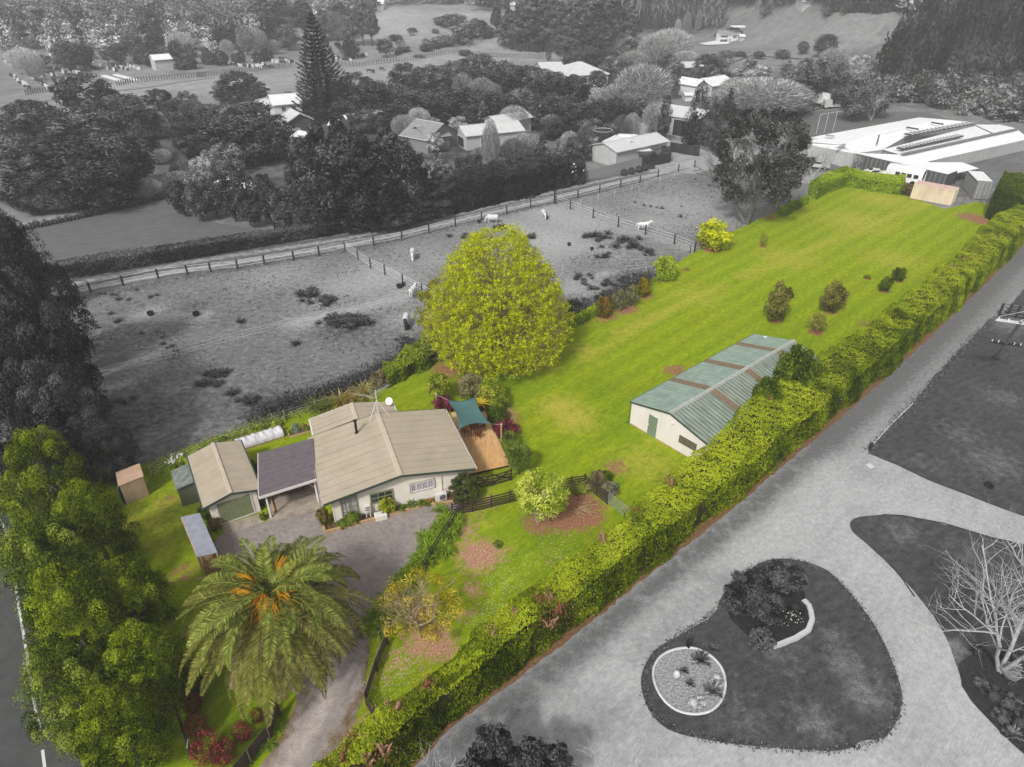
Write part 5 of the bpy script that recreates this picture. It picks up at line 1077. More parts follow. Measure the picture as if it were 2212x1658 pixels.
crownat('bush', g('a',1590,1335), .7, .6, MIDL, 'small green plant carrying yellow flowers between garage and carport', 'shrub', 'shrub')
crownat('bush', g('a',1100,1420), 1.0, 1.2, BRL, 'scrubby plant at the left front corner of the garage', 'shrub', 'shrub')
crownat('bush', g('a',1010,1330), 1.3, 1.3, DKG_L, 'dark shrub between garage and log shelter', 'shrub', 'shrub')
crownat('bush', g('a',1570,1180), 1.2, 1.0, DKG_L, 'dark shrub in the gap between garage and carport', 'shrub', 'shrub')
crownat('bush', g('a',1470,860), 1.2, 1.6, DKG_L, 'dark shrub behind the right side of the garage', 'shrub', 'shrub')
crownat('bush', G(490,1222), .8, 1.1, MIDL, 'low round bush on the gravel beside the log shelter', 'shrub', 'shrub')
PUR = LM('purple_leaf', C(74,26,34), C(112,44,54), C(152,78,88), .2, .0)
crownat('bush', g('b',2040,470), 1.35, 2.5, PUR, 'mounded wine-red maple beside the right edge of the deck', 'shrub', 'shrub')
crownat('bush', g('b',1400,210), 1.3, 2.3, PUR, 'dark wine-red maple at the far corner of the house roof', 'shrub', 'shrub')
crownat('bush', g('b',1490,215), 1.0, 1.2, PUR, 'smaller wine-red maple touching the far deck corner', 'shrub', 'shrub')
crownat('clip', g('b',1960,345), 1.5, 2.0, DKG_L, 'round clipped dark green bush on the garden side of the deck', 'clipped_shrub', 'shrub')
crownat('bush', g('b',1950,215), 1.6, 2.4, OLIV_L, 'loose olive bush behind the round clipped bush by the deck', 'shrub', 'shrub')
crownat('bush', g('b',1700,110), 1.6, 2.2, OLIV_L, 'yellow-green bush behind the shade sail', 'shrub', 'shrub')
crownat('round', G(951,866), 2.8, 2.6, LM('lemon_leaf', C(96,116,20), C(146,162,40), C(205,204,80), .3, 0), 'lemon tree with yellow fruit standing behind the house', 'lemon_tree', 'tree')
crownat('round', g(5,990,1000) if False else G(1062,875), 2.6, 3.0, MATS['lemon_leaf'], 'second lemon tree right of the far sail post', 'lemon_tree', 'tree')
crownat('bush', g(5,855,920), 2.4, 3.3, LM('mauve_green_leaf', C(96,92,60), C(128,124,80), C(160,152,110), .2, 0), 'rounded greyish-mauve shrub between the two lemon trees', 'shrub', 'shrub')
pot = root('plant_pot', g('b',1790,220,.35)+(.35,), 0, 'black pot with a yellow-green cycad on the far deck corner', 'potted plant'); MB().lathe([(.18,0),(.26,.12),(.28,.42),(.24,.5)], 14).obj('pot', BLACK, pot)
PF = [frond('small_frond_%d' % i, .95, R(62-i*14), 1.4, MATS['kowhai_leaf'], .16) for i in range(2)]
for i in range(16):
    o = link('frond', PF[i % 2], None, pot, (0,0,.5)); o.rotation_euler = (0,0,i*.393)
# fan palms beside the deck
FPL = LM('fan_palm_leaf', C(56,76,24), C(92,112,40), C(140,150,70), .2, 0)
def fan_mesh(name):
    V = []; k = 22
    for i in range(k):
        a = -2.2+4.4*i/(k-1); d_ = np.array([[math.cos(a), math.sin(a), -.15]]); V.append(leaves(np.array([[.75, 0, 0]])+d_*.27, np.array([[0, 0, 1.]])+rng.normal(size=(1, 3))*.15, .3, .028, along=d_))
    V.append(leaves(np.array([[.38, 0, .0]]), np.array([[0, 0, 1.]]), .4, .018, along=np.array([[1., 0, 0]]))); V = np.concatenate(V); V[:, 2] -= .22*np.maximum(V[:, 0]-.4, 0)**2
    return qmesh(name, V, np.clip(rng.normal(.5, .2, len(V)//4), 0, 1))
FM = fan_mesh('fan_leaf')
def fanpalm(p, h, s_, label):
    rt = root('fan_palm', p, 0, label, 'palm tree', 'fan palms beside the deck'); MB().cyl(0,0,0,h,.1,8,.08).obj('trunk', MB_BARK, rt)
    for i in range(34):
        o = link('leaf', FM, FPL, rt, (0, 0, h)); o.rotation_euler = (rng.normal()*.3, R(-60+i*3.3), i*2.4); o.scale = (s_,)*3
fanpalm(g('b',2170,870), 1.8, .95, 'larger fan palm at the right front corner of the deck'); fanpalm(g('b',2075,600), 1.0, .6, 'smaller fan palm beside the wine-red maple'); fanpalm(g('b',2125,690), .9, .6, 'low fan palm between the other two')
hs_ = root('garden_hose', g('b',1965,545)+(.02,), 0, 'coiled yellow garden hose beside the deck edge', 'hose'); mb = MB()
for k in range(4): mb.tube([(.18*math.cos(a*.5)*(1+.1*k), .18*math.sin(a*.5)*(1+.1*k), .03+k*.03) for a in range(13)], .014, 5)
mb.obj('coil', M('yellow_hose', C(200,190,90), C(180,170,70), scale=4), hs_)
cpts = [g('b', x, y) for x, y in ((2000,160),(2040,180),(2090,230),(2112,270),(2108,300),(2085,340),(2068,385))]
ce = root('curved_edging', cpts[0], 0, 'curved concrete edging strip round the garden bed right of the deck', 'garden edging')
MB().tube([(*rel(p, cpts[0]), .05) for p in cpts], .06, 6).obj('kerb', conc, ce)
# photinia with red new leaves, lower left
REDL = LM('red_leaf', C(70,40,34), C(140,52,56), C(190,92,94), .25, .0)
for x, y, h, wd, lab in ((462,1640,1.7,1.9,'red-leaved shrub at the bottom edge left of the dark rail fence'),(432,1590,1.6,1.2,'red-leaved shrub along the leaning dark pole'),(425,1540,1.4,1.0,'topmost red-leaved shrub under the palm fronds'),(490,1650,1.4,1.4,'red-leaved shrub in the corner of the two dark fences'),(530,1600,1.3,1.1,'red-leaved shrub inside the wide dark rail fence'),(560,1560,1.0,.8,'smallest red-leaved shrub at the upper end of the dark fence')):
    crownat('sparse', G(x, y), h*1.1, wd*1.15, REDL, lab, 'red_shrub', 'shrub', group='red-leaved shrubs at the gateway')
crownat('bush', G(415,1500), 1.8, 1.6, LM('very_dark_leaf', C(36,44,26), C(52,62,36), C(76,86,54), .1, 0), 'very dark shrub between the lowest conifer and the palm', 'shrub', 'shrub')  # very dark green leaves
# strap-leaved clumps along the drive
def strap_mesh(name, n, L_, w_, arch=.5):
    V = []
    for i in range(n):
        a = rng.uniform(0, 6.28); e = rng.uniform(.5, 1.35); l = L_*rng.uniform(.7, 1.1); d1 = np.array([[math.cos(a)*math.cos(e), math.sin(a)*math.cos(e), math.sin(e)]]); e2 = e-arch*1.6; d2 = np.array([[math.cos(a)*math.cos(e2), math.sin(a)*math.cos(e2), math.sin(e2)]])
        b = np.array([[rng.normal()*.05, rng.normal()*.05, 0]]); nn = np.cross(d1, np.array([[-math.sin(a), math.cos(a), 0]]))
        V.append(leaves(b+d1*l*.3, nn, l*.34, w_, along=d1)); V.append(leaves(b+d1*l*.56+d2*l*.24, np.cross(d2, np.array([[-math.sin(a), math.cos(a), 0]])), l*.3, w_, along=d2))
    V = np.concatenate(V); return qmesh(name, V, np.clip(np.repeat(rng.normal(.5, .25, n), 2), 0, 1))
AGM = LM('agapanthus_leaf', C(70,96,20), C(120,150,36), C(176,196,70), .2, .15); agp = strap_mesh('agapanthus_clump', 60, .75, .028)
def clumps_along(pts, n, wid, label, group, s_=(.8, 1.2), mesh=None, mat=None, name='agapanthus', cat='plant'):
    q, L_ = resample([G(*p) for p in pts], 200)
    for i in range(n):
        k = min(199, int(200*(i+rng.uniform(0, 1))/n)); p = q[k]+rng.normal(size=2)*wid; o = link(name, mesh or agp, mat or AGM, None, (p[0], p[1], 0), rng.uniform(0, 6.28)); sc0 = rng.uniform(*s_); o.scale = (sc0,)*3
        tag(o, label, cat, group); o['_px'] = PR(p[0], p[1], 0)[0]
clumps_along([(975,1118),(960,1145),(945,1175),(925,1205),(905,1225)], 58, .42, 'strap-leaved green clump in the dense planting along the upper drive fence', 'strap-leaved clumps along the upper drive fence')
clumps_along([(885,1250),(860,1290),(835,1320),(812,1350),(805,1375)], 34, .35, 'strap-leaved green clump below the mustard yellow tree', 'strap-leaved clumps under the yellow tree')
clumps_along([(596,1540),(590,1590),(560,1625),(535,1660)], 16, .14, 'bright green strap-leaved clump edging the drive beside the dark rail fence', 'strap-leaved clumps at the lower drive edge', (.5, .8))
# flax and vegetables behind the house
FLX = LM('flax_leaf', C(110,96,40), C(160,140,66), C(205,186,110), .2, .05); flx = strap_mesh('flax_clump', 80, 1.7, .045, .55); FLG = LM('flax_leaf_green', C(70,84,28), C(108,120,44), C(150,158,76), .2, .05)
for i, (x, y, m_, l_) in enumerate(((760,875,FLX,'golden flax clump behind the house roof, rightmost'),(735,880,FLX,'golden flax clump behind the rear wing ridge'),(708,888,FLG,'green flax clump by the wire fence behind the house'),(785,860,FLX,'small golden flax clump nearest the clothesline'),(685,890,FLG,'leftmost green flax clump by the wire fence'))):
    o = link('flax_bush', flx, m_, None, (*G(x, y), 0), i*1.3); o.scale = (1+.1*(i % 2),)*3; remat(o, m_); tag(o, l_, 'plant', 'flax clumps behind the house')
VEG = LM('vegetable_leaf', C(96,122,20), C(150,172,40), C(200,206,90), .25, .1)
for i in range(26):
    t = i/25; px_ = 385+t*215+rng.normal()*6; py_ = 1008-t*98+rng.normal()*5-2; py_ = min(py_, 1018-t*100)
    p = G(px_, py_+8); o = crownat('bush', p, rng.uniform(.35, .75), rng.uniform(.7, 1.3), VEG if i % 3 else MIDL, 'leafy vegetable plant in the strip along the wire fence', 'vegetable_plant', 'plant', group='vegetables along the wire fence', stem=True); o['_px'] = px_
def rbed(c4, h, label, name='raised_bed', soil=True):
    o = c4[0]; rt = root(name, o, 0, label, 'raised bed'); q = [rel(p, o) for p in c4]
    for i in range(4): MB().bar((*q[i], h/2), (*q[(i+1) % 4], h/2), .05, h).obj('board', TIMB, rt)
    if soil: MB().prism(q, .0, h-.04).obj('soil', MATS['bed_soil'], rt)
    return rt
rb1 = [g('a',1860,500), g('a',2070,440), g('a',2040,375), g('a',1818,432)]; rbed(rb1, .2, 'low timber raised bed with cabbages between the white tunnel and the rear wing')
CAB = LM('cabbage_leaf', C(90,108,92), C(124,140,120), C(160,172,150), .1, 0)
for x, y, m_, l_ in ((1900,440,CAB,'blue-green cabbage in the middle of the low raised bed'),(1935,455,CAB,'blue-green cabbage at the front of the low raised bed'),(1920,400,CAB,'blue-green cabbage at the back of the low raised bed'),(1985,400,VEG,'leafy green vegetable beside the cabbages'),(1860,460,VEG,'leafy green vegetable in the left end of the low raised bed'),(2040,430,MIDL,'dark leafy vegetable at the right end of the raised bed')):
    crownat('bush', g('a',x,y), .5, .7, m_, l_, 'cabbage', 'vegetable')
t0, t1 = np.array(g('a',1350,640)), np.array(g('a',1790,500)); dv = (t1-t0)/np.linalg.norm(t1-t0); nv_ = np.array([-dv[1], dv[0]]); LT = np.linalg.norm(t1-t0)
tn = root('garden_tunnel', tuple(t0), math.atan2(dv[1], dv[0]), 'white cloth-covered hoop tunnel over a timber-edged vegetable bed', 'garden tunnel')
for a, b in (((0,0),(LT,0)),((0,1.1),(LT,1.1)),((0,0),(0,1.1)),((LT,0),(LT,1.1))): MB().bar((*a,.13),(*b,.13),.05,.26).obj('board', TIMB, tn)
mb = MB(); nj, ni = 26, 10
for j in range(nj+1):
    for i in range(ni+1):
        a = math.pi*i/ni; w0 = 1+.06*math.sin(j*1.9+i)+.05*math.sin(j*.8)-.12*abs(math.sin(j*math.pi/5)); mb.v.append((-.1+(LT+.2)*j/nj, .55-math.cos(a)*.62, .22+math.sin(a)**.8*.62*w0))
mb.f = [(j*(ni+1)+i, j*(ni+1)+i+1, (j+1)*(ni+1)+i+1, (j+1)*(ni+1)+i) for j in range(nj) for i in range(ni)]
WCL = M('white_cloth', C(222,218,220), C(196,192,196), scale=3, rough=.8, bump=.6, bscale=4); o = mb.obj('cover', WCL, tn); mm = o.modifiers.new('s', 'SOLIDIFY'); mm.thickness = .01
# post and wire fence behind the house
def wirefence(name, label, pts, h, mat, wires=4, pr=.05, group=None, wmat=None, wr=.008, cat='fence', zf=None, wz=None, pw=None):
    W_ = [(*(G(*p)), 0.) if not zf else GT(*p) for p in pts]; o = W_[0]; rt = root(name, o, 0, label, cat, group); q = [(a-o[0], b-o[1], c-o[2]) for a, b, c in W_]
    pm = MB().cyl(0,0,0,h,pr,6).mesh('post')
    for p in q: link('post', pm, mat, rt, p)
    zs_ = wz or [h*(k+1)/(wires+.3) for k in range(wires)]
    for zz in zs_: MB().tube([(a, b, c+zz) for a, b, c in q], wr, 4, cap=False).obj('wire', wmat or STEEL, rt)
    return rt
wirefence('wire_fence', 'post and wire fence dividing the vegetable strip from the grey paddock', [(330,1030),(384,1004),(462,965.6),(543,941),(591,917),(617,910),(684,889.5),(740,872),(800,850)], 1.15, BRONZE, 4, .07, wr=.01)
wirefence('wire_fence', 'dark post and wire fence along the far side of the lawn', [(1237,691.6),(1264,678),(1300,660),(1330,640),(1359.5,618),(1400,598),(1440,575),(1490,548)], 1.1, DARKT, 4, .06, wr=.008)
wirefence('wire_fence', 'brown post and wire fence beside the low hedge at the lawn top', [(1590,495),(1620,480),(1650,466),(1680,452),(1705,441),(1724,434),(1745,424)], 1.2, M('rust_post', C(150,110,70), C(110,80,50), scale=4), 4, .06, wr=.008)
wirefence('wire_fence', 'short brown post and wire fence right of the cream container', [(2062,436),(2078.5,442),(2095,432),(2118,438),(2140,446)], 1.2, MATS['rust_post'], 4, .07, wr=.008)
# dark timber post and rail fences
def railfence(name, label, pts, h, rails, mat, pw=.1, rw=.03, rh=.11, braces=(), topmat=None, spaced=None, cat='fence', ground=True):
    W_ = [G(*p) for p in pts]; o = W_[0]; rt = root(name, o, 0, label, cat); q = [rel(p, o) for p in W_]
    for p in q: MB().box(p[0]-pw/2, p[0]+pw/2, p[1]-pw/2, p[1]+pw/2, 0, h+.04).obj('post', mat, rt)
    for i in range(len(q)-1):
        a, b = np.array(q[i]), np.array(q[i+1]); n_ = np.array([(b-a)[1], -(b-a)[0]])/np.linalg.norm(b-a)*(pw/2+rw/2+.002); d_ = (b-a)/np.linalg.norm(b-a)*.004
        for k in range(rails):
            zz = h*(k+.75)/rails-.02; MB().bar((*(a+n_+d_), zz), (*(b+n_-d_), zz), rw, rh).obj('rail', (topmat if (topmat and k == rails-1) else mat), rt)
        if i in braces:
            for s_ in (0, 1):
                A, B = (a, b) if s_ == 0 else (b, a); MB().bar((*(A-n_), .15), (*(B-n_), h-.1), rw, rh).obj('brace', mat, rt)
    return rt
railfence('rail_fence', 'long dark five-rail timber fence running behind the lime-green tree', [(977,1113),(1020.6,1106),(1062,1096),(1102,1086),(1146,1075.5),(1190,1064.5),(1233.6,1055),(1262.6,1049.8)], 1.15, 5, DARKT)
railfence('rail_fence', 'dark timber fence panel running down from the corner post to the metal gate', [(1262.6,1049.8),(1288,1070),(1311,1089.5)], 1.15, 5, DARKT)
railfence('gate_fence', 'dark timber gates with crossed braces closing the front of the deck', [(1033,1055),(1064,1050),(1105,1038)], 1.15, 4, DARKT, braces=(0, 1))
railfence('rail_fence', 'dark timber fence with pale top rail at the right edge of the gravel drive', [(838,1392),(815,1450),(793,1522)], 1.05, 5, DARKT, topmat=M('pale_rail', C(150,145,138), C(120,112,104), scale=4))
railfence('rail_fence', 'short dark fence from the drive corner into the long hedge', [(793,1522),(812,1555),(834,1588)], 1.05, 5, DARKT)
railfence('rail_fence', 'wide dark timber rail fence curving along the left edge of the drive', [(606,1545),(586,1600),(545,1650),(505,1700)], 1.2, 6, M('aged_timber', C(96,84,72), C(60,50,44), scale=5, bump=.4), rh=.16)
railfence('rail_fence', 'dark timber fence hidden in the strap-leaved planting beside the drive', [(1000,1100),(970,1150),(935,1205),(915,1240)], 1.0, 3, DARKT)
lp = root('leaning_pole', (*G(378,1525), 0), 0, 'dark pole lying along the red shrubs with a short white pipe', 'pole'); a = G(421,1650); MB().tube([(0,0,.5),(*rel(a, G(378,1525)),.5)], .07, 8).obj('shaft', DARKT, lp)
for f in (.1,.5,.9): q = rel(a, G(378,1525)); MB().cyl(q[0]*f, q[1]*f, 0, .45, .06, 6).obj('post', DARKT, lp)
q = rel(G(412,1622), G(378,1525)); MB().tube([(q[0]-.1,q[1]+.25,.6),(q[0]+.05,q[1]-.2,.6)], .035, 8).obj('white_pipe', WHITE, lp)
mg0, mg1 = np.array(G(1313,1090)), np.array(G(1368,1133)); gt = root('metal_gate', tuple(mg0), 0, 'shiny galvanised tubular farm gate between the rail fence and the hedge', 'gate'); dd = mg1-mg0
for k in range(7): MB().tube([(0,0,.2+k*.16),(dd[0],dd[1],.2+k*.16)], .026 if k in (0,6) else .016, 6).obj('bar', STEEL, gt)
for f in (0, 1): MB().tube([(dd[0]*f,dd[1]*f,.15),(dd[0]*f,dd[1]*f,1.2)], .028, 6).obj('frame_end', STEEL, gt)
# brush pile, cut branches on the mulch
bp = root('brush_pile', g('u7',1440,340), 0, 'heap of leafy prunings lying inside the fence corner', 'brush pile'); V, r_, _, _ = crown_arrays('bush', 40, 60, .06, .4, (.1,.2), up=.4); o = link('foliage', qmesh('brush_leaves', V, r_), OLIV_L, bp); o.scale = (1.9, 1.4, .7)
mb = MB()
for i in range(26): a = rng.uniform(0, 6.28); mb.tube([(rng.normal()*.3, rng.normal()*.3, .55), (math.cos(a)*.9, math.sin(a)*.7, .3+rng.uniform(0,.5))], .015, 4)
mb.obj('stick', PBK, bp)
cb_ = root('cut_branches', g('u7',1450,520), 0, 'pale cut branches scattered on the reddish mulch', 'branches'); mb = MB()
for i in range(16): a = rng.normal()*.5-.4; x0, y0 = rng.normal()*.4, rng.normal()*.35; mb.tube([(x0,y0,.05+i*.01),(x0+math.cos(a)*.6,y0+math.sin(a)*.6,.06+i*.012),(x0+math.cos(a+.3)*1.0,y0+math.sin(a+.3)*1.0,.08)], [.03,.02,.01], 5)
mb.obj('stick', PBK, cb_)
BRB = LM('brown_bush', C(84,72,50), C(118,104,72), C(150,138,100), .15, 0); GRB = LM('grey_green_bush', C(92,94,68), C(124,124,92), C(154,152,118), .15, 0)
crownat('bush', g('u7',1640,240), 1.1, 1.5, BRB, 'brownish bush outside the fence corner, left one of the pair', 'shrub', 'shrub'); crownat('bush', g('u7',1735,240), 1.1, 1.2, DKG_L, 'dark green bush outside the fence corner beside the brownish one', 'shrub', 'shrub'); crownat('bush', g('u7',1780,350), .9, 1.6, GRB, 'grey-green low bush beside the top of the metal gate', 'shrub', 'shrub')
crownat('bush', g('u7',530,945), .35, .8, MIDL, 'small tuft of green weeds on the pink woodchip patch', 'weed', 'plant')
# shrubs of the lawn
MUL = M('bark_mulch', C(165,112,80), C(112,72,50), scale=7, detail=8, bump=1.0, grain=(18,.3))
def ring(p, r, label):
    o = root('mulch_ring', p, 0, label, 'mulch ring'); n = 22; pts = [(r*math.cos(6.283*i/n)*(1+rng.normal()*.05), r*math.sin(6.283*i/n)*(1+rng.normal()*.05)) for i in range(n)]
    mb = MB(); mb.v = [(x, y, .012) for x, y in pts]+[(x*.7, y*.7, .07) for x, y in pts]; mb.f = [(i, (i+1) % n, n+(i+1) % n, n+i) for i in range(n)]+[tuple(range(n, 2*n))]; mb.obj('mulch', MUL, o)
MGL = LM('magnolia_leaf', C(66,74,30), C(104,108,44), C(156,146,74), .15, .05)
for i, (bx, by, ty, wp, mat, lab, kd, rr_) in enumerate([
 (1674,693,609,62,MGL,'tallest dark leafy shrub on the lawn above the green-roofed shed','bush',.75),(1794,673,609,62,MGL,'broad dark shrub with yellow tips on the lawn, right of the tallest one','bush',.8),(1761,718,678,42,LM('thin_leaf', C(120,122,50), C(156,150,70), C(184,176,96), .25, 0),'small thin-leaved tree in a mulch ring below the two dark shrubs','dome',.75),
 (1909.6,629,598,33,DKG_L,'small round dark shrub near the hedge, left of its twin','bush',.7),(1938,606,578,36,DKG_L,'small round dark shrub near the hedge, farther twin','bush',.7),(1873,602,594,20,OLIV_L,'tiny seedling in a mulch ring left of the two round shrubs','bush',.45),
 (1538,538,478,92,GY,'bright yellow-green bushy tree where the lawn meets the paddock','bush',1.5),(1647,533,505,20,MATS['thin_leaf'],'thin sapling standing alone in the upper lawn','sparse',.5),(1434.7,603,552,62,LM('lime_thin', C(120,150,20), C(160,182,40), C(196,206,80), .3, 0),'low spreading lime-green tree by the end of the far lawn fence','bush',.9),(1483,583,580,8,MGL,'tiny plant in a bare mulch ring near the far fence','bush',.5)]):
    p = G(bx, by); h = HG(p[0], p[1], 0, ty); dpt = p[1]*CP+CH*SP; crownat(kd, p, h, wp*dpt/F, mat, lab, 'lawn_shrub' if kd != 'sparse' else 'sapling', 'shrub'); ring(p, rr_, 'round ring of reddish bark mulch under the '+{0:'tallest dark shrub on the lawn',1:'broad yellow-tipped shrub',2:'small thin-leaved tree',3:'nearer round shrub by the hedge',4:'farther round shrub by the hedge',5:'tiny seedling',6:'bright yellow-green tree by the fence',7:'lone thin sapling',8:'low lime-green tree',9:'tiny plant near the far fence'}[i])
ORF = LM('camellia_leaf', C(70,80,22), C(98,106,34), C(176,122,52), .2, 0)
for bx, by, ty, wp, mat, lab in ((1303,684,640,42,ORF,'bush dotted with orange flowers by the far lawn fence'),(1335,668,628,38,LM('olive_grey', C(84,88,60), C(116,116,80), C(146,142,104), .15, 0),'olive-grey bush between the orange-flowered bush and the yellow-fruited one'),(1362,660,618,38,MATS['olive_grey'],'second olive-grey bush, right of the first'),(1389,640,600,36,LM('yellow_fruit', C(60,76,18), C(90,104,28), C(190,160,40), .2, 0),'dark bush dotted with yellow fruit by the far lawn fence')):
    p = G(bx, by); h = HG(p[0], p[1], 0, ty); crownat('bush', p, h, wp*(p[1]*CP+CH*SP)/F, mat, lab, 'flowering_bush', 'shrub')
flowers(G(1300,692), 60, .7, .08, .07, LM('pink_petal', C(220,100,100), C(236,130,120), C(240,170,160), .2, 0), 'fallen pink petals under the orange-flowered bush', 'fallen_petals', 'petals')
LH2 = LM('low_hedge_leaf', C(84,110,14), C(128,156,24), C(176,196,50), .2, 0)
def hp(pts): return [G(*p) for p in pts]
hedge('low_hedge', 'low bright green hedge at the right foot of the spring tree', 'hedge', hp([(1225,716),(1250,703),(1288,684)]), hp([(1225,704),(1250,692),(1284,672)]), 1.0, 200, .09, LH2, HCORE, seed=21)
hedge('low_hedge', 'loose low green hedge below the brown wire fence at the lawn top', 'hedge', hp([(1690,470),(1715,456),(1745,442)]), hp([(1680,462),(1708,448),(1740,434)]), 1.0, 130, .11, LH2, HCORE, seed=22, rough=.35)
hedge('back_hedge', 'bright green clipped hedge forming the left back corner of the lawn', 'hedge', hp([(1762,432),(1790,418),(1826,405)]), hp([(1745,418),(1785,398),(1822,388)]), 2.3, 120, .13, LH2, HCORE, seed=23)
hedge('back_hedge', 'bright green clipped hedge along the back of the lawn', 'hedge', hp([(1826,403),(1880,414),(1920,420),(1946,422)]), hp([(1826,388),(1880,399),(1920,404),(1946,406)]), 2.2, 120, .13, LH2, HCORE, seed=24)
crownat('bush', G(1955,422), 2.0, 2.6, BRB, 'brown bush at the right end of the back hedge', 'shrub', 'shrub')
DH = LM('dark_hedge_leaf', C(44,60,14), C(66,84,18), C(104,120,30), .15, 0)
hedge('dark_hedge', 'tall dark green hedge block at the right picture edge above the lawn', 'hedge', hp([(2128,472),(2165,486),(2240,515)]), hp([(2150,430),(2200,440),(2290,455)]), 4.6, 90, .13, DH, HCORE, seed=25)
hedge('shrub_hedge', 'rough green bank of shrubs left of the spring tree foot', 'hedge', hp([(840,838),(880,820),(925,800),(960,775)]), hp([(830,815),(875,790),(915,760),(940,735)]), [1.4,2.0,2.2,2.4], 150, .11, LM('bank_leaf', C(80,100,18), C(116,136,28), C(160,172,60), .2, 0), HCORE, seed=26, rough=.5)
crownat('bush', G(822,835), 1.6, 2.4, BRB, 'brown-green scrub at the left end of the shrub bank', 'shrub', 'shrub')
# car in the carport
def car(loc, rz, label, paint, glass, sc_=1.0, group=None, plate=None):
    rt = root('parked_car', loc, rz, label, 'car', group); L_, W_ = 4.3*sc_, 1.76*sc_
    prof = [(-2.15,.35),(-2.1,.72),(-1.95,.86),(-1.1,.95),(-.45,1.38),(.6,1.42),(1.35,1.2),(1.95,.95),(2.13,.8),(2.15,.35)]
    mb = MB(); n = len(prof)
    for s_ in (-1, 1):
        for w_ in (1.0, .86):
            for x, z in prof: mb.v.append((x*sc_, s_*W_/2*(w_ if z > .9 else (1.0 if w_ == 1 else .97))*(1 if z < .9 else .84 if w_ == 1 else .8), z*sc_))
    a, b = 0, 2*n
    mb.f.append(tuple(range(0, n))); mb.f.append(tuple(range(2*n, 3*n))[::-1])
    for i in range(n-1): mb.f.append((i, 2*n+i, 2*n+i+1, i+1))
    mb.f.append((n-1, 3*n-1, 2*n, 0)); mb.v = mb.v; o = mb.obj('body', paint, rt); bv = o.modifiers.new('b', 'BEVEL'); bv.width = .05; bv.segments = 2
    def gl(pts, nm): m2 = MB(); m2.poly(pts); m2.obj(nm, glass, rt)
    hw_ = W_/2*.8
    gl([(-1.08*sc_,-hw_,.985*sc_),(-1.08*sc_,hw_,.985*sc_),(-.5*sc_,hw_*.9,1.37*sc_),(-.5*sc_,-hw_*.9,1.37*sc_)], 'windscreen')
    gl([(.72*sc_,-hw_*.9,1.42*sc_),(.72*sc_,hw_*.9,1.42*sc_),(1.33*sc_,hw_,1.235*sc_),(1.33*sc_,-hw_,1.235*sc_)], 'rear_window')
    for s_ in (-1, 1): gl([(-.85*sc_,s_*(W_/2*.93),1.0*sc_),(1.2*sc_,s_*(W_/2*.93),1.0*sc_),(.6*sc_,s_*(W_/2*.86),1.36*sc_),(-.4*sc_,s_*(W_/2*.86),1.36*sc_)], 'side_window')
    wm = MB().tube([(0,-.1,0),(0,.1,0)], .32*sc_, 14).mesh('wheel')
    for x in (-1.35, 1.3):
        for s_ in (-1, 1): w0 = link('wheel', wm, BLACK, rt, (x*sc_, s_*W_*.45, .32*sc_)); MB().tube([(0,s_*.105,0),(0,s_*.115,0)], .19*sc_, 10).obj('rim', STEEL, w0)
    for s_ in (-1, 1): MB().box(-2.17*sc_,-2.05*sc_,s_*.62-.18,s_*.62+.18,.62*sc_,.74*sc_).obj('headlight', STEEL, rt); MB().box(2.05*sc_,2.17*sc_,s_*.62-.18,s_*.62+.18,.68*sc_,.84*sc_).obj('tail_light', M('tail_red', C(150,40,36), C(120,30,28)), rt)
    MB().box(-2.19*sc_,-2.16*sc_,-.26,.26,.42*sc_,.54*sc_).obj('number_plate', WHITE, rt); MB().box(-2.175*sc_,-2.1*sc_,-.5,.5,.56*sc_,.66*sc_).obj('grille', STEEL, rt)
    return rt
cl0 = g('a',1890,1075); car((cl0[0]-.65, cl0[1]+1.75), R(110-180), 'dark bronze car parked under the slate-grey carport roof', M('dark_bronze_paint', C(70,58,54), C(60,50,46), rough=.25, spec=.6, scale=2), GLASS)
# ================================================================ PADDOCKS, NEIGHBOURS, HILLS
WIRE = M('white_tape', C(215), C(190), scale=4); PST = M('dark_post', C(62), C(36), scale=5); GPST = M('grey_post', C(120), C(80), scale=5)
lanep = [(95,655),(135,646),(197,633),(267,618),(343,603),(406,594.6),(456,589.6),(514,583),(572,573),(635,563),(690,553),(746,541.7),(807.7,531.7),(868.6,520),(927,505),(984,490),(1040,476.5),(1094.6,463),(1146,449.8),(1198,439.7),(1248,428.7),(1295,417),(1340,406),(1382,396),(1421,383),(1465,371),(1500,362)]
def tapefence(name, label, pts, h, wz, pm=PST, pw=.09, cat='fence', wr=.022, taper=1):
    W_ = [G(*p) for p in pts]; o = W_[0]; rt = root(name, o, 0, label, cat); q = [rel(p, o) for p in W_]
    pmesh = MB().box(-pw,pw,-pw,pw,0,h).mesh('post')
    for p in q: link('post', pmesh, pm, rt, p)
    for zz in wz: MB().tube([(*p, zz) for p in q], wr, 4, cap=False).obj('tape', WIRE, rt)
    return rt
tapefence('paddock_fence', 'long fence of dark posts and white tapes between the lane and the paddocks', lanep, 1.35, (.45,.85,1.25), wr=.028)
tapefence('paddock_fence', 'fence of dark posts and white rails dividing the two left paddocks', [(746,541.7),(774,561),(801,579.6),(832,594.6),(870.6,614.7),(912,636),(935,650)], 1.35, (.3,.6,.95,1.25), wr=.035)
tapefence('paddock_fence', 'fence of dark posts and wires crossing the right paddock behind the white horse', [(1198,440),(1232,453),(1281,471.5),(1335,491),(1393.6,508),(1456,528),(1500,545)], 1.5, (.5,.95,1.35), wr=.025)
tapefence('electric_fence', 'thin white electric tape fence across the large left paddock', [(204,815),(224,818.7-1),(384.6,775),(526.7,734),(645,705),(774,673),(886,646)], 1.15, (.4,.75,1.1), WIRE, .018, wr=.01)
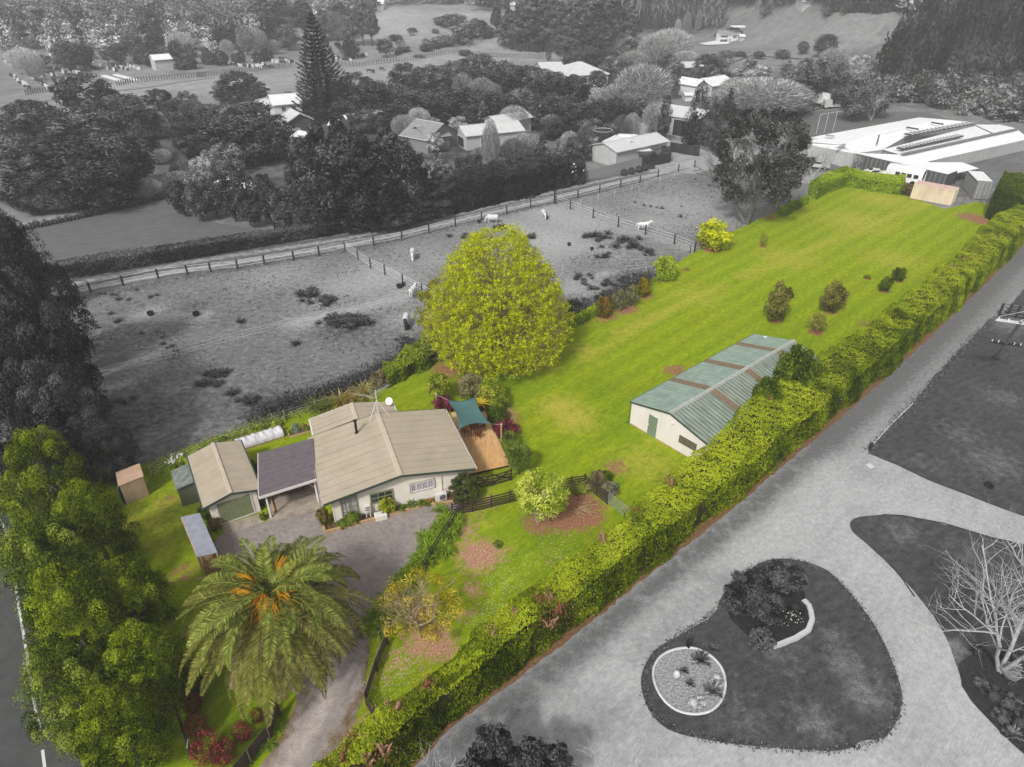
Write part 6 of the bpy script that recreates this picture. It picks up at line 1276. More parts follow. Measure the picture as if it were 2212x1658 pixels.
tapefence('electric_fence', 'thin white electric tape fence on pale stakes inside the upper paddock', [(1254,446),(1292,434.7),(1327,424),(1364.5,413),(1395,404.6),(1425.7,394.6),(1455,386),(1500,378)], 1.1, (.6,1.0), WIRE, .03, wr=.015)
tapefence('electric_fence', 'thin tape fence crossing the pale trodden paddock right of the spring tree', [(1393,508),(1340,522),(1300,535),(1278,538),(1250,552),(1215,585)], .9, (.5,.85), WIRE, .02, wr=.012)
tapefence('electric_fence', 'faint tape fence below the pale track near the far lawn corner', [(1205,655),(1290,605),(1350,590),(1395,585)], .9, (.5,.85), WIRE, .02, wr=.012)
st_ = root('strainer_post', G(1198,440), 0, 'thick dark strainer post where the lane fence meets the cross fence', 'post'); MB().cyl(0,0,0,2.0,.17,8).obj('shaft', PST, st_); MB().cyl(.3,0,0,1.3,.08,6).obj('stay', PST, st_)
# horses (one continuous body, grown on a skeleton)
HWH = M('white_horse_coat', C(235), C(205), scale=3); HCV = M('pale_horse_cover', C(225), C(195), scale=3); HDK = M('dark_horse_leg', C(70), C(40), scale=4)
def skin(name, vs, es, rs, mat, parent):
    me = bpy.data.meshes.new(name); me.from_pydata(vs, es, []); me.update(); o = link(name, me, mat, parent)
    a = o.modifiers.new('skin', 'SKIN'); a.use_smooth_shade = True; sv_ = me.skin_vertices[0].data
    for i, r in enumerate(rs): sv_[i].radius = r if isinstance(r, tuple) else (r, r)
    sv_[0].use_root = True; b = o.modifiers.new('sub', 'SUBSURF'); b.levels = 1; b.render_levels = 1
    return o
def horse(p, rz, label, graze=True, cover=True, s=1.0, dark=False):
    rt = root('horse', p, rz, label, 'horse', 'horses in the paddocks'); s *= .92; rt.scale = (s, s, s)
    v = [(-.55,0,1.12),(0,0,1.08),(.5,0,1.1)]; e = [(0,1),(1,2)]; r = [(.27,.29),(.28,.31),(.25,.3)]
    hd = [(.85,0,1.15),(1.12,0,.72),(1.2,0,.38),(1.32,0,.12)] if graze else [(.8,0,1.28),(1.08,0,1.5),(1.28,0,1.44),(1.5,0,1.2)]
    pr = 2
    for q, rr in zip(hd, (.2,.13,.125,.075)): v.append(q); e.append((pr, len(v)-1)); r.append(rr); pr = len(v)-1
    v.append((-.82,0,1.2)); e.append((0,len(v)-1)); r.append(.12); tl = len(v)-1
    v += [(-.95,0,.95),(-.97,0,.55)]; e += [(tl,tl+1),(tl+1,tl+2)]; r += [.06,.05]
    for sd in (-1, 1):
        b = len(v); v += [(-.62,sd*.17,.86),(-.52,sd*.17,.72),(-.68,sd*.17,.48),(-.62,sd*.17,.2),(-.56,sd*.17,.03)]; e += [(0,b),(b,b+1),(b+1,b+2),(b+2,b+3),(b+3,b+4)]; r += [.15,.1,.07,.05,.06]
        b = len(v); dx = .12*sd; v += [(.52,sd*.15,.82),(.54+dx*.5,sd*.15,.5),(.53+dx,sd*.15,.22),(.56+dx,sd*.15,.03)]; e += [(2,b),(b,b+1),(b+1,b+2),(b+2,b+3)]; r += [.12,.07,.05,.06]
    skin('body', v, e, r, HDK if dark else HWH, rt)
    for sd in (-1, 1):
        q = hd[1] if graze else hd[1]; MB().tube([(q[0],sd*.07,q[2]+.05),(q[0]-.02,sd*.09,q[2]+.2)], [.04,.01], 5).obj('ear', HWH, rt)
    if cover:
        mb = MB(); nj, ni = 10, 12
        for j in range(nj+1):
            x = -.95+1.75*j/nj; zt = 1.43-.06*math.sin(j/nj*math.pi)+(-.12 if j == 0 else 0); w_ = .36+(-.05 if j in (0, nj) else 0)
            for i in range(ni+1):
                a = math.pi*i/ni; yy = -math.cos(a)*w_; zz = .62+(zt-.62)*math.sin(a)**.45; mb.v.append((x, yy, zz))
        mb.f = [(j*(ni+1)+i, j*(ni+1)+i+1, (j+1)*(ni+1)+i+1, (j+1)*(ni+1)+i) for j in range(nj) for i in range(ni)]
        o = mb.obj('cover', HCV, rt, smooth=True); m_ = o.modifiers.new('s', 'SOLIDIFY'); m_.thickness = .02
    return rt
horse(G(1064,482), R(178), 'white horse grazing near the lane just above the spring tree', True, True, 1.0)
horse(G(1175,472), R(-80), 'white horse seen end-on feeding beside a dark tub in the pale paddock', True, True, .95)
horse(G(1388,500), R(0), 'white uncovered horse standing at the cross fence of the right paddock', False, False, 1.1)
horse(G(892,560), R(-85), 'covered horse seen end-on in the paddock left of the spring tree', True, True, 1.0)
horse(G(892,643), R(75), 'white covered horse beside the white rails left of the spring tree', False, True, 1.0)
horse(G(878,705), R(-88), 'covered horse with dark head lowered towards a tub, nearest the spring tree', True, True, 1.0, dark=True)
TUB = M('dark_tub', C(52), C(30), scale=4)
for x, y, r, lab in ((1180,474,.35,'dark tub in front of the end-on horse in the pale paddock'),(1229,531,.32,'dark round tub alone in the pale paddock'),(1278,541,.3,'dark tub at the tape fence in the pale paddock'),(863,622,.5,'dark drum beside the white rails'),(880,712,.45,'round dark tub below the nearest horse'),(326,681,.5,'dark tub on a white worn patch in the left paddock'),(424.7,682,.5,'low dark trough right of the white worn patch in the left paddock'),(1035,482,.4,'grey tub left of the grazing white horse'),(872,617,.35,'second dark tub near the white rails')):
    o = root('feed_tub', G(x, y), 0, lab, 'tub', 'feed tubs in the paddocks'); r *= .72; MB().lathe([(r*.8,0),(r,.15),(r*1.02,.42),(r*.88,.42),(r*.8,.12)], 14).obj('tub', TUB, o)
# weeds of the paddocks: clumps one can tell apart, and small rough tufts as one mass
WD = lg(62, .2); WDL = lg(95, .2); wdm = strap_mesh('weed_clump', 46, .8, .05, .5); wdr = {}
wl = []
for cx, cy, n, sx, sy, s0 in ((665,640,18,30,14,1.2),(700,655,10,24,8,1.1),(740,700,34,48,14,1.3),(635,745,2,6,3,1.3),(470,810,8,28,8,1.1),(460,832,10,24,5,1.0),(530,865,12,40,10,1.1),(1290,515,14,28,6,1.3),(1345,525,16,34,12,1.4),(1400,545,8,14,6,1.1),(1150,512,5,14,5,1.0),(1310,555,8,24,5,.9),(1240,600,8,36,8,.8),(1330,610,18,44,14,1.0),(1300,640,14,34,12,1.0),(1240,660,10,16,10,1.1),(880,745,12,30,10,.9),(1000,510,6,26,6,.9),(1075,495,7,14,3,1.1),(520,695,2,4,3,1.2),(300,640,8,70,14,.7),(210,700,8,50,20,.7),(360,740,6,70,20,.6),(240,870,8,60,30,.7),(1420,450,8,60,16,.7),(1560,395,10,60,10,.8)):
    for i in range(n): wl.append((cx+rng.normal()*sx*.6, cy+rng.normal()*sy*.6, s0*rng.uniform(.55, 1.15)))
for i, (x, y, s_) in enumerate(wl):
    p = G(x, y); o = link('weed_clump', wdm, WD, None, (p[0], p[1], 0), rng.uniform(0, 6)); o.scale = (s_, s_, s_*.8); tag(o, 'dark clump of coarse weeds in the trodden horse paddocks', 'weeds', 'weed clumps in the paddocks')
pd = np.array(PADB); N_ = 60000; q = np.stack([rng.uniform(-75, 60, N_), rng.uniform(55, 132, N_)], 1); q = q[inside(q, PADB)]
d_ = pn(np.concatenate([q, q[:, :1]*0], 1), .25, 5)+pn(np.concatenate([q, q[:, :1]*0], 1), .9, 6)*.7; wf = field(q, worn); q = q[(d_+rng.normal(0, .5, len(q)) > .35) & (wf < .5)]
p3 = np.concatenate([q, rng.uniform(.03, .12, (len(q), 1))], 1); V = leaves(p3, rng.normal(size=p3.shape)+np.array([0, -.6, 1]), rng.uniform(.08, .2, len(q)), rng.uniform(.03, .07, len(q)))
tag(link('rough_grass', qmesh('rough_grass', V, np.clip(rng.normal(.5, .25, len(q)), 0, 1)), LM('rough_grass_leaf', C(60), C(88), C(140), .1, 0)), kind='stuff')
# grass tufts of the lawn
N_ = 90000; q = np.stack([rng.uniform(-32, 90, N_), rng.uniform(16, 118, N_)], 1); q = q[inside(q, LAWNB)]; q = q[~inside(q, dg)]; mf = np.maximum(field(q, mul), field(q, mul2)); q = q[mf < .45]
keep = rng.uniform(size=len(q)) < np.clip(1.6-q[:, 1]/70, .25, 1); q = q[keep]; p3 = np.concatenate([q, rng.uniform(.015, .06, (len(q), 1))], 1)
V = leaves(p3, rng.normal(size=p3.shape)*.6+np.array([0, -.3, 1]), rng.uniform(.04, .11, len(q)), rng.uniform(.02, .04, len(q)))
tag(link('lawn_tufts', qmesh('lawn_tufts', V, np.clip(.5+pn(p3, .4, 9)*.25+rng.normal(0, .2, len(q)), 0, 1)), LM('lawn_blade', C(104,124,14), C(140,156,24), C(180,184,56), .2, 0)), kind='stuff')
# daisies
dz = np.concatenate([np.array(G(x, y))+rng.normal(size=(n, 2))*r for x, y, r, n in ((1100,1250,1.3,260),(1050,1320,.8,160),(880,1440,.8,120),(1210,1190,1.2,90),(330,1100,1.5,60),(1200,1170,.8,50),(840,1480,.7,90))]); p3 = np.concatenate([dz, np.full((len(dz), 1), .07)], 1)
tag(link('daisies', qmesh('daisies', leaves(p3, np.tile([0,0,1.], (len(dz), 1)), .026, .026), np.full(len(dz), .5)), WF), kind='stuff')
# long grass where the property meets the paddock
def scrub(name, pts, n, wid, hgt_, mat, sz=.16):
    c_, L_ = resample([G(*p) for p in pts], 300); k = rng.integers(0, 300, n); q = c_[k]+rng.normal(size=(n, 2))*wid; z = np.abs(rng.normal(0, hgt_, n)); p3 = np.concatenate([q, z[:, None]], 1)
    return tag(link(name, qmesh(name, leaves(p3, rng.normal(size=p3.shape)+np.array([0, 0, .4]), sz*rng.uniform(.5, 1.3, n), sz*.3, along=rng.normal(size=p3.shape)*.5+np.array([0, 0, 1.])), np.clip(rng.normal(.5, .25, n), 0, 1)), mat), kind='stuff')
scrub('boundary_scrub', [(560,905),(620,880),(690,860),(740,845),(800,820),(860,790),(910,750)], 9000, .8, .5, lg(70, .1))
scrub('fence_scrub', [(1225,700),(1290,662),(1360,625),(1400,600)], 4000, .8, .35, lg(58, .11))
scrub('lane_verge', [(60,668),(200,640),(400,600),(600,568),(800,532),(1000,485),(1200,438),(1400,388)], 7000, .6, .12, lg(100, .1), .12)
scrub('vegetable_strip_weeds', [(335,1015),(400,990),(480,958),(560,925),(610,905)], 7000, .55, .14, VEG, .12)
scrub('field_edge_grass', [(1873,976),(1970,874),(2107,723),(2165,680)], 3000, .25, .06, lg(90, .1), .1)
# island edges: ragged grass blades
def edgegrass(name, pts, n, mat, sz=.09):
    pp = smooth_poly(GP(pts), 2); pp = pp+[pp[0]]; c_, L_ = resample(pp, 600); k = rng.integers(0, 600, n); q = c_[k]+rng.normal(size=(n, 2))*.12; p3 = np.concatenate([q, np.abs(rng.normal(0, .03, (n, 1)))+.015], 1)
    tag(link(name, qmesh(name, leaves(p3, rng.normal(size=p3.shape)*.7+np.array([0, 0, 1]), sz*rng.uniform(.5, 1.3, n), sz*.35), np.clip(rng.normal(.5, .25, n), 0, 1)), mat), kind='stuff')
edgegrass('island_edge_grass', [(1640,1216),(1706,1207),(1792,1234),(1869,1320),(1933,1443),(1946,1544),(1903,1597),(1839,1617),(1756,1622),(1572,1607),(1430,1570),(1384,1490),(1415,1400),(1548,1326),(1582,1256)], 2500, lg(84, .1))

# ---- hedges of the neighbours
GHL = lg(74, .1); GHD = lg(50, .1); GCORE = M('grey_hedge_core', C(40), C(24), scale=4)
hedge('lane_hedge', 'long low clipped grey hedge along the far side of the lane', 'hedge', hp([(70,614),(200,596),(400,563),(600,530),(800,495)]), hp([(66,602),(200,582),(400,550),(600,517),(800,484)]), [1.9,1.9,1.8,1.7,1.7], 70, .13, lg(62, .02), GCORE, rough=.1, seed=31)
hedge('lane_hedge', 'tall leafy grey hedge bank between the lane and the neighbours\' gardens', 'hedge', hp([(800,500),(870,488),(950,470),(1030,452),(1113,434),(1200,410),(1262,396)]), hp([(790,480),(860,462),(935,440),(1020,415),(1110,398),(1190,385),(1250,375)]), [1.8,2.6,4.2,4.6,4.4,4.0,3.4], 46, .2, GHD, GCORE, rough=.55, seed=32, asp=.45)
hedge('garden_hedge', 'clipped dark hedge behind the two-storey house drive', 'hedge', hp([(535,368),(590,348),(640,330)]), hp([(530,356),(585,337),(635,320)]), 2.2, 50, .16, GHL, GCORE, seed=33)
hedge('garden_hedge', 'curved clipped hedge inside the garden behind the tall hedge bank', 'hedge', hp([(985,366),(1025,356),(1062,340)]), hp([(983,358),(1022,348),(1058,332)]), 1.9, 60, .15, GHL, GCORE, seed=34)
hedge('garden_hedge', 'clipped hedge beside the dark gate at the right end of the pale house', 'hedge', hp([(1385,362),(1420,355),(1447,350)]), hp([(1380,352),(1416,345),(1442,340)]), 2.2, 60, .15, GHL, GCORE, seed=35)
hedge('ridge_hedge', 'dark clipped shelter hedge along the top of the right hill', 'hedge', [GT(x, y)[:2] for x, y in ((1790,31),(1900,31),(2060,31))], [GT(x, y)[:2] for x, y in ((1790,28),(1900,28),(2060,28))], 4, 4, .6, GHL, GCORE, seed=36); COL.objects['ridge_hedge'].location.z = GT(1850,30)[2]
o = COL.objects['ridge_hedge']
# young hedge plants along the garden path
ych = strap_mesh('young_plant', 40, .7, .05, .2); yg = lg(70, .2)
for i in range(44):
    t = i/43; x = 30+335*t; y = 502-74*t+3*math.sin(t*3); p = G(x, y); o = link('young_hedge_plant', ych, yg, None, (p[0], p[1], 0), rng.uniform(0, 6)); o.scale = (1, 1, 1.5*rng.uniform(.7, 1.3)); tag(o, 'young upright hedge plant in the row along the pale garden path', 'plant', 'young hedge plants along the garden path')

# ---- buildings of the neighbours
GW = M('grey_wall', C(190), C(170), scale=1, bump=.1); GWD = M('dark_grey_wall', C(92), C(76), scale=2); GRF = M('pale_grey_roof', C(215), C(200), scale=.8, rough=.5, wave=(1.2, 0, (.95,.95,.95,1), .8)); GRM = M('mid_grey_roof', C(150), C(136), scale=.8, rough=.6, wave=(1.2, 0, (.9,.9,.9,1), .8)); WR_ = M('white_roof', C(238), C(226), scale=.5, rough=.5); DRS = M('dark_door', C(60), C(48), scale=3, wave=(2, 0, (.8,.8,.8,1), 1)); GTR = M('grey_trim', C(215), C(195), scale=3)
def fb(name, label, cat, a, b, D, h, rh, wallm, roofm, ridge='x', za=None, zb=None, ops=(), hip=0.0, panels=0, ov=.35, trim=GTR, back=None, terrain=False):
    """building whose front wall foot runs from a to b (or whose eaves do, at height za)"""
    A = G(*a, za or 0); B = G(*b, zb if zb is not None else (za or 0)); gz = 0
    if terrain: T_ = GT(*a); A = T_[:2]; gz = T_[2]; B = G(*b, gz)
    rz = math.atan2(B[1]-A[1], B[0]-A[0]); W = math.hypot(B[0]-A[0], B[1]-A[1])
    rt = gable(name, label, cat, (A[0], A[1], gz), rz, W, D, h, rh, wallm, roofm, ov=ov, ridge=ridge, panels=panels, capm=trim, trimm=trim, hip=hip)
    for f, u0, u1, z0, z1, kind, cols in ops:
        WW = W if f in 'fb' else D
        opening(rt, f, W, D, u0*WW, u1*WW, z0, z1, GTR, GLASSG if kind == 'window' else DRS, kind, cols=cols, fw=.1, depth=.08)
    return rt, W
T5 = lambda x, y: P('u5', x, y)
fb('two_storey_house', 'white two-storey house with pale roofs behind the dark conifers', 'house', T5(440,330), T5(715,305), 9, 4.6, 6.0, M('white_wall', C(225), C(205), scale=1), WR_, 'x', ops=[('f',.25,.42,3.0,4.1,'window',2),('f',.65,.8,3.2,4.1,'window',2),('l',.2,.4,3.0,4.1,'window',2),('l',.6,.8,3.0,4.1,'window',2)])
fb('house_wing', 'low white wing at the left of the two-storey house', 'house', T5(200,250), T5(330,262), 8, 3.0, 4.2, MATS['white_wall'], WR_, 'y')
fb('carport', 'open-gabled grey veranda roof in front of the two-storey house', 'carport', T5(580,400), T5(800,372), 5.5, 2.6, 3.9, GWD, GRF, 'y', ov=.5)
fb('outbuilding', 'small shed with a bright pale roof below the parked car', 'shed', T5(590,560), T5(700,590), 5, 2.2, 3.1, GWD, WR_, 'x')
fb('gabled_house', 'small grey gabled roof right of the tall norfolk pine', 'house', T5(1100,230), T5(1255,245), 6, 3.0, 4.6, GW, GRF, 'x')
fb('low_building', 'long low building with a bright pale roof behind the dark conifers', 'building', T5(1185,400), T5(1555,350), 5, 2.6, 3.4, GWD, WR_, 'x')
fb('outbuilding', 'little bright roof left of the long low building', 'shed', T5(985,420), T5(1045,425), 3, 2.2, 2.9, GWD, WR_, 'x')
fb('grey_house', 'large house with plain mid-grey roofs left of the long shed', 'house', P(2,565,985), P(2,705,960), 7.5, 2.8, 4.4, M('brick_grey_wall', C(140), C(112), scale=6), GRM, 'x', panels=8)
fb('grey_house_wing', 'front gable wing of the large grey-roofed house', 'house', P(2,400,960), P(2,565,995), 9.5, 2.8, 5.0, MATS['brick_grey_wall'], GRM, 'x', panels=6)
fb('long_shed', 'long pale grey shed with an open door bay in the gardens', 'shed', P(2,815,975), P(2,1180,935), 6.5, 3.0, 4.2, GW, GRF, 'x', ops=[('f',.24,.33,.05,2.4,'door',1),('l',.2,.8,.05,2.2,'door',1)], panels=14)
fb('upper_shed', 'smaller shed roof standing just behind the long pale shed', 'shed', P(2,1010,890), P(2,1230,850), 4.5, 3.2, 4.0, GW, GRF, 'x', panels=8)
fb('garage', 'white-roofed garage with a dark roller door among the garden trees', 'garage', P(2,1300,800), P(2,1420,770), 7, 2.8, 3.9, GW, WR_, 'x', ops=[('l',.2,.8,.05,2.2,'door',1),('f',.05,.12,.05,2.1,'door',1)])
fb('hip_roof_house', 'house with a large pale hipped roof near the top of the gardens', 'house', P(2,1450,560), P(2,1725,545), 14, 3.0, 5.6, GW, GRF, 'x', hip=6.5, ops=[('f',.55,.65,.9,2.2,'window',2),('f',.8,.95,.9,2.2,'window',2)])
fb('house_wing', 'low wing left of the pale hipped roof', 'house', P(2,1300,505), P(2,1440,500), 9, 2.8, 3.9, GW, GRF, 'x')
fb('pale_house', 'long pale house with grey roof standing behind the paling fence', 'house', P(2,1775,1085), P(2,2100,1010), 6.5, 3.0, 3.9, GW, GRF, 'x', ops=[('f',.86,.98,.05,2.3,'door',1)], panels=12)
fb('house_wing', 'left wing of the pale house behind the tall hedge', 'house', P(2,1700,1010), P(2,1790,1050), 5, 2.9, 3.7, GW, GRF, 'x')
fb('big_shed', 'tall grey shed with two dark roller doors by the turning area', 'shed', P(2,1995,850), P(2,2290,905), 8.5, 4.2, 5.4, GW, GRF, 'x', ops=[('f',.03,.42,.05,3.6,'door',1),('f',.5,.93,.05,3.6,'door',1)], panels=10)
V2 = lambda x, y: P('v2', x, y)
fb('chimney_house', 'white house with a tall dark chimney among bare trees', 'house', V2(835,1005), V2(950,985), 7, 3.2, 4.4, MATS['white_wall'], WR_, 'y', ops=[('f',.1,.5,.9,2.2,'window',2)])
o, W = fb('house_wing', 'pale-roofed wing right of the tall dark chimney', 'house', V2(1000,1000), V2(1230,960), 8, 3.0, 4.4, GW, WR_, 'x')
chq = G(*V2(868,975)); o = root('chimney', (*chq, 0), 0, 'tall dark brick chimney of the white house among bare trees', 'chimney'); MB().box(-.4,.4,-.4,.4,0,7.5).obj('stack', DRS, o); MB().box(-.5,.5,-.5,.5,7.5,7.8).obj('cap', GTR, o)
fb('white_shelter', 'low white lean-to below the tall chimney', 'shed', V2(740,1040), V2(810,1040), 4, 1.6, 1.9, MATS['white_wall'], WR_, 'x')
fb('low_barn', 'pale-roofed barn behind the dark hedge near the foot of the right hill', 'barn', V2(720,790), V2(955,775), 8, 2.8, 3.8, GWD, GRF, 'x')
hedge('garden_hedge', 'dark hedge in front of the pale-roofed barn', 'hedge', [G(*V2(690,815)), G(*V2(950,790))], [G(*V2(690,800)), G(*V2(950,775))], 1.6, 20, .22, GHL, GCORE, seed=37)
# hillside houses
fb('hill_house', 'white two-storey house with rows of windows at the foot of the right hill', 'house', V2(1088,442), V2(1290,440), 5, 3.5, 4.6, MATS['white_wall'], GRM, 'x', ops=[('f',.03,.4,2.1,3.0,'window',4),('f',.03,.4,.4,1.5,'window',4),('f',.48,.55,.8,1.7,'window',1),('f',.65,.85,1.8,2.9,'window',3)], terrain=True)
fb('hill_house', 'flat-roofed house behind the white two-storey hill house', 'house', V2(1215,345), V2(1345,345), 5, 2.6, 3.0, MATS['white_wall'], WR_, 'x', ops=[('f',.05,.95,.7,2.0,'window',6)], terrain=True)
fb('hill_annex', 'small pale annex right of the white two-storey hill house', 'building', V2(1300,425), V2(1345,425), 4, 2, 2.6, GW, WR_, 'x', terrain=True)
sheet('court', [GT(*V2(x, y))[:2] for x, y in ((880,455),(1040,425),(1200,445),(1180,460),(960,470))], 0, M('court_white', C(235), C(215)), step=5, amp=.1, grid=3, drape=.3)
for i, (x, y, w_, lab) in enumerate(((1500,60,60,'small white house on the ridge left of the poplars'),(1600,50,70,'long pale house on the far ridge above the poplars'),(1720,52,45,'bright low house on the far ridge right of the poplars'),(1930,130,110,'grey shed with vehicles at the top of the right hill'))):
    fb('ridge_house', lab, 'house', V2(x, y), V2(x+w_, y), 9, 4, 5.5, GW, WR_, 'x', terrain=True)
for i, (x, y, w_, lab) in enumerate(((150,8,30,'first white farm house on the far ridge above the centre hills'),(375,28,75,'long white farm building on the far ridge above the centre hills'),(510,45,110,'low grey farm shed on the far ridge above the centre hills'),(980,122,45,'little white hut at the left edge of the tall pines'))):
    fb('ridge_house', lab, 'house', P('v1', x, y), P('v1', x+w_, y), 8, 3.5, 5, GW, WR_, 'x', terrain=True)
# cemetery side
fb('cemetery_shed', 'small shed with pale roof beside the cemetery hedge', 'shed', P('u1',1605,735), P('u1',1780,720), 6, 3.6, 4.8, GW, WR_, 'x')
fb('tower_house', 'narrow tall white house with a chimney in the dark trees left of the norfolk pine', 'house', P('u2',890,490), P('u2',980,480), 6, 5.4, 7, MATS['white_wall'], GRF, 'x', ops=[('f',.1,.9,3.4,4.6,'window',3),('f',.1,.9,.8,2.4,'window',3)], terrain=True)
fb('school_building', 'long pale school-like building far behind the cemetery', 'building', P('u1',1640,205), P('u1',2210,200), 16, 4.5, 6, MATS['white_wall'], GRF, 'x', ops=[('f',.66,.95,1,3,'window',9)], terrain=True)
for i, (x, y, w_, t_, lab) in enumerate(((370,40,110,'u1','white house at the far top left above the woods'),(620,28,50,'u1','second white house at the far top left above the woods'),(1480,220,60,'u1','small white house among dark trees behind the cemetery'),(920,30,180,'u1','bright long roof on the far plain at the top left'),(1170,28,170,'u1','second bright long roof on the far plain'),(1600,28,160,'u1','third bright long roof on the far plain'),(1900,26,150,'u1','fourth bright long roof on the far plain'),(1835,120,60,'u2','white barn at the left foot of the centre hills'),(1170,150,130,'u2','pale house behind the tall rounded leafless tree'))):
    fb('far_house', lab, 'house', P(t_, x, y), P(t_, x+w_, y), 10, 3.5, 5, MATS['white_wall'], WR_, 'x', terrain=True)
# packing shed complex on the right
ZF = .78
U3 = lambda x, y, z=0.: G(*P('u3', x, y), z*ZF)
TMB = M('weathered_boards', C(112), C(66), scale=3, detail=9, stretch=(3,3,.25), bump=.6)
PAL = M('pale_sheet_wall', C(196), C(160), scale=1.4, stretch=(2,2,.2))
PKR = M('bright_white_roof', C(250,k=1.1), C(240,k=1.05), scale=.25, rough=.45, wave=(.25, R(35), (.94,.94,.94,1), .7))
def block(name, label, quad, zs, wallm, roofm, zb=0.0, strips=0, cat='building', par=None):
    zs = [z*ZF for z in zs]; zb *= ZF
    o = quad[0]; rt = par or root(name, o, 0, label, cat); off = (0, 0) if par is None else (par.location[0], par.location[1]); q = [rel(p, off if par is not None else o) for p in quad]
    c_ = np.mean([np.array(p) for p in q], 0); ins = [tuple(c_+(np.array(p)-c_)*.985) for p in q]
    MB().prism(ins, zb, [z-.12 for z in zs]).obj('wall', wallm, rt)
    n = max(1, strips)
    for i in range(n):
        f0, f1 = i/n, (i+1)/n-(.0015 if n > 1 else 0); L2 = lambda a, b, f: tuple(np.array(a)*(1-f)+np.array(b)*f)
        P4 = [(*L2(q[0],q[3],f0), zs[0]*(1-f0)+zs[3]*f0), (*L2(q[1],q[2],f0), zs[1]*(1-f0)+zs[2]*f0), (*L2(q[1],q[2],f1), zs[1]*(1-f1)+zs[2]*f1), (*L2(q[0],q[3],f1), zs[0]*(1-f1)+zs[3]*f1)]
        MB().hexa([(x,y,z-.1) for x,y,z in P4]+[(x,y,z) for x,y,z in P4]).obj('roof_sheet', roofm, rt)
    return rt
PK = block('packing_shed', 'very large complex of bright white low-pitched roofs behind the lawn', [U3(80,300,3.2), U3(500,350,3.6), U3(1450,105,3.9), U3(1240,88,3.2)], [3.2,3.9,3.9,3.2], PAL, PKR, strips=8)
block('packing_shed', '', [U3(500,350,3.9), U3(905,385,3.3), U3(1120,262,3.3), U3(840,225,3.9)], [3.9,3.3,3.3,3.9], PAL, PKR, par=PK, strips=3)
block('packing_shed', '', [U3(840,228,3.9), U3(1115,262,3.2), U3(1690,130,3.2), U3(1450,106,3.9)], [3.9,3.2,3.2,3.9], PAL, PKR, par=PK, strips=4)
block('packing_shed', '', [U3(905,385,3.3), U3(1065,440,3.6), U3(1960,245,4.2), U3(1760,160,3.5)], [3.3,3.8,3.8,3.3], PAL, PKR, par=PK, strips=8)
block('packing_shed', '', [U3(1760,152,3.5), U3(1960,246,4.1), U3(2140,190,4.1), U3(1985,150,3.5)], [3.4,4.1,4.1,3.4], PAL, PKR, par=PK, strips=2)
LB = block('long_packing_wing', 'long white-roofed wing with a pale sheet wall at the right of the packing shed', [U3(1062,442,3.7), U3(1312,497,3.0), U3(2260,285,3.0), U3(2150,208,3.7)], [3.9,3.0,3.0,3.9], PAL, PKR, strips=12)
FBk = block('timber_packing_wing', 'front wing of the packing shed with dark weathered vertical boards', [U3(650,425,3.9), U3(1512,612,3.3), U3(1605,575,3.2), U3(1065,438,3.8)], [4.1,3.3,3.2,3.9], TMB, PKR, strips=1)
block('x', '', [U3(110,322,3.0), U3(640,425,3.6), U3(905,388,3.6), U3(500,352,3.6)], [3.1,3.7,3.7,3.7], PAL, PKR, par=FBk, strips=2)
# vertical boards proud of the timber wall, skylight slots, truss, flues
A_, B_ = np.array(rel(U3(650,425,3.9), FBk.location)), np.array(rel(U3(1512,612,3.3), FBk.location)); c_ = (A_+B_)/2; nn_ = np.array([(B_-A_)[1], -(B_-A_)[0]])/np.linalg.norm(B_-A_)
nb = 60; bm_ = [M('board_grey_%d' % i, C(v), C(v-30), scale=4, stretch=(2,2,.2)) for i, v in enumerate((104, 84, 124))]
for i in range(nb):
    f0, f1 = .01+.98*i/nb, .01+.98*(i+.88)/nb; p0, p1 = A_*(1-f0)+B_*f0, A_*(1-f1)+B_*f1; zt = (4.1*(1-f0)+3.3*f0)*ZF-.22; off_ = -nn_*.25
    MB().prism([tuple(p0+nn_*.0+off_*0-nn_*.02), tuple(p1-nn_*.02), tuple(p1-nn_*.25), tuple(p0-nn_*.25)][::1], .05, zt).obj('wall_board', bm_[(i*7) % 3], FBk)
wq = A_*(1-.62)+B_*.62
MB().tube([(*(A_*(1-.53)+B_*.53+nn_*.05),2.7),(*(A_*(1-.53)+B_*.53+nn_*.05),.1)], .1, 6).obj('downpipe', GTR, FBk)
for k in range(2):
    f = .63+k*.05; p0 = A_*(1-f)+B_*f; mb = MB(); mb.bar((*(p0+nn_*.04),1.7),(*(p0+(B_-A_)/np.linalg.norm(B_-A_)*1.0+nn_*.04),1.7),.04,.9); mb.obj('window', GTR, FBk); mb = MB(); mb.bar((*(p0+nn_*.07+(B_-A_)*.004),1.7),(*(p0+(B_-A_)/np.linalg.norm(B_-A_)*.85+nn_*.07),1.7),.04,.7); mb.obj('pane', GLASSG, FBk)
SKD = M('dark_slot', C(92), C(60), scale=2)
pl = PK.location
def slot(a, b, w_, h_=.25, mat=SKD, z=4.1, n=0, nm='skylight'):
    p0, p1 = rel(U3(*a, z), pl), rel(U3(*b, z), pl); z *= ZF; o = MB().bar((*p0, z+h_/2), (*p1, z+h_/2), w_, h_).obj(nm, mat, PK)
    for i in range(n):
        f = (i+.5)/n; x, y = p0[0]*(1-f)+p1[0]*f, p0[1]*(1-f)+p1[1]*f; d_ = np.array(p1)-np.array(p0); d_ = d_/np.linalg.norm(d_); q_ = np.array([-d_[1], d_[0]])*w_*.55
        MB().bar((x-q_[0], y-q_[1], z+h_+.1), (x+q_[0], y+q_[1], z+h_+.1), .14, .14).obj('rafter', GTR, PK)
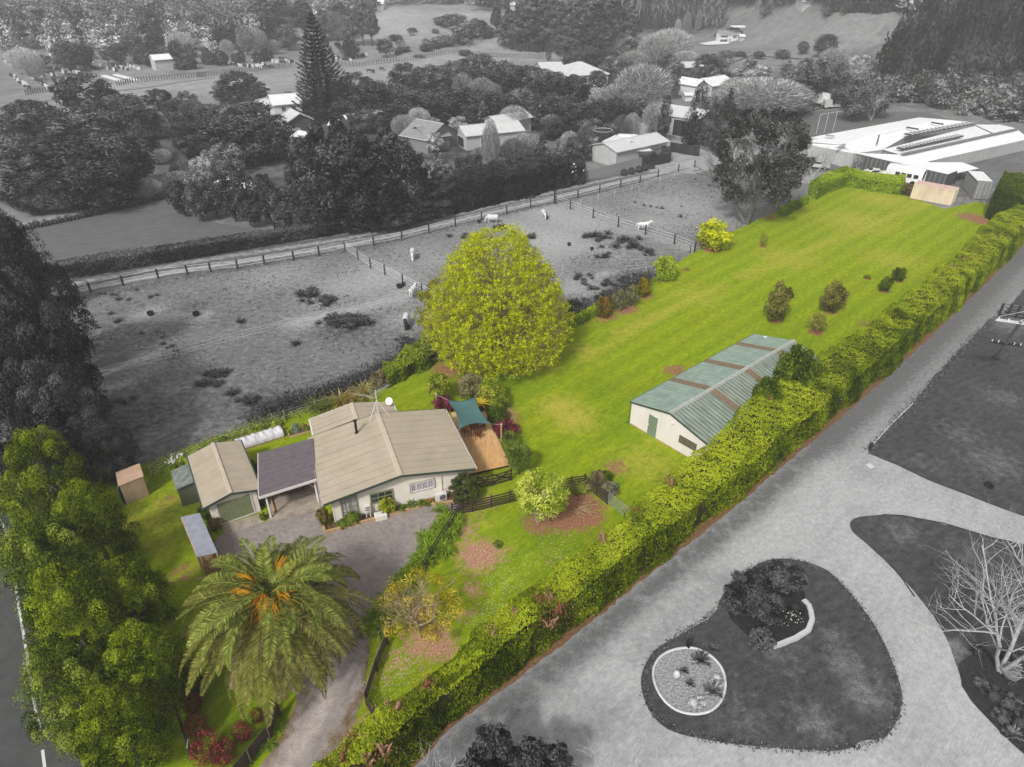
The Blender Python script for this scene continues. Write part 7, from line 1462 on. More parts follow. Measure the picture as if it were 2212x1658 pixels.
slot((1130,255),(1720,145),1.7,.2,SKD,3.9,16); slot((1055,385),(1620,262),1.3,.25,SKD,4.1,18); slot((1120,185),(1230,205),.35); slot((1350,140),(1460,158),.35); slot((370,258),(450,266),.9,.15,M('mid_slot', C(170), C(150))); slot((480,376),(550,345),.5,.15,MATS['mid_slot'],4.2)
slot((1075,442),(2145,205),.5,.35,M('gutter_grey', C(140), C(110)),4.0,0,'valley_gutter')  # mid-grey bar along the junction of the two roofs
for (x, y, h_) in ((845,335,2.6),(1168,310,1.3)): p0 = rel(U3(x,y,4), pl); MB().cyl(p0[0],p0[1],3,3+h_*.7,.13,8).obj('flue', GWD, PK)
for x, y in ((280,252),(355,235),(435,222)): p0 = rel(U3(x,y,0), pl); MB().cyl(p0[0],p0[1],0,4.3,.05,6).obj('post', GTR, PK)
p0, p1 = rel(U3(280,250,0), pl), rel(U3(470,215,0), pl); MB().bar((*p0,4.3),(*p1,4.3),.08,.08).obj('rail', GTR, PK)
# long wing: wall panels
A_, B_ = np.array(rel(U3(1312,497,3.0), LB.location)), np.array(rel(U3(2260,285,3.0), LB.location)); nn_ = np.array([(B_-A_)[1], -(B_-A_)[0]])/np.linalg.norm(B_-A_)
for i in range(34):
    f0, f1 = .2+.8*i/34, .2+.8*(i+.93)/34; p0, p1 = A_*(1-f0)+B_*f0, A_*(1-f1)+B_*f1; MB().prism([tuple(p0-nn_*.1), tuple(p1-nn_*.1), tuple(p1-nn_*.6), tuple(p0-nn_*.6)], .05, 2.1).obj('wall_panel', [PAL, M('pale_sheet_b', C(172), C(140), scale=2)][i % 2], LB)
lt = block('side_canopy', 'pale flat canopy on thin posts at the right front corner of the packing shed', [U3(1330,505,2.9), U3(1600,600,2.6), U3(1790,560,2.6), U3(1640,505,2.9)], [2.9,2.6,2.6,2.9], SKD, PKR, zb=2.3)
for x, y in ((1600,600),(1690,580),(1780,560),(1640,560)): p0 = rel(U3(x,y,2.6), lt.location); MB().cyl(p0[0],p0[1],0,1.85,.07,6).obj('post', PST, lt)
# container, truck body, house bus, cars
CONT = M('cream_container', C(236,222,200), C(206,186,160), scale=.8, rough=.6, stretch=(1,1,.3)); CTOP = M('pink_container_top', C(228,196,190), C(200,160,156), scale=2)
def container(p, rz, label, wm, tm, dm=None, L_=6.06, W_=2.44, h=2.55):
    rt = root('shipping_container', p, rz, label, 'container'); MB().box(.06,L_-.06,.13,W_-.06,.12,h-.06).obj('wall', wm, rt); mb = MB()
    for a, b in ((0,0),(L_-.16,0),(0,W_-.16),(L_-.16,W_-.16)): mb.box(a,a+.16,b,b+.16,.1,h-.02)
    mb.box(.16,L_-.16,0,.1,.1,.26).box(.16,L_-.16,0,.1,h-.16,h-.02).box(.16,L_-.16,W_-.1,W_,.1,.26).box(.16,L_-.16,W_-.1,W_,h-.16,h-.02); mb.obj('frame', wm, rt)
    n = 22
    for i in range(n):
        x0 = .2+(L_-.4)*i/n; MB().hexa([(x0,.06,.27),(x0+.2,.06,.27),(x0+.2,.07,.27),(x0,.07,.27),(x0+.04,.02,.27),(x0+.16,.02,.27),(x0+.16,.055,.27),(x0+.04,.055,.27)]) if False else MB().box(x0,x0+.14,.02,.128,.27,h-.17).obj('rib', wm, rt)
    for i in range(16): MB().box(.1+i*.368,.1+i*.368+.22,.08,W_-.08,h-.058,h+.02).obj('roof_rib', tm, rt)
    for k in range(2):
        y0 = .1+k*(W_/2-.08); MB().box(L_+.0,L_+.05,y0,y0+W_/2-.12,.2,h-.15).obj('door', dm or wm, rt)
        for yy in (.2,.75): MB().cyl(L_+.09,y0+yy,.2,h-.2,.025,6).obj('lock_rod', GTR if dm else wm, rt)
    return rt
c0 = g(3,1475,1285); c1 = g(3,1735,1335); container(c0, math.atan2(c1[1]-c0[1], c1[0]-c0[0]), 'cream ribbed shipping container with a pinkish roof at the back of the lawn', CONT, CTOP)
k0 = U3(1728,850); k1 = U3(1880,862); GCT = M('grey_container', C(150), C(120), scale=2)
kd = math.atan2(k1[1]-k0[1], k1[0]-k0[0]); container((k0[0]-math.sin(kd)*7, k0[1]+math.cos(kd)*7), kd-R(90), 'grey truck body with double doors facing the lawn, white roofed', GCT, M('white_container_top', C(238), C(222)), GCT, L_=7.0, W_=2.44, h=2.9)
CRS = M('chrome_like', C(200), C(160), rough=.3)
bs0, bs1 = U3(900,680), U3(1235,745)
bus = root('house_bus', bs0, math.atan2(bs1[1]-bs0[1], bs1[0]-bs0[0]), 'white rounded house bus with small square windows behind the back hedge', 'bus'); BL = math.hypot(*rel(bs1, bs0)); WB = M('white_bus_paint', C(240), C(222), scale=1, rough=.4)
mb = MB(); ni = 12
for j, x in enumerate((0, .25, BL-.15, BL)):
    kx = .82 if j in (0, 3) else 1
    for i in range(ni+1):
        a = math.pi*i/ni; mb.v.append((x, 1.2-math.cos(a)*1.2*(kx+.0), .7+(1.0+1.35*math.sin(a)**.6*kx if 0 < i < ni else 0)))
mb.f = [(j*(ni+1)+i, j*(ni+1)+i+1, (j+1)*(ni+1)+i+1, (j+1)*(ni+1)+i) for j in range(3) for i in range(ni)]+[tuple(range(ni+1)), tuple(3*(ni+1)+i for i in range(ni+1))[::-1]]+[(0, ni+1, 2*ni+1, ni)][:0]
mb.obj('body', WB, bus, smooth=True); MB().box(.1,BL-.1,.02,2.38,.45,.85).obj('skirt', WB, bus)
for f in (.28,.44,.6,.78): MB().box(BL*f,BL*f+.75,-.09,-.01,1.45,2.05).obj('window', GLASSG, bus)
for f in (.15,.8):
    for y0 in (-.02,2.2): w_ = MB().tube([(0,0,0),(0,.25,0)], .48, 14).obj('wheel', BLACK, bus, (BL*f,y0,.48))
MB().hexa([(-1.3,.2,.5),(0,.1,.5),(0,2.3,.5),(-1.3,2.2,.5),(-1.25,.3,1.2),(0,.2,1.55),(0,2.2,1.55),(-1.25,2.1,1.2)]).obj('bonnet', WB, bus); MB().box(-1.36,-1.3,.3,2.1,.5,.8).obj('bumper', GTR, bus)
GCP = M('silver_car_paint', C(190), C(170), rough=.3, spec=.5); DCP = M('dark_car_paint', C(70), C(50), rough=.3, spec=.5); WCP = M('white_car_paint', C(235), C(215), rough=.3, spec=.5)
car(G(*T5(580,400)), R(175), 'silver hatchback parked under the veranda roof of the two-storey house', GCP, GLASSG)
car(U3(215,530), R(150), 'white car parked behind the bare tree at the packing shed', WCP, GLASSG); car(U3(290,560), R(160), 'second silver car parked nearer the bare tree', GCP, GLASSG)
car(U3(830,640), R(165), 'white car half hidden behind the back hedge beside the bus', WCP, GLASSG)
for x, y, lab in ((700,570,'dark wheeled bin at the corner of the dark boarded wall, left one'),(740,575,'dark wheeled bin beside the boarded wall, right one')):
    b_ = root('wheelie_bin', U3(x, y), .3, lab, 'bin'); MB().hexa([(-.25,-.3,0),(.25,-.3,0),(.25,.3,0),(-.25,.3,0),(-.32,-.38,1.05),(.32,-.38,1.05),(.32,.38,1.05),(-.32,.38,1.05)]).obj('body', PST, b_); MB().box(-.35,.35,-.42,.42,1.06,1.14).obj('lid', PST, b_)
bh_ = root('blue_crates', U3(665,575), .2, 'white and bluish plastic crates by the dark wheeled bins', 'crates'); MB().box(-.8,-.1,-.3,.3,0,.7).obj('crate', WHITE, bh_); MB().box(0,.6,-.3,.3,0,.5).obj('crate', M('blue_crate', C(150,175,205), C(120,150,190)), bh_)
# caravan, trampoline, truck, trailer
cv = root('caravan', G(1352,318), R(-8), 'white caravan parked behind the pale house', 'caravan')
m2 = MB().hexa([(-2.6,-1.1,.45),(2.6,-1.1,.45),(2.6,1.1,.45),(-2.6,1.1,.45),(-1.9,-.95,2.5),(2.3,-.95,2.5),(2.3,.95,2.5),(-1.9,.95,2.5)]).obj('body', WB, cv); bv = m2.modifiers.new('b','BEVEL'); bv.width = .35; bv.segments = 3
for x0 in (-1.7,-.6,1.5): MB().hexa([(x0,-1.1,1.3),(x0+.8,-1.1,1.3),(x0+.8,-1.06,1.3),(x0,-1.06,1.3),(x0,-1.05,1.85),(x0+.8,-1.05,1.85),(x0+.8,-1.0,1.85),(x0,-1.0,1.85)]).obj('window', GLASSG, cv)
for s_ in (-1,1): MB().tube([(.2,s_*1.05,.35),(.2,s_*.85,.35)], .35, 12).obj('wheel', BLACK, cv)
MB().bar((-2.6,0,.5),(-3.8,0,.45),.1,.1).obj('drawbar', PST, cv)
tp_ = root('trampoline', G(1301,310), 0, 'round trampoline with dark safety net in the neighbour\'s garden', 'trampoline')
MB().tube([(2*math.cos(a*.3927),2*math.sin(a*.3927),2.7) for a in range(17)], .05, 5).obj('top_ring', GTR, tp_); MB().tube([(2*math.cos(a*.3927),2*math.sin(a*.3927),.8) for a in range(17)], .07, 5).obj('frame', PST, tp_); MB().lathe([(1.95,.8),(1.95,.82)], 24).obj('mat', PST, tp_)
for a in range(6): MB().cyl(2*math.cos(a*1.047),2*math.sin(a*1.047),0,2.7,.045,6).obj('pole', PST, tp_)
nt = MB().lathe([(1.98,.85),(1.98,2.65)], 24); nt.f = nt.f[:-2]; nt.obj('net', M('net', C(60), C(50), alpha=.55), tp_)
tk_ = root('horse_truck', G(*P(3,925,700)), R(15), 'small white box truck parked by the post and rail fence on the right', 'truck'); MB().box(-1.2,1.2,0,4.2,1.0,3.4).obj('box', WB, tk_); MB().hexa([(-1.1,-1.6,.5),(1.1,-1.6,.5),(1.1,-.05,.5),(-1.1,-.05,.5),(-1,-1.2,2.2),(1,-1.2,2.2),(1,-.05,2.3),(-1,-.05,2.3)]).obj('cab', GCP, tk_)
for x0 in (-1.1,.9):
    for y0 in (-.9,3): MB().tube([(x0,y0,.45),(x0+.2,y0,.45)], .45, 12).obj('wheel', BLACK, tk_)
tl_ = root('cage_trailer', G(*P(3,1150,695)), R(-5), 'high-sided cage trailer standing at the top of the mown slope', 'trailer'); MB().box(-1.8,1.8,-1,1,.6,1.0).obj('tray', GTR, tl_)
for x0 in (-1.8,-.9,0,.9,1.74):
    for s_ in (-1,.94): MB().box(x0,x0+.06,s_,s_+.06,1.0,2.0).obj('stake', GTR, tl_)
for s_ in (-1,.94): MB().box(-1.8,1.8,s_,s_+.06,2.0,2.08).box(-1.8,1.8,s_,s_+.06,1.45,1.52).obj('rail', GTR, tl_); MB().tube([(.2,s_*1.1,.4),(.2,s_*.9,.4)], .38, 12).obj('wheel', BLACK, tl_)
jk = root('machinery', G(*P(3,1010,700)), .3, 'low jumble of farm machinery between truck and cage trailer', 'machinery')
for i in range(9): MB().bar((rng.normal()*2, rng.normal()*.6, .5+rng.uniform(0,.6)), (rng.normal()*2, rng.normal()*.6, .4+rng.uniform(0,.6)), .2, .2).obj('beam', GPST if i % 2 else GTR, jk)
for x0 in (-1.5,.5): MB().tube([(x0,-.6,.45),(x0,-.4,.45)], .45, 12).obj('wheel', BLACK, jk)
railfence('rail_fence', 'dark post and rail fence rising to the white box truck', [P(3,740,760), P(3,790,745), P(3,850,722), P(3,920,705)], 1.8, 3, PST, pw=.25, rh=.2)
# paling fence, wall, screens
def paling(name, label, pts, h, mat, w_=.42, gap=.06, cat='fence'):
    W_ = [G(*p) for p in pts]; o = W_[0]; rt = root(name, o, 0, label, cat); q, L_ = resample([rel(p, o) for p in W_], 200); n = int(L_/(w_+gap))
    me = MB().box(-w_/2,w_/2,-.03,.03,.05,h).mesh('paling')
    for i in range(n):
        k = min(198, int(199*(i+.5)/n)); d_ = q[k+1]-q[k]; link('paling', me, mat, rt, q[k], math.atan2(d_[1], d_[0]))
    MB().tube([(*p, h*.5) for p in q[::40]]+[(*q[-1], h*.5)], .05, 4).obj('rail', mat, rt); return rt
paling('paling_fence', 'pale timber paling fence below the pale house beside the lane', [(1269,391),(1330,376),(1404,357)], 1.9, M('paling_grey', C(165), C(130), scale=3, stretch=(1,1,.2)))
paling('dark_fence', 'dark panel fence with hedge top at the right end of the pale house', [(1405,360),(1447,352)], 1.8, PST, 1.6, .02)
paling('dark_fence', 'long dark board fence beside the turning area', [(1446,328),(1490,336),(1510,339)], 1.9, PST, .9, .02)
for x, y, lab in ((1348,378,'first round clipped shrub below the paling fence'),(1364,375,'second round clipped shrub below the paling fence'),(1380,371,'third clipped shrub below the paling fence'),(1394,368,'fourth clipped shrub below the paling fence'),(1407,363,'last clipped shrub beside the dark panel fence')): tree('clip', x, y-13, y+2, 17, GHL, lab, 'clipped shrubs below the paling fence')
ap = root('garden_awning', G(1386,350), .1, 'small bright flat awning against the wall of the pale house', 'awning'); MB().box(-1.6,1.6,-.9,.9,2.2,2.3).obj('top', WR_, ap); [MB().cyl(x0,-.8,0,2.2,.05,6).obj('post', GTR, ap) for x0 in (-1.5,1.5)]

# ---- norfolk pine
NP = GT(704,264); nh = HG(*NP, 30); dN = NP[1]*CP-(NP[2]-CH)*SP
NF = root('norfolk_pine', NP, 0, 'very tall dark norfolk pine with whorled drooping branches towering over the gardens', 'tree'); MB().tube([(0,0,0),(0,0,nh*.6),(0,0,nh)], [.5,.3,.05], 8).obj('trunk', BARKG, NF)
NL = lg(56, .05); wmax = 66*dN/F
Vs = []; rs = []
for k in range(26):
    f = .06+.93*(k/25)**.95; rad = wmax*(1.0-f)**.78*(1.05 if f > .1 else .9)+.25; nbr = 9 if f < .8 else 6
    for j in range(nbr):
        a = 6.283*j/nbr+k*.7; L2 = rad*rng.uniform(.85, 1.08); m_ = int(20+80*L2/wmax); t = rng.uniform(.12, 1, m_)**.8; up = -.10*t+.16*t*t*t*2
        bx_, by_, bz = np.cos(a)*t*L2, np.sin(a)*t*L2, nh*f+L2*(-.16*t+.42*t**3); sd = rng.normal(size=m_)*.16*L2*.45*(1.1-t*.6)
        p = np.stack([bx_-np.sin(a)*sd, by_+np.cos(a)*sd, bz+rng.normal(size=m_)*.10], 1); dr = np.stack([np.cos(a)+rng.normal(size=m_)*.5, np.sin(a)+rng.normal(size=m_)*.5, np.full(m_, .5)], 1)
        Vs.append(leaves(p, np.tile([0,0,1.], (m_,1))+rng.normal(size=(m_,3))*.5, .34+.1*L2/wmax, .12, along=dr)); rs.append(np.clip(.3+t*.3+rng.normal(0,.15,m_), 0, 1))
link('crown', qmesh('norfolk_crown', np.concatenate(Vs), np.concatenate(rs)), NL, NF)
# far palm near the hill track
fp = GT(1222,133); FP = root('date_palm', fp, 0, 'small dark date palm standing alone on the distant pasture', 'palm tree'); MB().cyl(0,0,0,3.2,.5,8).obj('trunk', BARKG, FP)
gf = lg(60, .05); gfm = [frond('grey_frond_%d' % i, 4.2, R(60-i*28), 1.5, gf, .9) for i in range(3)]
for i in range(40): o = link('frond', gfm[i % 3], None, FP, (0,0,3.2)); o.rotation_euler = (0,0,i*2.4)

# ---- trees of the gardens and hills, one by one
D1, D2, D3, D4 = lg(58), lg(68), lg(82), lg(98); L1, L2_, L3 = lg(126), lg(150), lg(172)
row('dark', [(60,225,300,90),(190,168,262,100),(260,215,290,110),(300,235,300,80),(120,245,330,110),(200,255,350,150),(50,300,385,110),(150,310,420,170),(90,350,440,120),(255,300,410,120),(200,360,455,130),(30,400,450,60),(290,330,400,60),(330,250,300,50),(230,200,255,60)], [D2,D1,D2], 'dark bushy evergreen in the dense grove at the left', 'dark evergreens of the left grove')
row('dark', [(440,270,330,110),(500,260,345,130),(560,262,350,120),(470,235,290,100),(540,232,300,110),(590,280,350,70),(420,300,340,70)], [D1,D2], 'dark bushy evergreen in the grove left of the two-storey house', 'dark evergreens left of the two-storey house')
row('dark', [(510,162,218,72),(480,190,225,40),(560,185,220,36),(405,205,255,44),(370,225,262,34),(625,205,222,24)], [D2,D3], 'dark tree at the lower edge of the open field behind the two-storey house', 'dark trees behind the two-storey house')
row('fuzz', [(345,262,300,40),(415,222,262,44),(460,260,290,60),(130,405,452,100),(395,355,388,44),(345,330,355,40),(380,380,405,60),(330,330,352,40),(310,395,430,60)], [L1,D4,L2_], 'small leafless twiggy tree in the left garden', 'leafless trees of the left garden', bark=PALEG)
row('round', [(455,330,400,56),(490,312,378,64),(425,375,430,50),(430,345,395,40)], [L2_,D4,L1], 'pale-leaved rounded tree in the garden above the mown field', 'pale rounded trees above the mown field')
row('round', [(392,395,468,56),(430,400,478,58),(462,398,470,60),(500,392,478,56),(540,408,492,56),(478,372,420,60),(585,402,492,56),(520,372,430,60),(610,410,498,50),(570,380,440,50)], [D1,D2,D3], 'dark leafy camellia-like tree in the row edging the mown field', 'dark trees edging the mown field')
def white_bloom(px, py, n, r, lab):
    T_ = GT(px, py+14); p0 = np.array([T_[0], T_[1], 3.0]); q = p0*0+rng.normal(size=(n, 3))*np.array([r, r*.7, r*.6])+np.array([0,0,2.6]); rt = root('blossom', T_, 0, lab, 'blossom'); link('petals', qmesh('blossom_petals', leaves(q, rng.normal(size=(n,3))+np.array([0,-.5,1]), .2, .14), rng.uniform(0,1,n)), M('white_blossom', C(235), C(215)), rt); link('twigs', twm, PALEG, rt).scale = (r*2, r*2, 4)
twm = qmesh('twig_tuft', twig_arrays('bush', 300, .1, .004)[0], np.full(300, .5))
for px, py, n, r, lab in ((500,420,110,1.1,'white blossom branches on the dark tree at the mown field corner'),(548,425,60,.8,'patch of white blossom between dark trees above the mown field'),(635,455,120,1.2,'white blossoming branches below the dark conifers'),(1276,215,260,2.0,'tall white blossoming tree in the middle of the gardens'),(1230,385,40,.8,'white blossoms on the tall hedge bank')): white_bloom(px, py, n, r, lab)
row('clip', [(648,470,500,34),(685,482,506,34),(615,480,502,26)], [D3,D2], 'clipped block shrub at the right end of the mown field', 'clipped shrubs beside the mown field')
# large dark conifer group in the middle
for i, q in enumerate([(690,265,470,130),(770,290,478,160),(850,300,470,140),(720,320,490,170),(800,345,492,170),(885,325,460,100),(660,300,440,90),(735,250,430,90),(665,350,484,110),(830,270,430,90),(750,390,496,150),(860,390,480,120),(690,400,500,110)]): tree('pine' if i in (0, 7, 9) else 'dark', *q, [D1,lg(44),D2][i % 3], 'large dark pine in the dense group above the middle of the lane', 'dark pines above the lane')
row('pine', [(955,330,435,90)], D4, 'open-crowned pine with bare twin trunks right of the dark pine group', None)
row('dark', [(860,455,492,70),(905,440,480,60),(820,470,498,60),(945,440,470,60),(760,480,500,60),(700,485,508,44)], [D2,D1], 'dark shrub at the lane edge below the dark pine group', 'dark shrubs at the lane edge')
# belt of dark evergreens across the middle
belt = [(730,190,260,60),(770,165,225,70),(800,185,262,90),(850,190,255,80),(740,225,275,60),(880,145,205,70),(905,165,225,80),(935,150,215,70),(855,230,268,90),(960,170,235,90),(1000,160,225,70),(1030,125,190,80),(1060,160,220,90),(900,205,262,100),(940,215,272,80),(1085,140,200,60),(1110,150,215,80),(1140,150,210,70),(1000,200,262,90),(1170,160,225,70),(1045,205,260,80),(1200,165,235,70),(1235,170,240,70),(1130,200,262,70),(1215,215,285,90),(1250,230,290,80),(1290,245,292,60),(1170,245,280,50),(1090,215,262,70),(800,245,285,80),(1025,235,275,60),(985,140,195,60),(1300,225,280,50),(1245,120,165,50),(1280,118,160,60),(1320,130,165,60),(1200,260,300,70)]
row('dark', belt, [D1,D2,D1,D3], 'dark bushy evergreen in the broad belt across the middle gardens', 'dark evergreens of the middle belt')
row('fuzz', [(1000,165,235,40),(1040,175,240,50),(1060,185,230,40),(1390,145,240,100),(1340,190,245,90),(1330,68,120,76),(1420,70,145,80),(1450,60,140,90),(1650,175,250,150),(1700,190,250,90),(1620,180,245,90),(1370,110,150,60),(1300,205,230,40),(1190,255,300,40),(1480,110,150,60),(1540,120,150,40),(905,240,282,40)], [L2_,L1,D4,L1,L2_,L3,L3,L2_,L2_,L1], 'large pale leafless tree with a rounded haze of twigs', 'leafless trees of the gardens', bark=PALEG)
row('cone', [(962,222,262,46),(1042,218,275,56),(1010,240,275,30),(1170,285,358,60),(1145,310,355,40),(1205,300,345,44)], [L1,D4,D3,D2,D3], 'soft grey conical tree beside the sheds of the middle gardens', 'conical trees by the middle sheds')
row('fan', [(1060,260,365,36),(1110,300,362,60),(1150,290,350,50),(1365,245,300,34),(1265,270,330,40),(1230,285,330,40),(1130,290,350,60),(1345,250,300,40)], [L1,D4,L2_], 'leafless upswept tree in front of the long sheds', 'leafless trees in front of the long sheds', bark=PALEG)
row('round', [(1240,300,345,50),(1275,295,330,40),(990,255,285,40),(1255,300,350,40),(1318,270,300,40),(1375,215,250,40),(940,290,330,40),(930,255,280,50),(1100,340,370,60),(1280,260,300,50),(1190,215,262,40)], [D2,L2_,L3,D3,D4], 'rounded garden tree among the sheds of the middle gardens', 'rounded trees among the sheds')
row('round', [(1310,140,180,50),(1290,155,190,40),(1350,195,245,56),(1330,215,262,50),(1260,150,185,36),(1410,175,225,50),(1445,165,215,50),(1475,170,205,40),(1440,120,160,50),(1530,120,165,60),(1560,115,155,50),(1395,95,130,60),(1360,85,130,50),(1300,115,145,50),(1235,125,150,40)], [D3,D2,D4,D1], 'leafy garden tree on the slope below the right hill', 'leafy trees below the right hill')
row('col', [(1436,205,308,34),(1512,175,290,50),(1535,205,310,60),(1490,230,320,44),(1560,210,300,56),(1185,98,132,16)], [lg(42,.1),lg(40,.1),D1], 'tall narrow dark cypress near the turning area', 'dark cypresses by the turning area')
row('cone', [(1500,240,318,60),(1545,235,325,70),(1575,190,260,50)], [lg(42,.1),D1], 'spreading dark conifer behind the turning area', 'dark conifers by the turning area')
# big open eucalypt in front of the packing shed
ge = G(1612,484); eh = HG(ge[0], ge[1], 0, 236); ew = 215*(ge[1]*CP+CH*SP)/F; EU = bare('eucalyptus_tree', 'big grey eucalypt with an open branching crown in front of the packing shed', ge, eh*.95, .95, 8, 5, 3, .34, MB_BARK if False else GPST, seed=14, trunks=3)
V, r_, c_, _ = crown_arrays('round', 135, 170, .0155, .36, (.04, .09), up=.6, tint=.3, inner=.6, cmin=.05); o = link('crown', qmesh('eucalyptus_crown', V, r_), lg(64, .03), EU); o.scale = (ew*1.02, ew*.85, eh*.98); o.location = (.4, 0, .4)
def bare_at(px, pyb, pyt, lab, seed, mat=PALEG, spread=.9, r=.16, trunks=2, n=(7,5,4)):
    p = GT(px, pyb); h = HG(*p, pyt); return bare('bare_tree', lab, p, h*1.05, spread, *n, r, mat, seed=seed, trunks=trunks)
bare_at(1755,385,312,'leafless grey tree in front of the packing shed, beside the cars',31); bare_at(1850,372,325,'low leafless tree leaning over the corner of the back hedge',33,spread=1.2); bare_at(1830,200,120,'tall leafless tree with upswept pale branches left of the dark slope',35,r=.3); bare_at(1680,250,165,'wide leafless tree with pale branches behind the eucalypt',37,spread=1.3,r=.3,trunks=4)
bare_at(1880,260,180,'leafless tree at the foot of the dark pine slope',39,r=.25)
bs_ = bare('bare_tree', 'large pale-barked leafless tree with two trunks at the right picture edge', G(2160,1450), 10.5, 1.1, 8, 6, 4, .13, M('lichened_pale_bark', C(200), C(140), scale=7, bump=.4), seed=41, trunks=3)
bare('bare_tree', 'white leafless tree top poking up at the bottom picture edge, left one', G(1340,1790), 6.5, .8, 6, 5, 3, .09, PALEG, seed=43); bare('bare_tree', 'white leafless tree top poking up at the bottom picture edge, right one', G(1440,1800), 6.3, .9, 6, 5, 3, .09, PALEG, seed=44); bare('bare_tree', 'small white leafless treetop left of the dark bush at the bottom edge', G(960,1760), 4.6, .8, 6, 4, 3, .07, PALEG, seed=45)
for i, (cx, cy, h, wd, lab) in enumerate(((1060,1625,4.2,2.6,'dark grey leafy tree crown at the bottom picture edge, tallest of the clump'),(1140,1650,3.8,2.4,'dark grey leafy crown at the bottom edge, middle of the clump'),(1200,1665,3.6,2.4,'dark grey leafy crown at the bottom edge, right of the clump'),(1020,1690,3.4,2.4,'dark grey leafy crown at the bottom edge, left of the clump'))):
    p = G(cx, cy, h*.62); crownat('dark', p, h, wd, lg(58, .08), lab, 'evergreen_tree', 'tree', group='dark tree clump at the bottom edge')
# dark distant trees right and centre
row('pine', [(1105,20,108,90),(1140,-15,112,100),(1175,-20,110,90),(1205,0,118,90),(1245,-15,120,110),(1285,-5,124,100),(1320,-10,120,110),(1355,5,110,80),(1125,35,112,70),(1160,40,114,70),(1220,40,124,70),(1262,30,122,80),(1300,40,124,80)], [D2,D3,lg(66)], 'tall dark pine in the stand behind the centre knolls', 'tall pines behind the centre knolls')
row('pine', [(1072,-5,80,34)], D2, 'lone tall thin-trunked pine left of the dark pine stand')
row('pine', [(565,-10,95,90),(610,-5,90,90),(655,0,85,80),(700,20,90,70),(780,0,100,60),(800,10,100,50),(760,20,98,60),(735,5,85,60),(545,30,100,40)], [D3,D2,lg(66)], 'dark conifer in the tall stand left of the centre hills', 'dark conifers left of the centre hills')
row('dark', [(580,30,105,80),(480,55,108,60),(620,55,110,50),(290,75,130,50),(335,70,125,44),(355,100,132,34),(150,98,155,56),(178,105,152,40),(560,70,110,40),(255,95,140,40),(380,88,130,30),(410,95,140,30),(745,75,125,44),(760,88,128,36),(530,60,120,40)], [D2,D1,D3], 'dark rounded tree at the edge of the cemetery', 'dark trees of the cemetery')
row('dome', [(92,118,148,52),(832,85,125,40),(230,100,140,44),(318,103,145,36)], [D3,D2], 'flat-topped dark tree on the cemetery lawn', 'flat-topped trees of the cemetery')
row('fuzz', [(390,68,125,56),(545,58,120,60),(725,22,88,56),(50,110,160,56),(70,125,175,40),(490,85,125,30),(590,85,118,30),(350,40,75,50),(130,20,60,50),(1170,70,100,40),(640,20,60,40)], [L2_,L2_,L1,L3], 'pale rounded leafless tree at the cemetery', 'pale leafless trees at the cemetery', bark=PALEG)
row('clip', [(400,120,150,48),(300,115,140,24),(330,117,142,44),(450,110,140,32),(476,110,142,32),(510,115,138,22),(555,112,135,24),(575,105,132,30),(520,108,135,18),(860,110,118,16),(445,105,125,20),(1012,112,122,24)], [D2,D1,D3], 'clipped dark bush along the cemetery edge', 'clipped bushes along the cemetery edge')
row('bush', [(870,100,112,40),(905,118,124,30),(1005,108,120,36),(935,90,103,60),(960,75,98,60),(995,70,90,50),(975,30,60,80),(1000,50,80,60),(1030,40,78,50),(920,95,112,30),(1010,125,132,30),(855,75,88,34),(890,60,70,24),(940,62,72,20),(1050,55,80,40)], [D3,D4,D2], 'scrubby bush on the centre hills', 'scrubby bushes on the centre hills')
row('fan', [(1485,25,75,18),(1530,10,60,16),(1510,20,68,14),(1465,40,72,14),(1495,10,55,14)], [L1,L2_], 'thin leafless poplar on the right hill', 'poplars on the right hill', bark=PALEG)
row('round', [(1690,108,128,36),(1640,112,128,30),(1735,90,118,26),(1785,75,125,52),(1880,130,160,30),(1600,112,125,30),(1560,70,88,40),(1585,60,85,40),(1570,110,128,40)], [D3,D2], 'dark round tree on the right grass hill', 'dark trees on the right hill')
row('col', [(1655,5,38,30),(1790,-5,38,34),(1900,-5,30,30),(1830,0,32,30)], [D2], 'dark upright tree on the ridge above the right hill', 'dark ridge trees')
row('dark', [(1700,165,230,70),(1740,150,225,80),(1780,135,215,70),(1850,195,262,60),(1890,190,255,60),(1720,200,245,50),(1820,165,230,60)], [D3,D2,D4], 'grey leafy tree in the valley behind the white box truck', 'trees behind the box truck')
row('round', [(1600,150,185,60),(1560,150,190,50),(1510,145,178,44),(1650,140,165,40),(1700,132,160,36),(1745,128,158,40),(1820,140,168,50),(1860,120,150,44),(1620,125,150,34),(1460,135,170,40),(1395,150,180,36),(1350,120,150,40)], [L1,D4,D3,L2_], 'grey scrubby tree at the foot of the right grass hill', 'scrubby trees at the hill foot')
row('fuzz', [(1760,150,215,90),(1800,110,160,50),(1590,175,225,60),(1420,225,290,50),(1110,235,285,50),(870,255,300,40),(200,235,262,40)], [L2_,L1], 'pale leafless spreading tree in the valley', 'leafless valley trees', bark=PALEG)
row('dark', [(340,200,240,50),(20,260,330,80),(100,380,455,90),(160,395,455,70),(250,360,440,80),(300,290,350,70),(75,430,462,60),(380,250,290,40),(640,225,262,50),(700,205,250,50)], [D1,D2], 'dark evergreen filling a gap in the left groves', 'dark gap-filling evergreens')
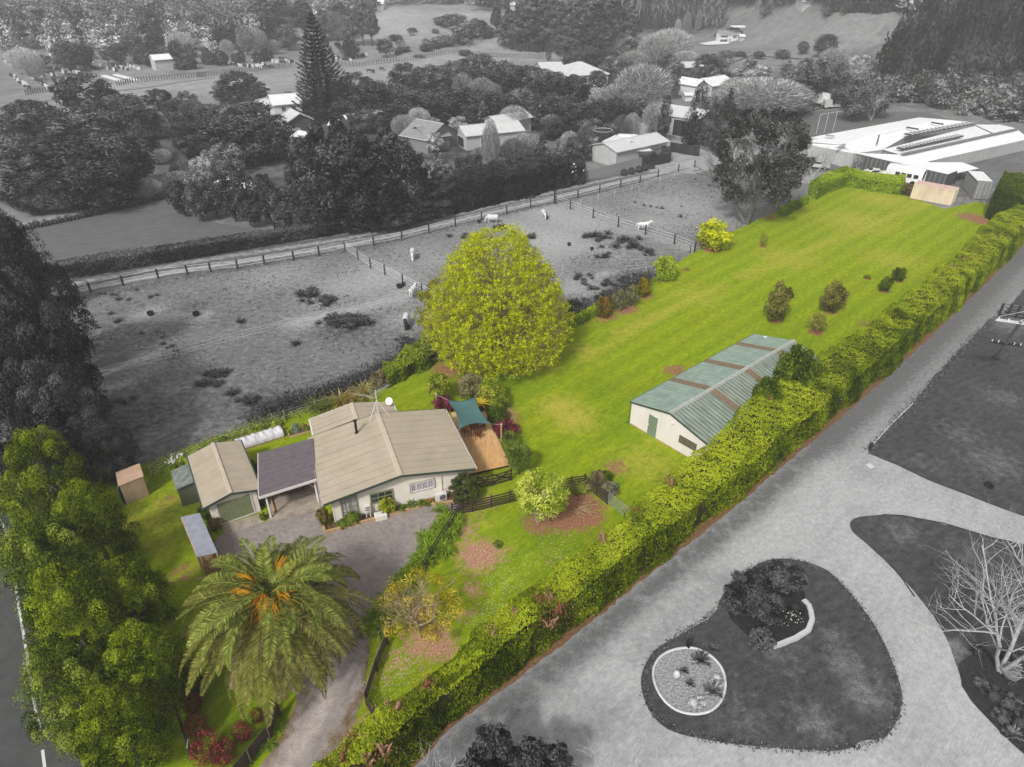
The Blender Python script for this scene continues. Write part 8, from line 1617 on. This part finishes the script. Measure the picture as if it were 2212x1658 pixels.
# woods that read as one mass
def wood(name, pts, kind, mat, hs, ws, jit=4, lowpoly=(16, 16), ls=.09):
    prof_V, prof_r, _, _ = crown_arrays(kind, lowpoly[0], lowpoly[1], ls, .5, (.12, .22), up=.5, tint=.25)
    Vs = []; Rs = []; base = prof_V.reshape(-1, 3)
    for (px, py) in pts:
        T_ = GT(px+rng.normal()*jit, py+rng.normal()*jit*.15); h = rng.uniform(*hs); w_ = rng.uniform(*ws); a = rng.uniform(0, 6.28); ca, sa = math.cos(a), math.sin(a)
        v = base.copy(); x = v[:, 0]*w_; y = v[:, 1]*w_; v = np.stack([x*ca-y*sa+T_[0], x*sa+y*ca+T_[1], v[:, 2]*h+T_[2]], 1); Vs.append(v); Rs.append(np.clip(prof_r+rng.normal(0, .22), 0, 1))
    o = link(name, qmesh(name, np.concatenate(Vs), np.concatenate(Rs)), mat); o['kind'] = 'stuff'; return o
def grid_pts(x0, x1, y0, y1, dx, ny_, poly=None):
    out = []
    for j in range(ny_):
        y = y0+(y1-y0)*(j+.5)/ny_
        for x in np.arange(x0, x1, dx): out.append((x+rng.uniform(-dx/2, dx/2), y))
    return out
wood('pine_slope_wood', [(x, y) for x, y in grid_pts(1880, 2320, 40, 200, 22, 9) if y > 195-(x-1870)*1.15+ (40 if x > 2100 else 0)*0 and (x > 1895)], 'cone', lg(50, .03), (11, 17), (6, 9), lowpoly=(26, 14), ls=.07)
wood('fern_bank_scrub', [(x, y) for x, y in grid_pts(1870, 2330, 172, 268, 20, 7) if y > 172 and y < 215+(x-1870)*.16 and not (x < 2000 and y > 232)], 'bush', lg(92, .04), (3, 6), (5, 9), lowpoly=(26, 16), ls=.08)
wood('far_wood_left', grid_pts(-60, 560, 40, 112, 24, 7), 'round', lg(96, .05), (8, 14), (10, 15), lowpoly=(26, 18), ls=.06)
wood('bare_wood_left', [(x, y) for x, y in grid_pts(-40, 470, 44, 118, 44, 5)], 'egg', lg(140, .06), (8, 12), (8, 12), lowpoly=(30, 24), ls=.045)
wood('far_wood_back', [q for q in grid_pts(-120, 1030, 6, 36, 22, 5) if q[0] < 800 or q[1] < 12], 'round', lg(118, .07), (6, 11), (10, 18), lowpoly=(22, 16), ls=.065)
wood('pine_plantation', grid_pts(1290, 1560, 36, 66, 9, 6), 'cone', lg(78, .05), (16, 20), (6, 8), lowpoly=(18, 12), ls=.08)
wood('far_wood_right', [q for q in grid_pts(1040, 2330, 2, 24, 20, 4) if q[1] < 14 or q[0] < 1500 or q[0] > 2080], 'round', lg(100, .08), (8, 13), (12, 20), lowpoly=(22, 16), ls=.065)
wood('ridge_orchard', grid_pts(1960, 2120, 20, 26, 14, 2), 'bush', lg(120, .06), (6, 8), (9, 12), lowpoly=(22, 14))
wood('hillside_gorse', [(x, y) for x, y in grid_pts(840, 1090, 60, 104, 30, 4) if rng.uniform() < .5], 'bush', lg(92, .08), (1.5, 3), (3, 7), lowpoly=(14, 12), ls=.1)
# ---- cemetery headstones, lawn slabs, post fences
hsm = MB().box(-.45,.45,-.1,.1,0,.9).box(-.55,.55,-.35,.35,0,.12).mesh('headstone'); HSA, HSB = M('pale_stone', C(225), C(190)), M('dark_stone', C(80), C(50))
def hrow(a, b, n, k=1):
    A, B = GT(*a), GT(*b)
    for i in range(n):
        f = i/max(1, n-1); x, y = A[0]*(1-f)+B[0]*f+rng.normal()*.3, A[1]*(1-f)+B[1]*f+rng.normal()*.3
        o = link('headstone', hsm, HSA if rng.uniform() < .4 else HSB, None, (x, y, float(terr(x, y))), .2+rng.normal()*.1); remat(o, HSA if rng.uniform() < .4 else HSB); o.scale = (.85, .85, rng.uniform(.7, 1.3)); tag(o, 'small headstone in the grave rows of the distant cemetery', 'headstone', 'headstones of the cemetery')
U1 = lambda x, y: P('u1', x, y); U2 = lambda x, y: P('u2', x, y)
for a, b, n in (((310,710),(440,790),15),((340,800),(520,920),22),((440,710),(570,785),13),((500,805),(670,905),18),((570,705),(705,775),12),((640,795),(680,815),5),((680,815),(800,880),13),((700,700),(830,765),11),((770,790),(890,830),10),((890,680),(990,715),8),((1030,680),(1200,735),12),((1160,675),(1320,725),12),((1290,675),(1440,715),10),((890,600),(960,645),6),((520,575),(600,600),6),((120,780),(190,830),6),((210,850),(320,915),9),((30,620),(110,670),6)): hrow(U1(*a), U1(*b), n)
for a, b, n in (((350,665),(560,700),18),((560,640),(760,700),16),((760,640),(950,650),12),((830,605),(960,640),8),((1370,600),(1560,625),16),((1560,600),(1730,575),14),((600,690),(720,700),8)): hrow(U2(*a), U2(*b), n)
for i, (a, b, lab) in enumerate((((1060,780),(1255,840),'long white concrete grave beam on the cemetery lawn, left of the pair'),((1180,770),(1400,828),'long white concrete grave beam on the cemetery lawn, right of the pair'))):
    A, B = GT(*U1(*a)), GT(*U1(*b)); o = root('concrete_beam', A, 0, lab, 'concrete beam'); MB().bar((0,0,.15),(B[0]-A[0],B[1]-A[1],.15+B[2]-A[2]),1.6,.3).obj('slab', WR_, o)
def pf(label, pts, n, name='post_fence'):
    q, L_ = resample([GT(*p)[:2] for p in pts], 300); o0 = (q[0][0], q[0][1], float(terr(*q[0]))); rt = root(name, o0, 0, label, 'fence'); me = MB().box(-.12,.12,-.12,.12,0,1.5).mesh('post')
    for i in range(n):
        k = min(299, int(299*i/(n-1))); link('post', me, GPST, rt, (q[k][0]-o0[0], q[k][1]-o0[1], float(terr(*q[k]))-o0[2]))
    for zz in (.7, 1.2): MB().tube([(q[k][0]-o0[0], q[k][1]-o0[1], float(terr(*q[k]))-o0[2]+zz) for k in range(0, 300, 23)], .03, 3, cap=False).obj('wire', GPST, rt)
pf('grey post fence round the left field below the cemetery', [U1(1200,880), U1(1350,850), U1(1620,825), U1(1850,800), U1(2100,790)], 34)
pf('grey post fence along the far side of the left field', [U2(0,790), U2(250,765), U2(560,735), U2(850,700), U2(950,690)], 40)
pf('grey post fence across the pasture right of the norfolk pine', [U2(1370,680), U2(1650,680), U2(1900,650), U2(2200,620), P('v1',300,555), P('v1',640,570)], 52)
pf('grey post fence at the foot of the centre knolls', [P('v1',640,570), P('v1',850,590), P('v1',1100,600), P('v1',1340,600)], 40)
pf('grey post fence beside the small dark date palm', [P('v1',1250,725), P('v1',1400,690), P('v1',1500,665), P('v1',1650,660)], 24)
pf('dark rail fence at the front of the cemetery', [U1(270,975), U1(420,950), U1(560,935)], 12, 'rail_fence')
# cattle
for x, y, rz, lab in ((1750,750,.3,'black and white cow grazing on the far field, leftmost'),(1790,755,1.3,'black cow on the far field beside the black and white one'),(1878,730,-.5,'black cow on the far field, rightmost of the three')):
    c_ = horse(GT(*U2(x, y)), rz, lab, True, False, 1.0, True); c_.name = 'cow'; c_['category'] = 'cow'; del c_['group']; c_['group'] = 'cattle on the far field'

# ---- right foreground: island shrubs, edging stones, pot, pole
for x, y, h, wd, v, lab in ((1615,1300,1.8,3.6,52,'large dark rounded shrub at the left of the island bed'),(1690,1265,1.6,3.2,60,'dark speckled shrub at the back of the island bed'),(1650,1330,1.6,2.8,58,'dark mounded shrub in the middle of the island bed'),(1642,1395,1.2,1.7,84,'paler dense rounded shrub at the front of the island bed'),(1715,1330,.6,1.4,44,'low dark ground cover beside the curved edging stones'),(1585,1320,.8,1.2,66,'small shrub at the left tip of the island bed')):
    crownat('clip' if v == 84 else 'bush', G(x, y), h, wd, lg(v, .04), lab, 'shrub', 'shrub')
for x, y, n, lab in ((1612,1290,50,'small white flowers at the left edge of the island bed'),(1702,1348,30,'white flowers beside the curved edging stones')): flowers(G(x, y), n, .25, .9, .04, WF, lab)
arc = resample([G(*P(9,x,y)) for x, y in ((790,575),(820,600),(835,640),(845,700),(820,770),(740,820),(640,860),(560,885),(485,870))], 200)[0]; es = root('stone_edging', tuple(arc[0]), 0, 'curved row of white edging stones round the island shrub bed', 'garden edging')
bm2 = MB().hexa([(-.075,-.17,0),(.075,-.17,0),(.075,.17,0),(-.075,.17,0),(-.06,-.15,.11),(.06,-.15,.11),(.06,.15,.11),(-.06,.15,.11)]).mesh('stone'); WST = M('white_edging_stone', C(225), C(165), scale=6, bump=.4)
for i in range(40):
    k = min(198, int(199*(i+.5)/40)); d_ = arc[k+1]-arc[k]; o = link('stone', bm2, WST, es, tuple(arc[k]-arc[0])+(.01+rng.uniform(0,.02),), math.atan2(d_[1], d_[0])+rng.normal()*.07)
kc = cb+[cb[0]]; kr = root('kerb_ring', cb[0].tolist() if hasattr(cb[0], 'tolist') else cb[0], 0, 'smooth pale concrete kerb encircling the pebble bed on the island', 'garden edging'); MB().tube([(p[0]-cb[0][0], p[1]-cb[0][1], .05) for p in kc], .075, 6).obj('kerb', M('pale_kerb', C(222), C(190), scale=3), kr)
aga = strap_mesh('spiky_clump', 70, .55, .022, .35)
for x, y, s_, v, lab in ((1512,1430,1.3,62,'large dark spiky plant in the pebble bed'),(1540,1405,.9,80,'spiky tuft at the back of the pebble bed'),(1538,1497,1.3,84,'rounded spiky tuft at the front of the pebble bed'),(1490,1480,.7,70,'small dark tuft in the middle of the pebble bed'),(1478,1452,.6,60,'smallest dark tuft near the white stone')):
    o = link('spiky_plant', aga, lg(v, .05), None, (*G(x, y), 0)); remat(o, lg(v, .05)); o.scale = (s_,)*3; tag(o, lab, 'plant', 'spiky plants of the pebble bed')
crownat('bush', G(1545,1475), .35, 1.0, lg(170, .1), 'pale succulent carpet in the pebble bed', 'ground_cover', 'plant'); crownat('bush', G(1505,1520), .3, 1.1, lg(165, .1), 'low whitish plant at the lower rim of the pebble bed', 'ground_cover', 'plant')
ws_ = root('white_stone', G(1461,1462), 0, 'smooth white boulder standing in the pebble bed', 'stone'); MB().lathe([(.05,0),(.2,.05),(.22,.25),(.15,.42),(.04,.48)], 12).obj('stone', WST, ws_, smooth=True)
ct = root('cactus', G(1486,1400), 0, 'small upright branching cactus at the top rim of the pebble bed', 'cactus')
for a, h_ in ((0,.9),(1.6,.65),(3.2,.7),(4.7,.5)): MB().tube([(0,0,0),(math.cos(a)*.12,math.sin(a)*.12,h_*.4),(math.cos(a)*.14,math.sin(a)*.14,h_)], [.05,.06,.04], 6).obj('stem', lg(80,.05), ct)
pt = root('succulent_pot', G(2180,1462), 0, 'pale pot of spiky rosettes beside the big leafless tree', 'potted plant'); MB().lathe([(.2,0),(.42,.2),(.48,.42),(.4,.42),(.3,.3)], 16).obj('pot', M('pale_pot', C(150), C(115), scale=4), pt)
for x, y in ((0,.1),(.35,.2),(-.2,.35)): o = link('rosette', aga, lg(150,.05), pt, (x,y,.4)); remat(o, lg(150,.05)); o.scale = (.75,)*3
for i, (x, y, h, wd, v) in enumerate(((2110,1410,.5,1.0,50),(2140,1500,.35,1.3,62),(2180,1520,.4,1.4,70),(2120,1480,.25,1.0,80),(2200,1560,.4,1.3,62),(2160,1550,.3,1.1,75),(2200,1430,.35,1.0,58))):
    crownat('bush', G(x, y), h, wd, lg(v, .04), 'low dark ground-cover plant in the soil bed under the big leafless tree', 'ground_cover', 'plant', group='ground cover under the leafless tree')
o = link('spiky_plant', aga, lg(105,.05), None, (*G(2185,1590), 0)); remat(o, lg(105,.05)); o.scale = (1.1,)*3; tag(o, 'pale spiky plant at the lower right corner bed', 'plant')
# timber kerbs of the right field, power pole, timber gate
for pts, lab in (([(1873,976),(1918,925),(1972,872)],'thin pale edging strip along the left side of the right field'),([(1876,980),(1940,1006),(2006,1038),(2090,1070),(2170,1101),(2230,1122)],'thin dark edging board along the lower side of the right field'),([(1906,1113),(1950,1115),(2040,1132),(2140,1162),(2215,1179)],'thin dark edging board along the upper side of the grass wedge'),([(1922,1220),(1950,1253),(1975,1290)],'short dark edging board on the left side of the grass wedge')):
    q = [G(*p) for p in pts]; o = root('edging_board', q[0], 0, lab, 'garden edging'); MB().tube([(*rel(p, q[0]), .05) for p in q], .045, 4).obj('board', GTR if 'pale' in lab else PST, o)
MB_ = root('corner_post', G(1878,974), 0, 'short dark post at the corner of the right field', 'post'); MB().box(-.1,.1,-.1,.1,0,.8).obj('shaft', PST, MB_)
mh = root('access_cover', G(1880,1007), .4, 'small pale square cover set in the gravel below the field corner', 'cover'); MB().box(-.25,.25,-.25,.25,0.004,.03).obj('plate', GTR, mh)
pb = G(2151,772); pw_ = root('power_pole', pb, R(-20), 'concrete power pole with two crossarms seen from above in the right field', 'power pole')
tx, ty_ = rel(G(2206,695), pb); hpz = 8.2; top = rel(G(2207,694,hpz), pb); cs, sn = math.cos(R(20)), math.sin(R(20)); tl2 = (top[0]*cs-top[1]*sn, top[0]*sn+top[1]*cs)
at_ = lambda f: (tl2[0]*f, tl2[1]*f, hpz*f)
MB().tube([(0,0,0), at_(1)], [.2,.13], 8).obj('shaft', M('pole_concrete', C(170), C(140), scale=3), pw_)
for f, hl in ((.42,1.3),(.96,1.9)):
    p = at_(f); MB().bar((p[0]-hl,p[1]-.12,p[2]),(p[0]+hl,p[1]-.12,p[2]),.12,.14).bar((p[0]-hl*.9,p[1]+.12,p[2]),(p[0]+hl*.9,p[1]+.12,p[2]),.1,.1).obj('crossarm', GTR if f > .5 else PST, pw_)
    for k in (-.9,-.5,.5,.9): MB().cyl(p[0]+hl*k,p[1]-.12,p[2]+.07,p[2]+.28,.05,6).obj('insulator', WR_, pw_)
for k in (-.9,0,.9):
    p = at_(.96); MB().tube([(p[0]+1.9*k,p[1],p[2]+.28),(p[0]+1.9*k+14,p[1]+12,p[2]+.1)], .02, 4).obj('cable', GTR, pw_)
gt0, gt1 = G(*P('u8',1050,590)), G(*P('u8',1480,650)); tg_ = root('timber_gate', gt0, math.atan2(gt1[1]-gt0[1], gt1[0]-gt0[0]), 'dark timber gate with cross rails standing at the right picture edge', 'gate'); gl_ = math.hypot(*rel(gt1, gt0))
for x0 in (0, gl_*.33, gl_*.66, gl_): MB().box(x0-.1,x0+.1,-.1,.1,0,1.5).obj('post', PST, tg_)
for zz in (.25,.65,1.05,1.4): MB().box(.1,gl_,-.04,.04,zz,zz+.1).obj('rail', GPST, tg_)
sb = crownat('bush', G(2135,1052), .4, .8, lg(48,.05), 'small dark bush alone in the lower part of the right field', 'shrub', 'shrub')
# ================================================================ labels that single out
ORD = ['','first','second','third','fourth','fifth','sixth','seventh','eighth','ninth','tenth','eleventh','twelfth','thirteenth','fourteenth','fifteenth','sixteenth','seventeenth','eighteenth','nineteenth','twentieth']
TENS = {20:'twenty',30:'thirty',40:'forty'}
def ordw(n):
    if n <= 20: return ORD[n]
    t = n//10*10; return (TENS[t]+'-'+ORD[n-t]) if n != t else {30:'thirtieth',40:'fortieth'}[t]
by = {}
bpy.context.view_layer.update()
for o in COL.objects:
    if o.parent is None and 'label' in o: by.setdefault(o['label'], []).append(o)
for lab, l in by.items():
    if 1 < len(l) <= 49 and 'headstone' not in lab and 'weeds in the' not in lab:
        for o in l: o['_k'] = PR(o.location.x, o.location.y, o.location.z)[0]
        l.sort(key=lambda o: o['_k']); n = len(l)
        for i, o in enumerate(l):
            lab = ' '.join(lab.split(' ')[:13]) if len(lab.split(' ')) > 13 else lab
            pos = 'leftmost one' if i == 0 else 'rightmost one' if i == n-1 else ordw(i+1)+' from left'
            o['label'] = ' '.join((lab+', '+pos).split(' '))
for o in list(COL.objects):
    for k in ('_px', '_k'):
        if k in o: del o[k]
HZ = True
if HZ:
    mb = MB(); mb.box(-3800, 3800, -280, 4800, -1.5, 75)
    hm = bpy.data.materials.new('haze'); hm.use_nodes = True; nt = hm.node_tree; nt.nodes.remove(nt.nodes['Principled BSDF']); pv = nt.nodes.new('ShaderNodeVolumePrincipled')
    pv.inputs['Density'].default_value = .00048; pv.inputs['Color'].default_value = (.97, .97, .97, 1); nt.links.new(pv.outputs[0], nt.nodes['Material Output'].inputs['Volume'])
    o = mb.obj('haze', hm); o['kind'] = 'stuff'
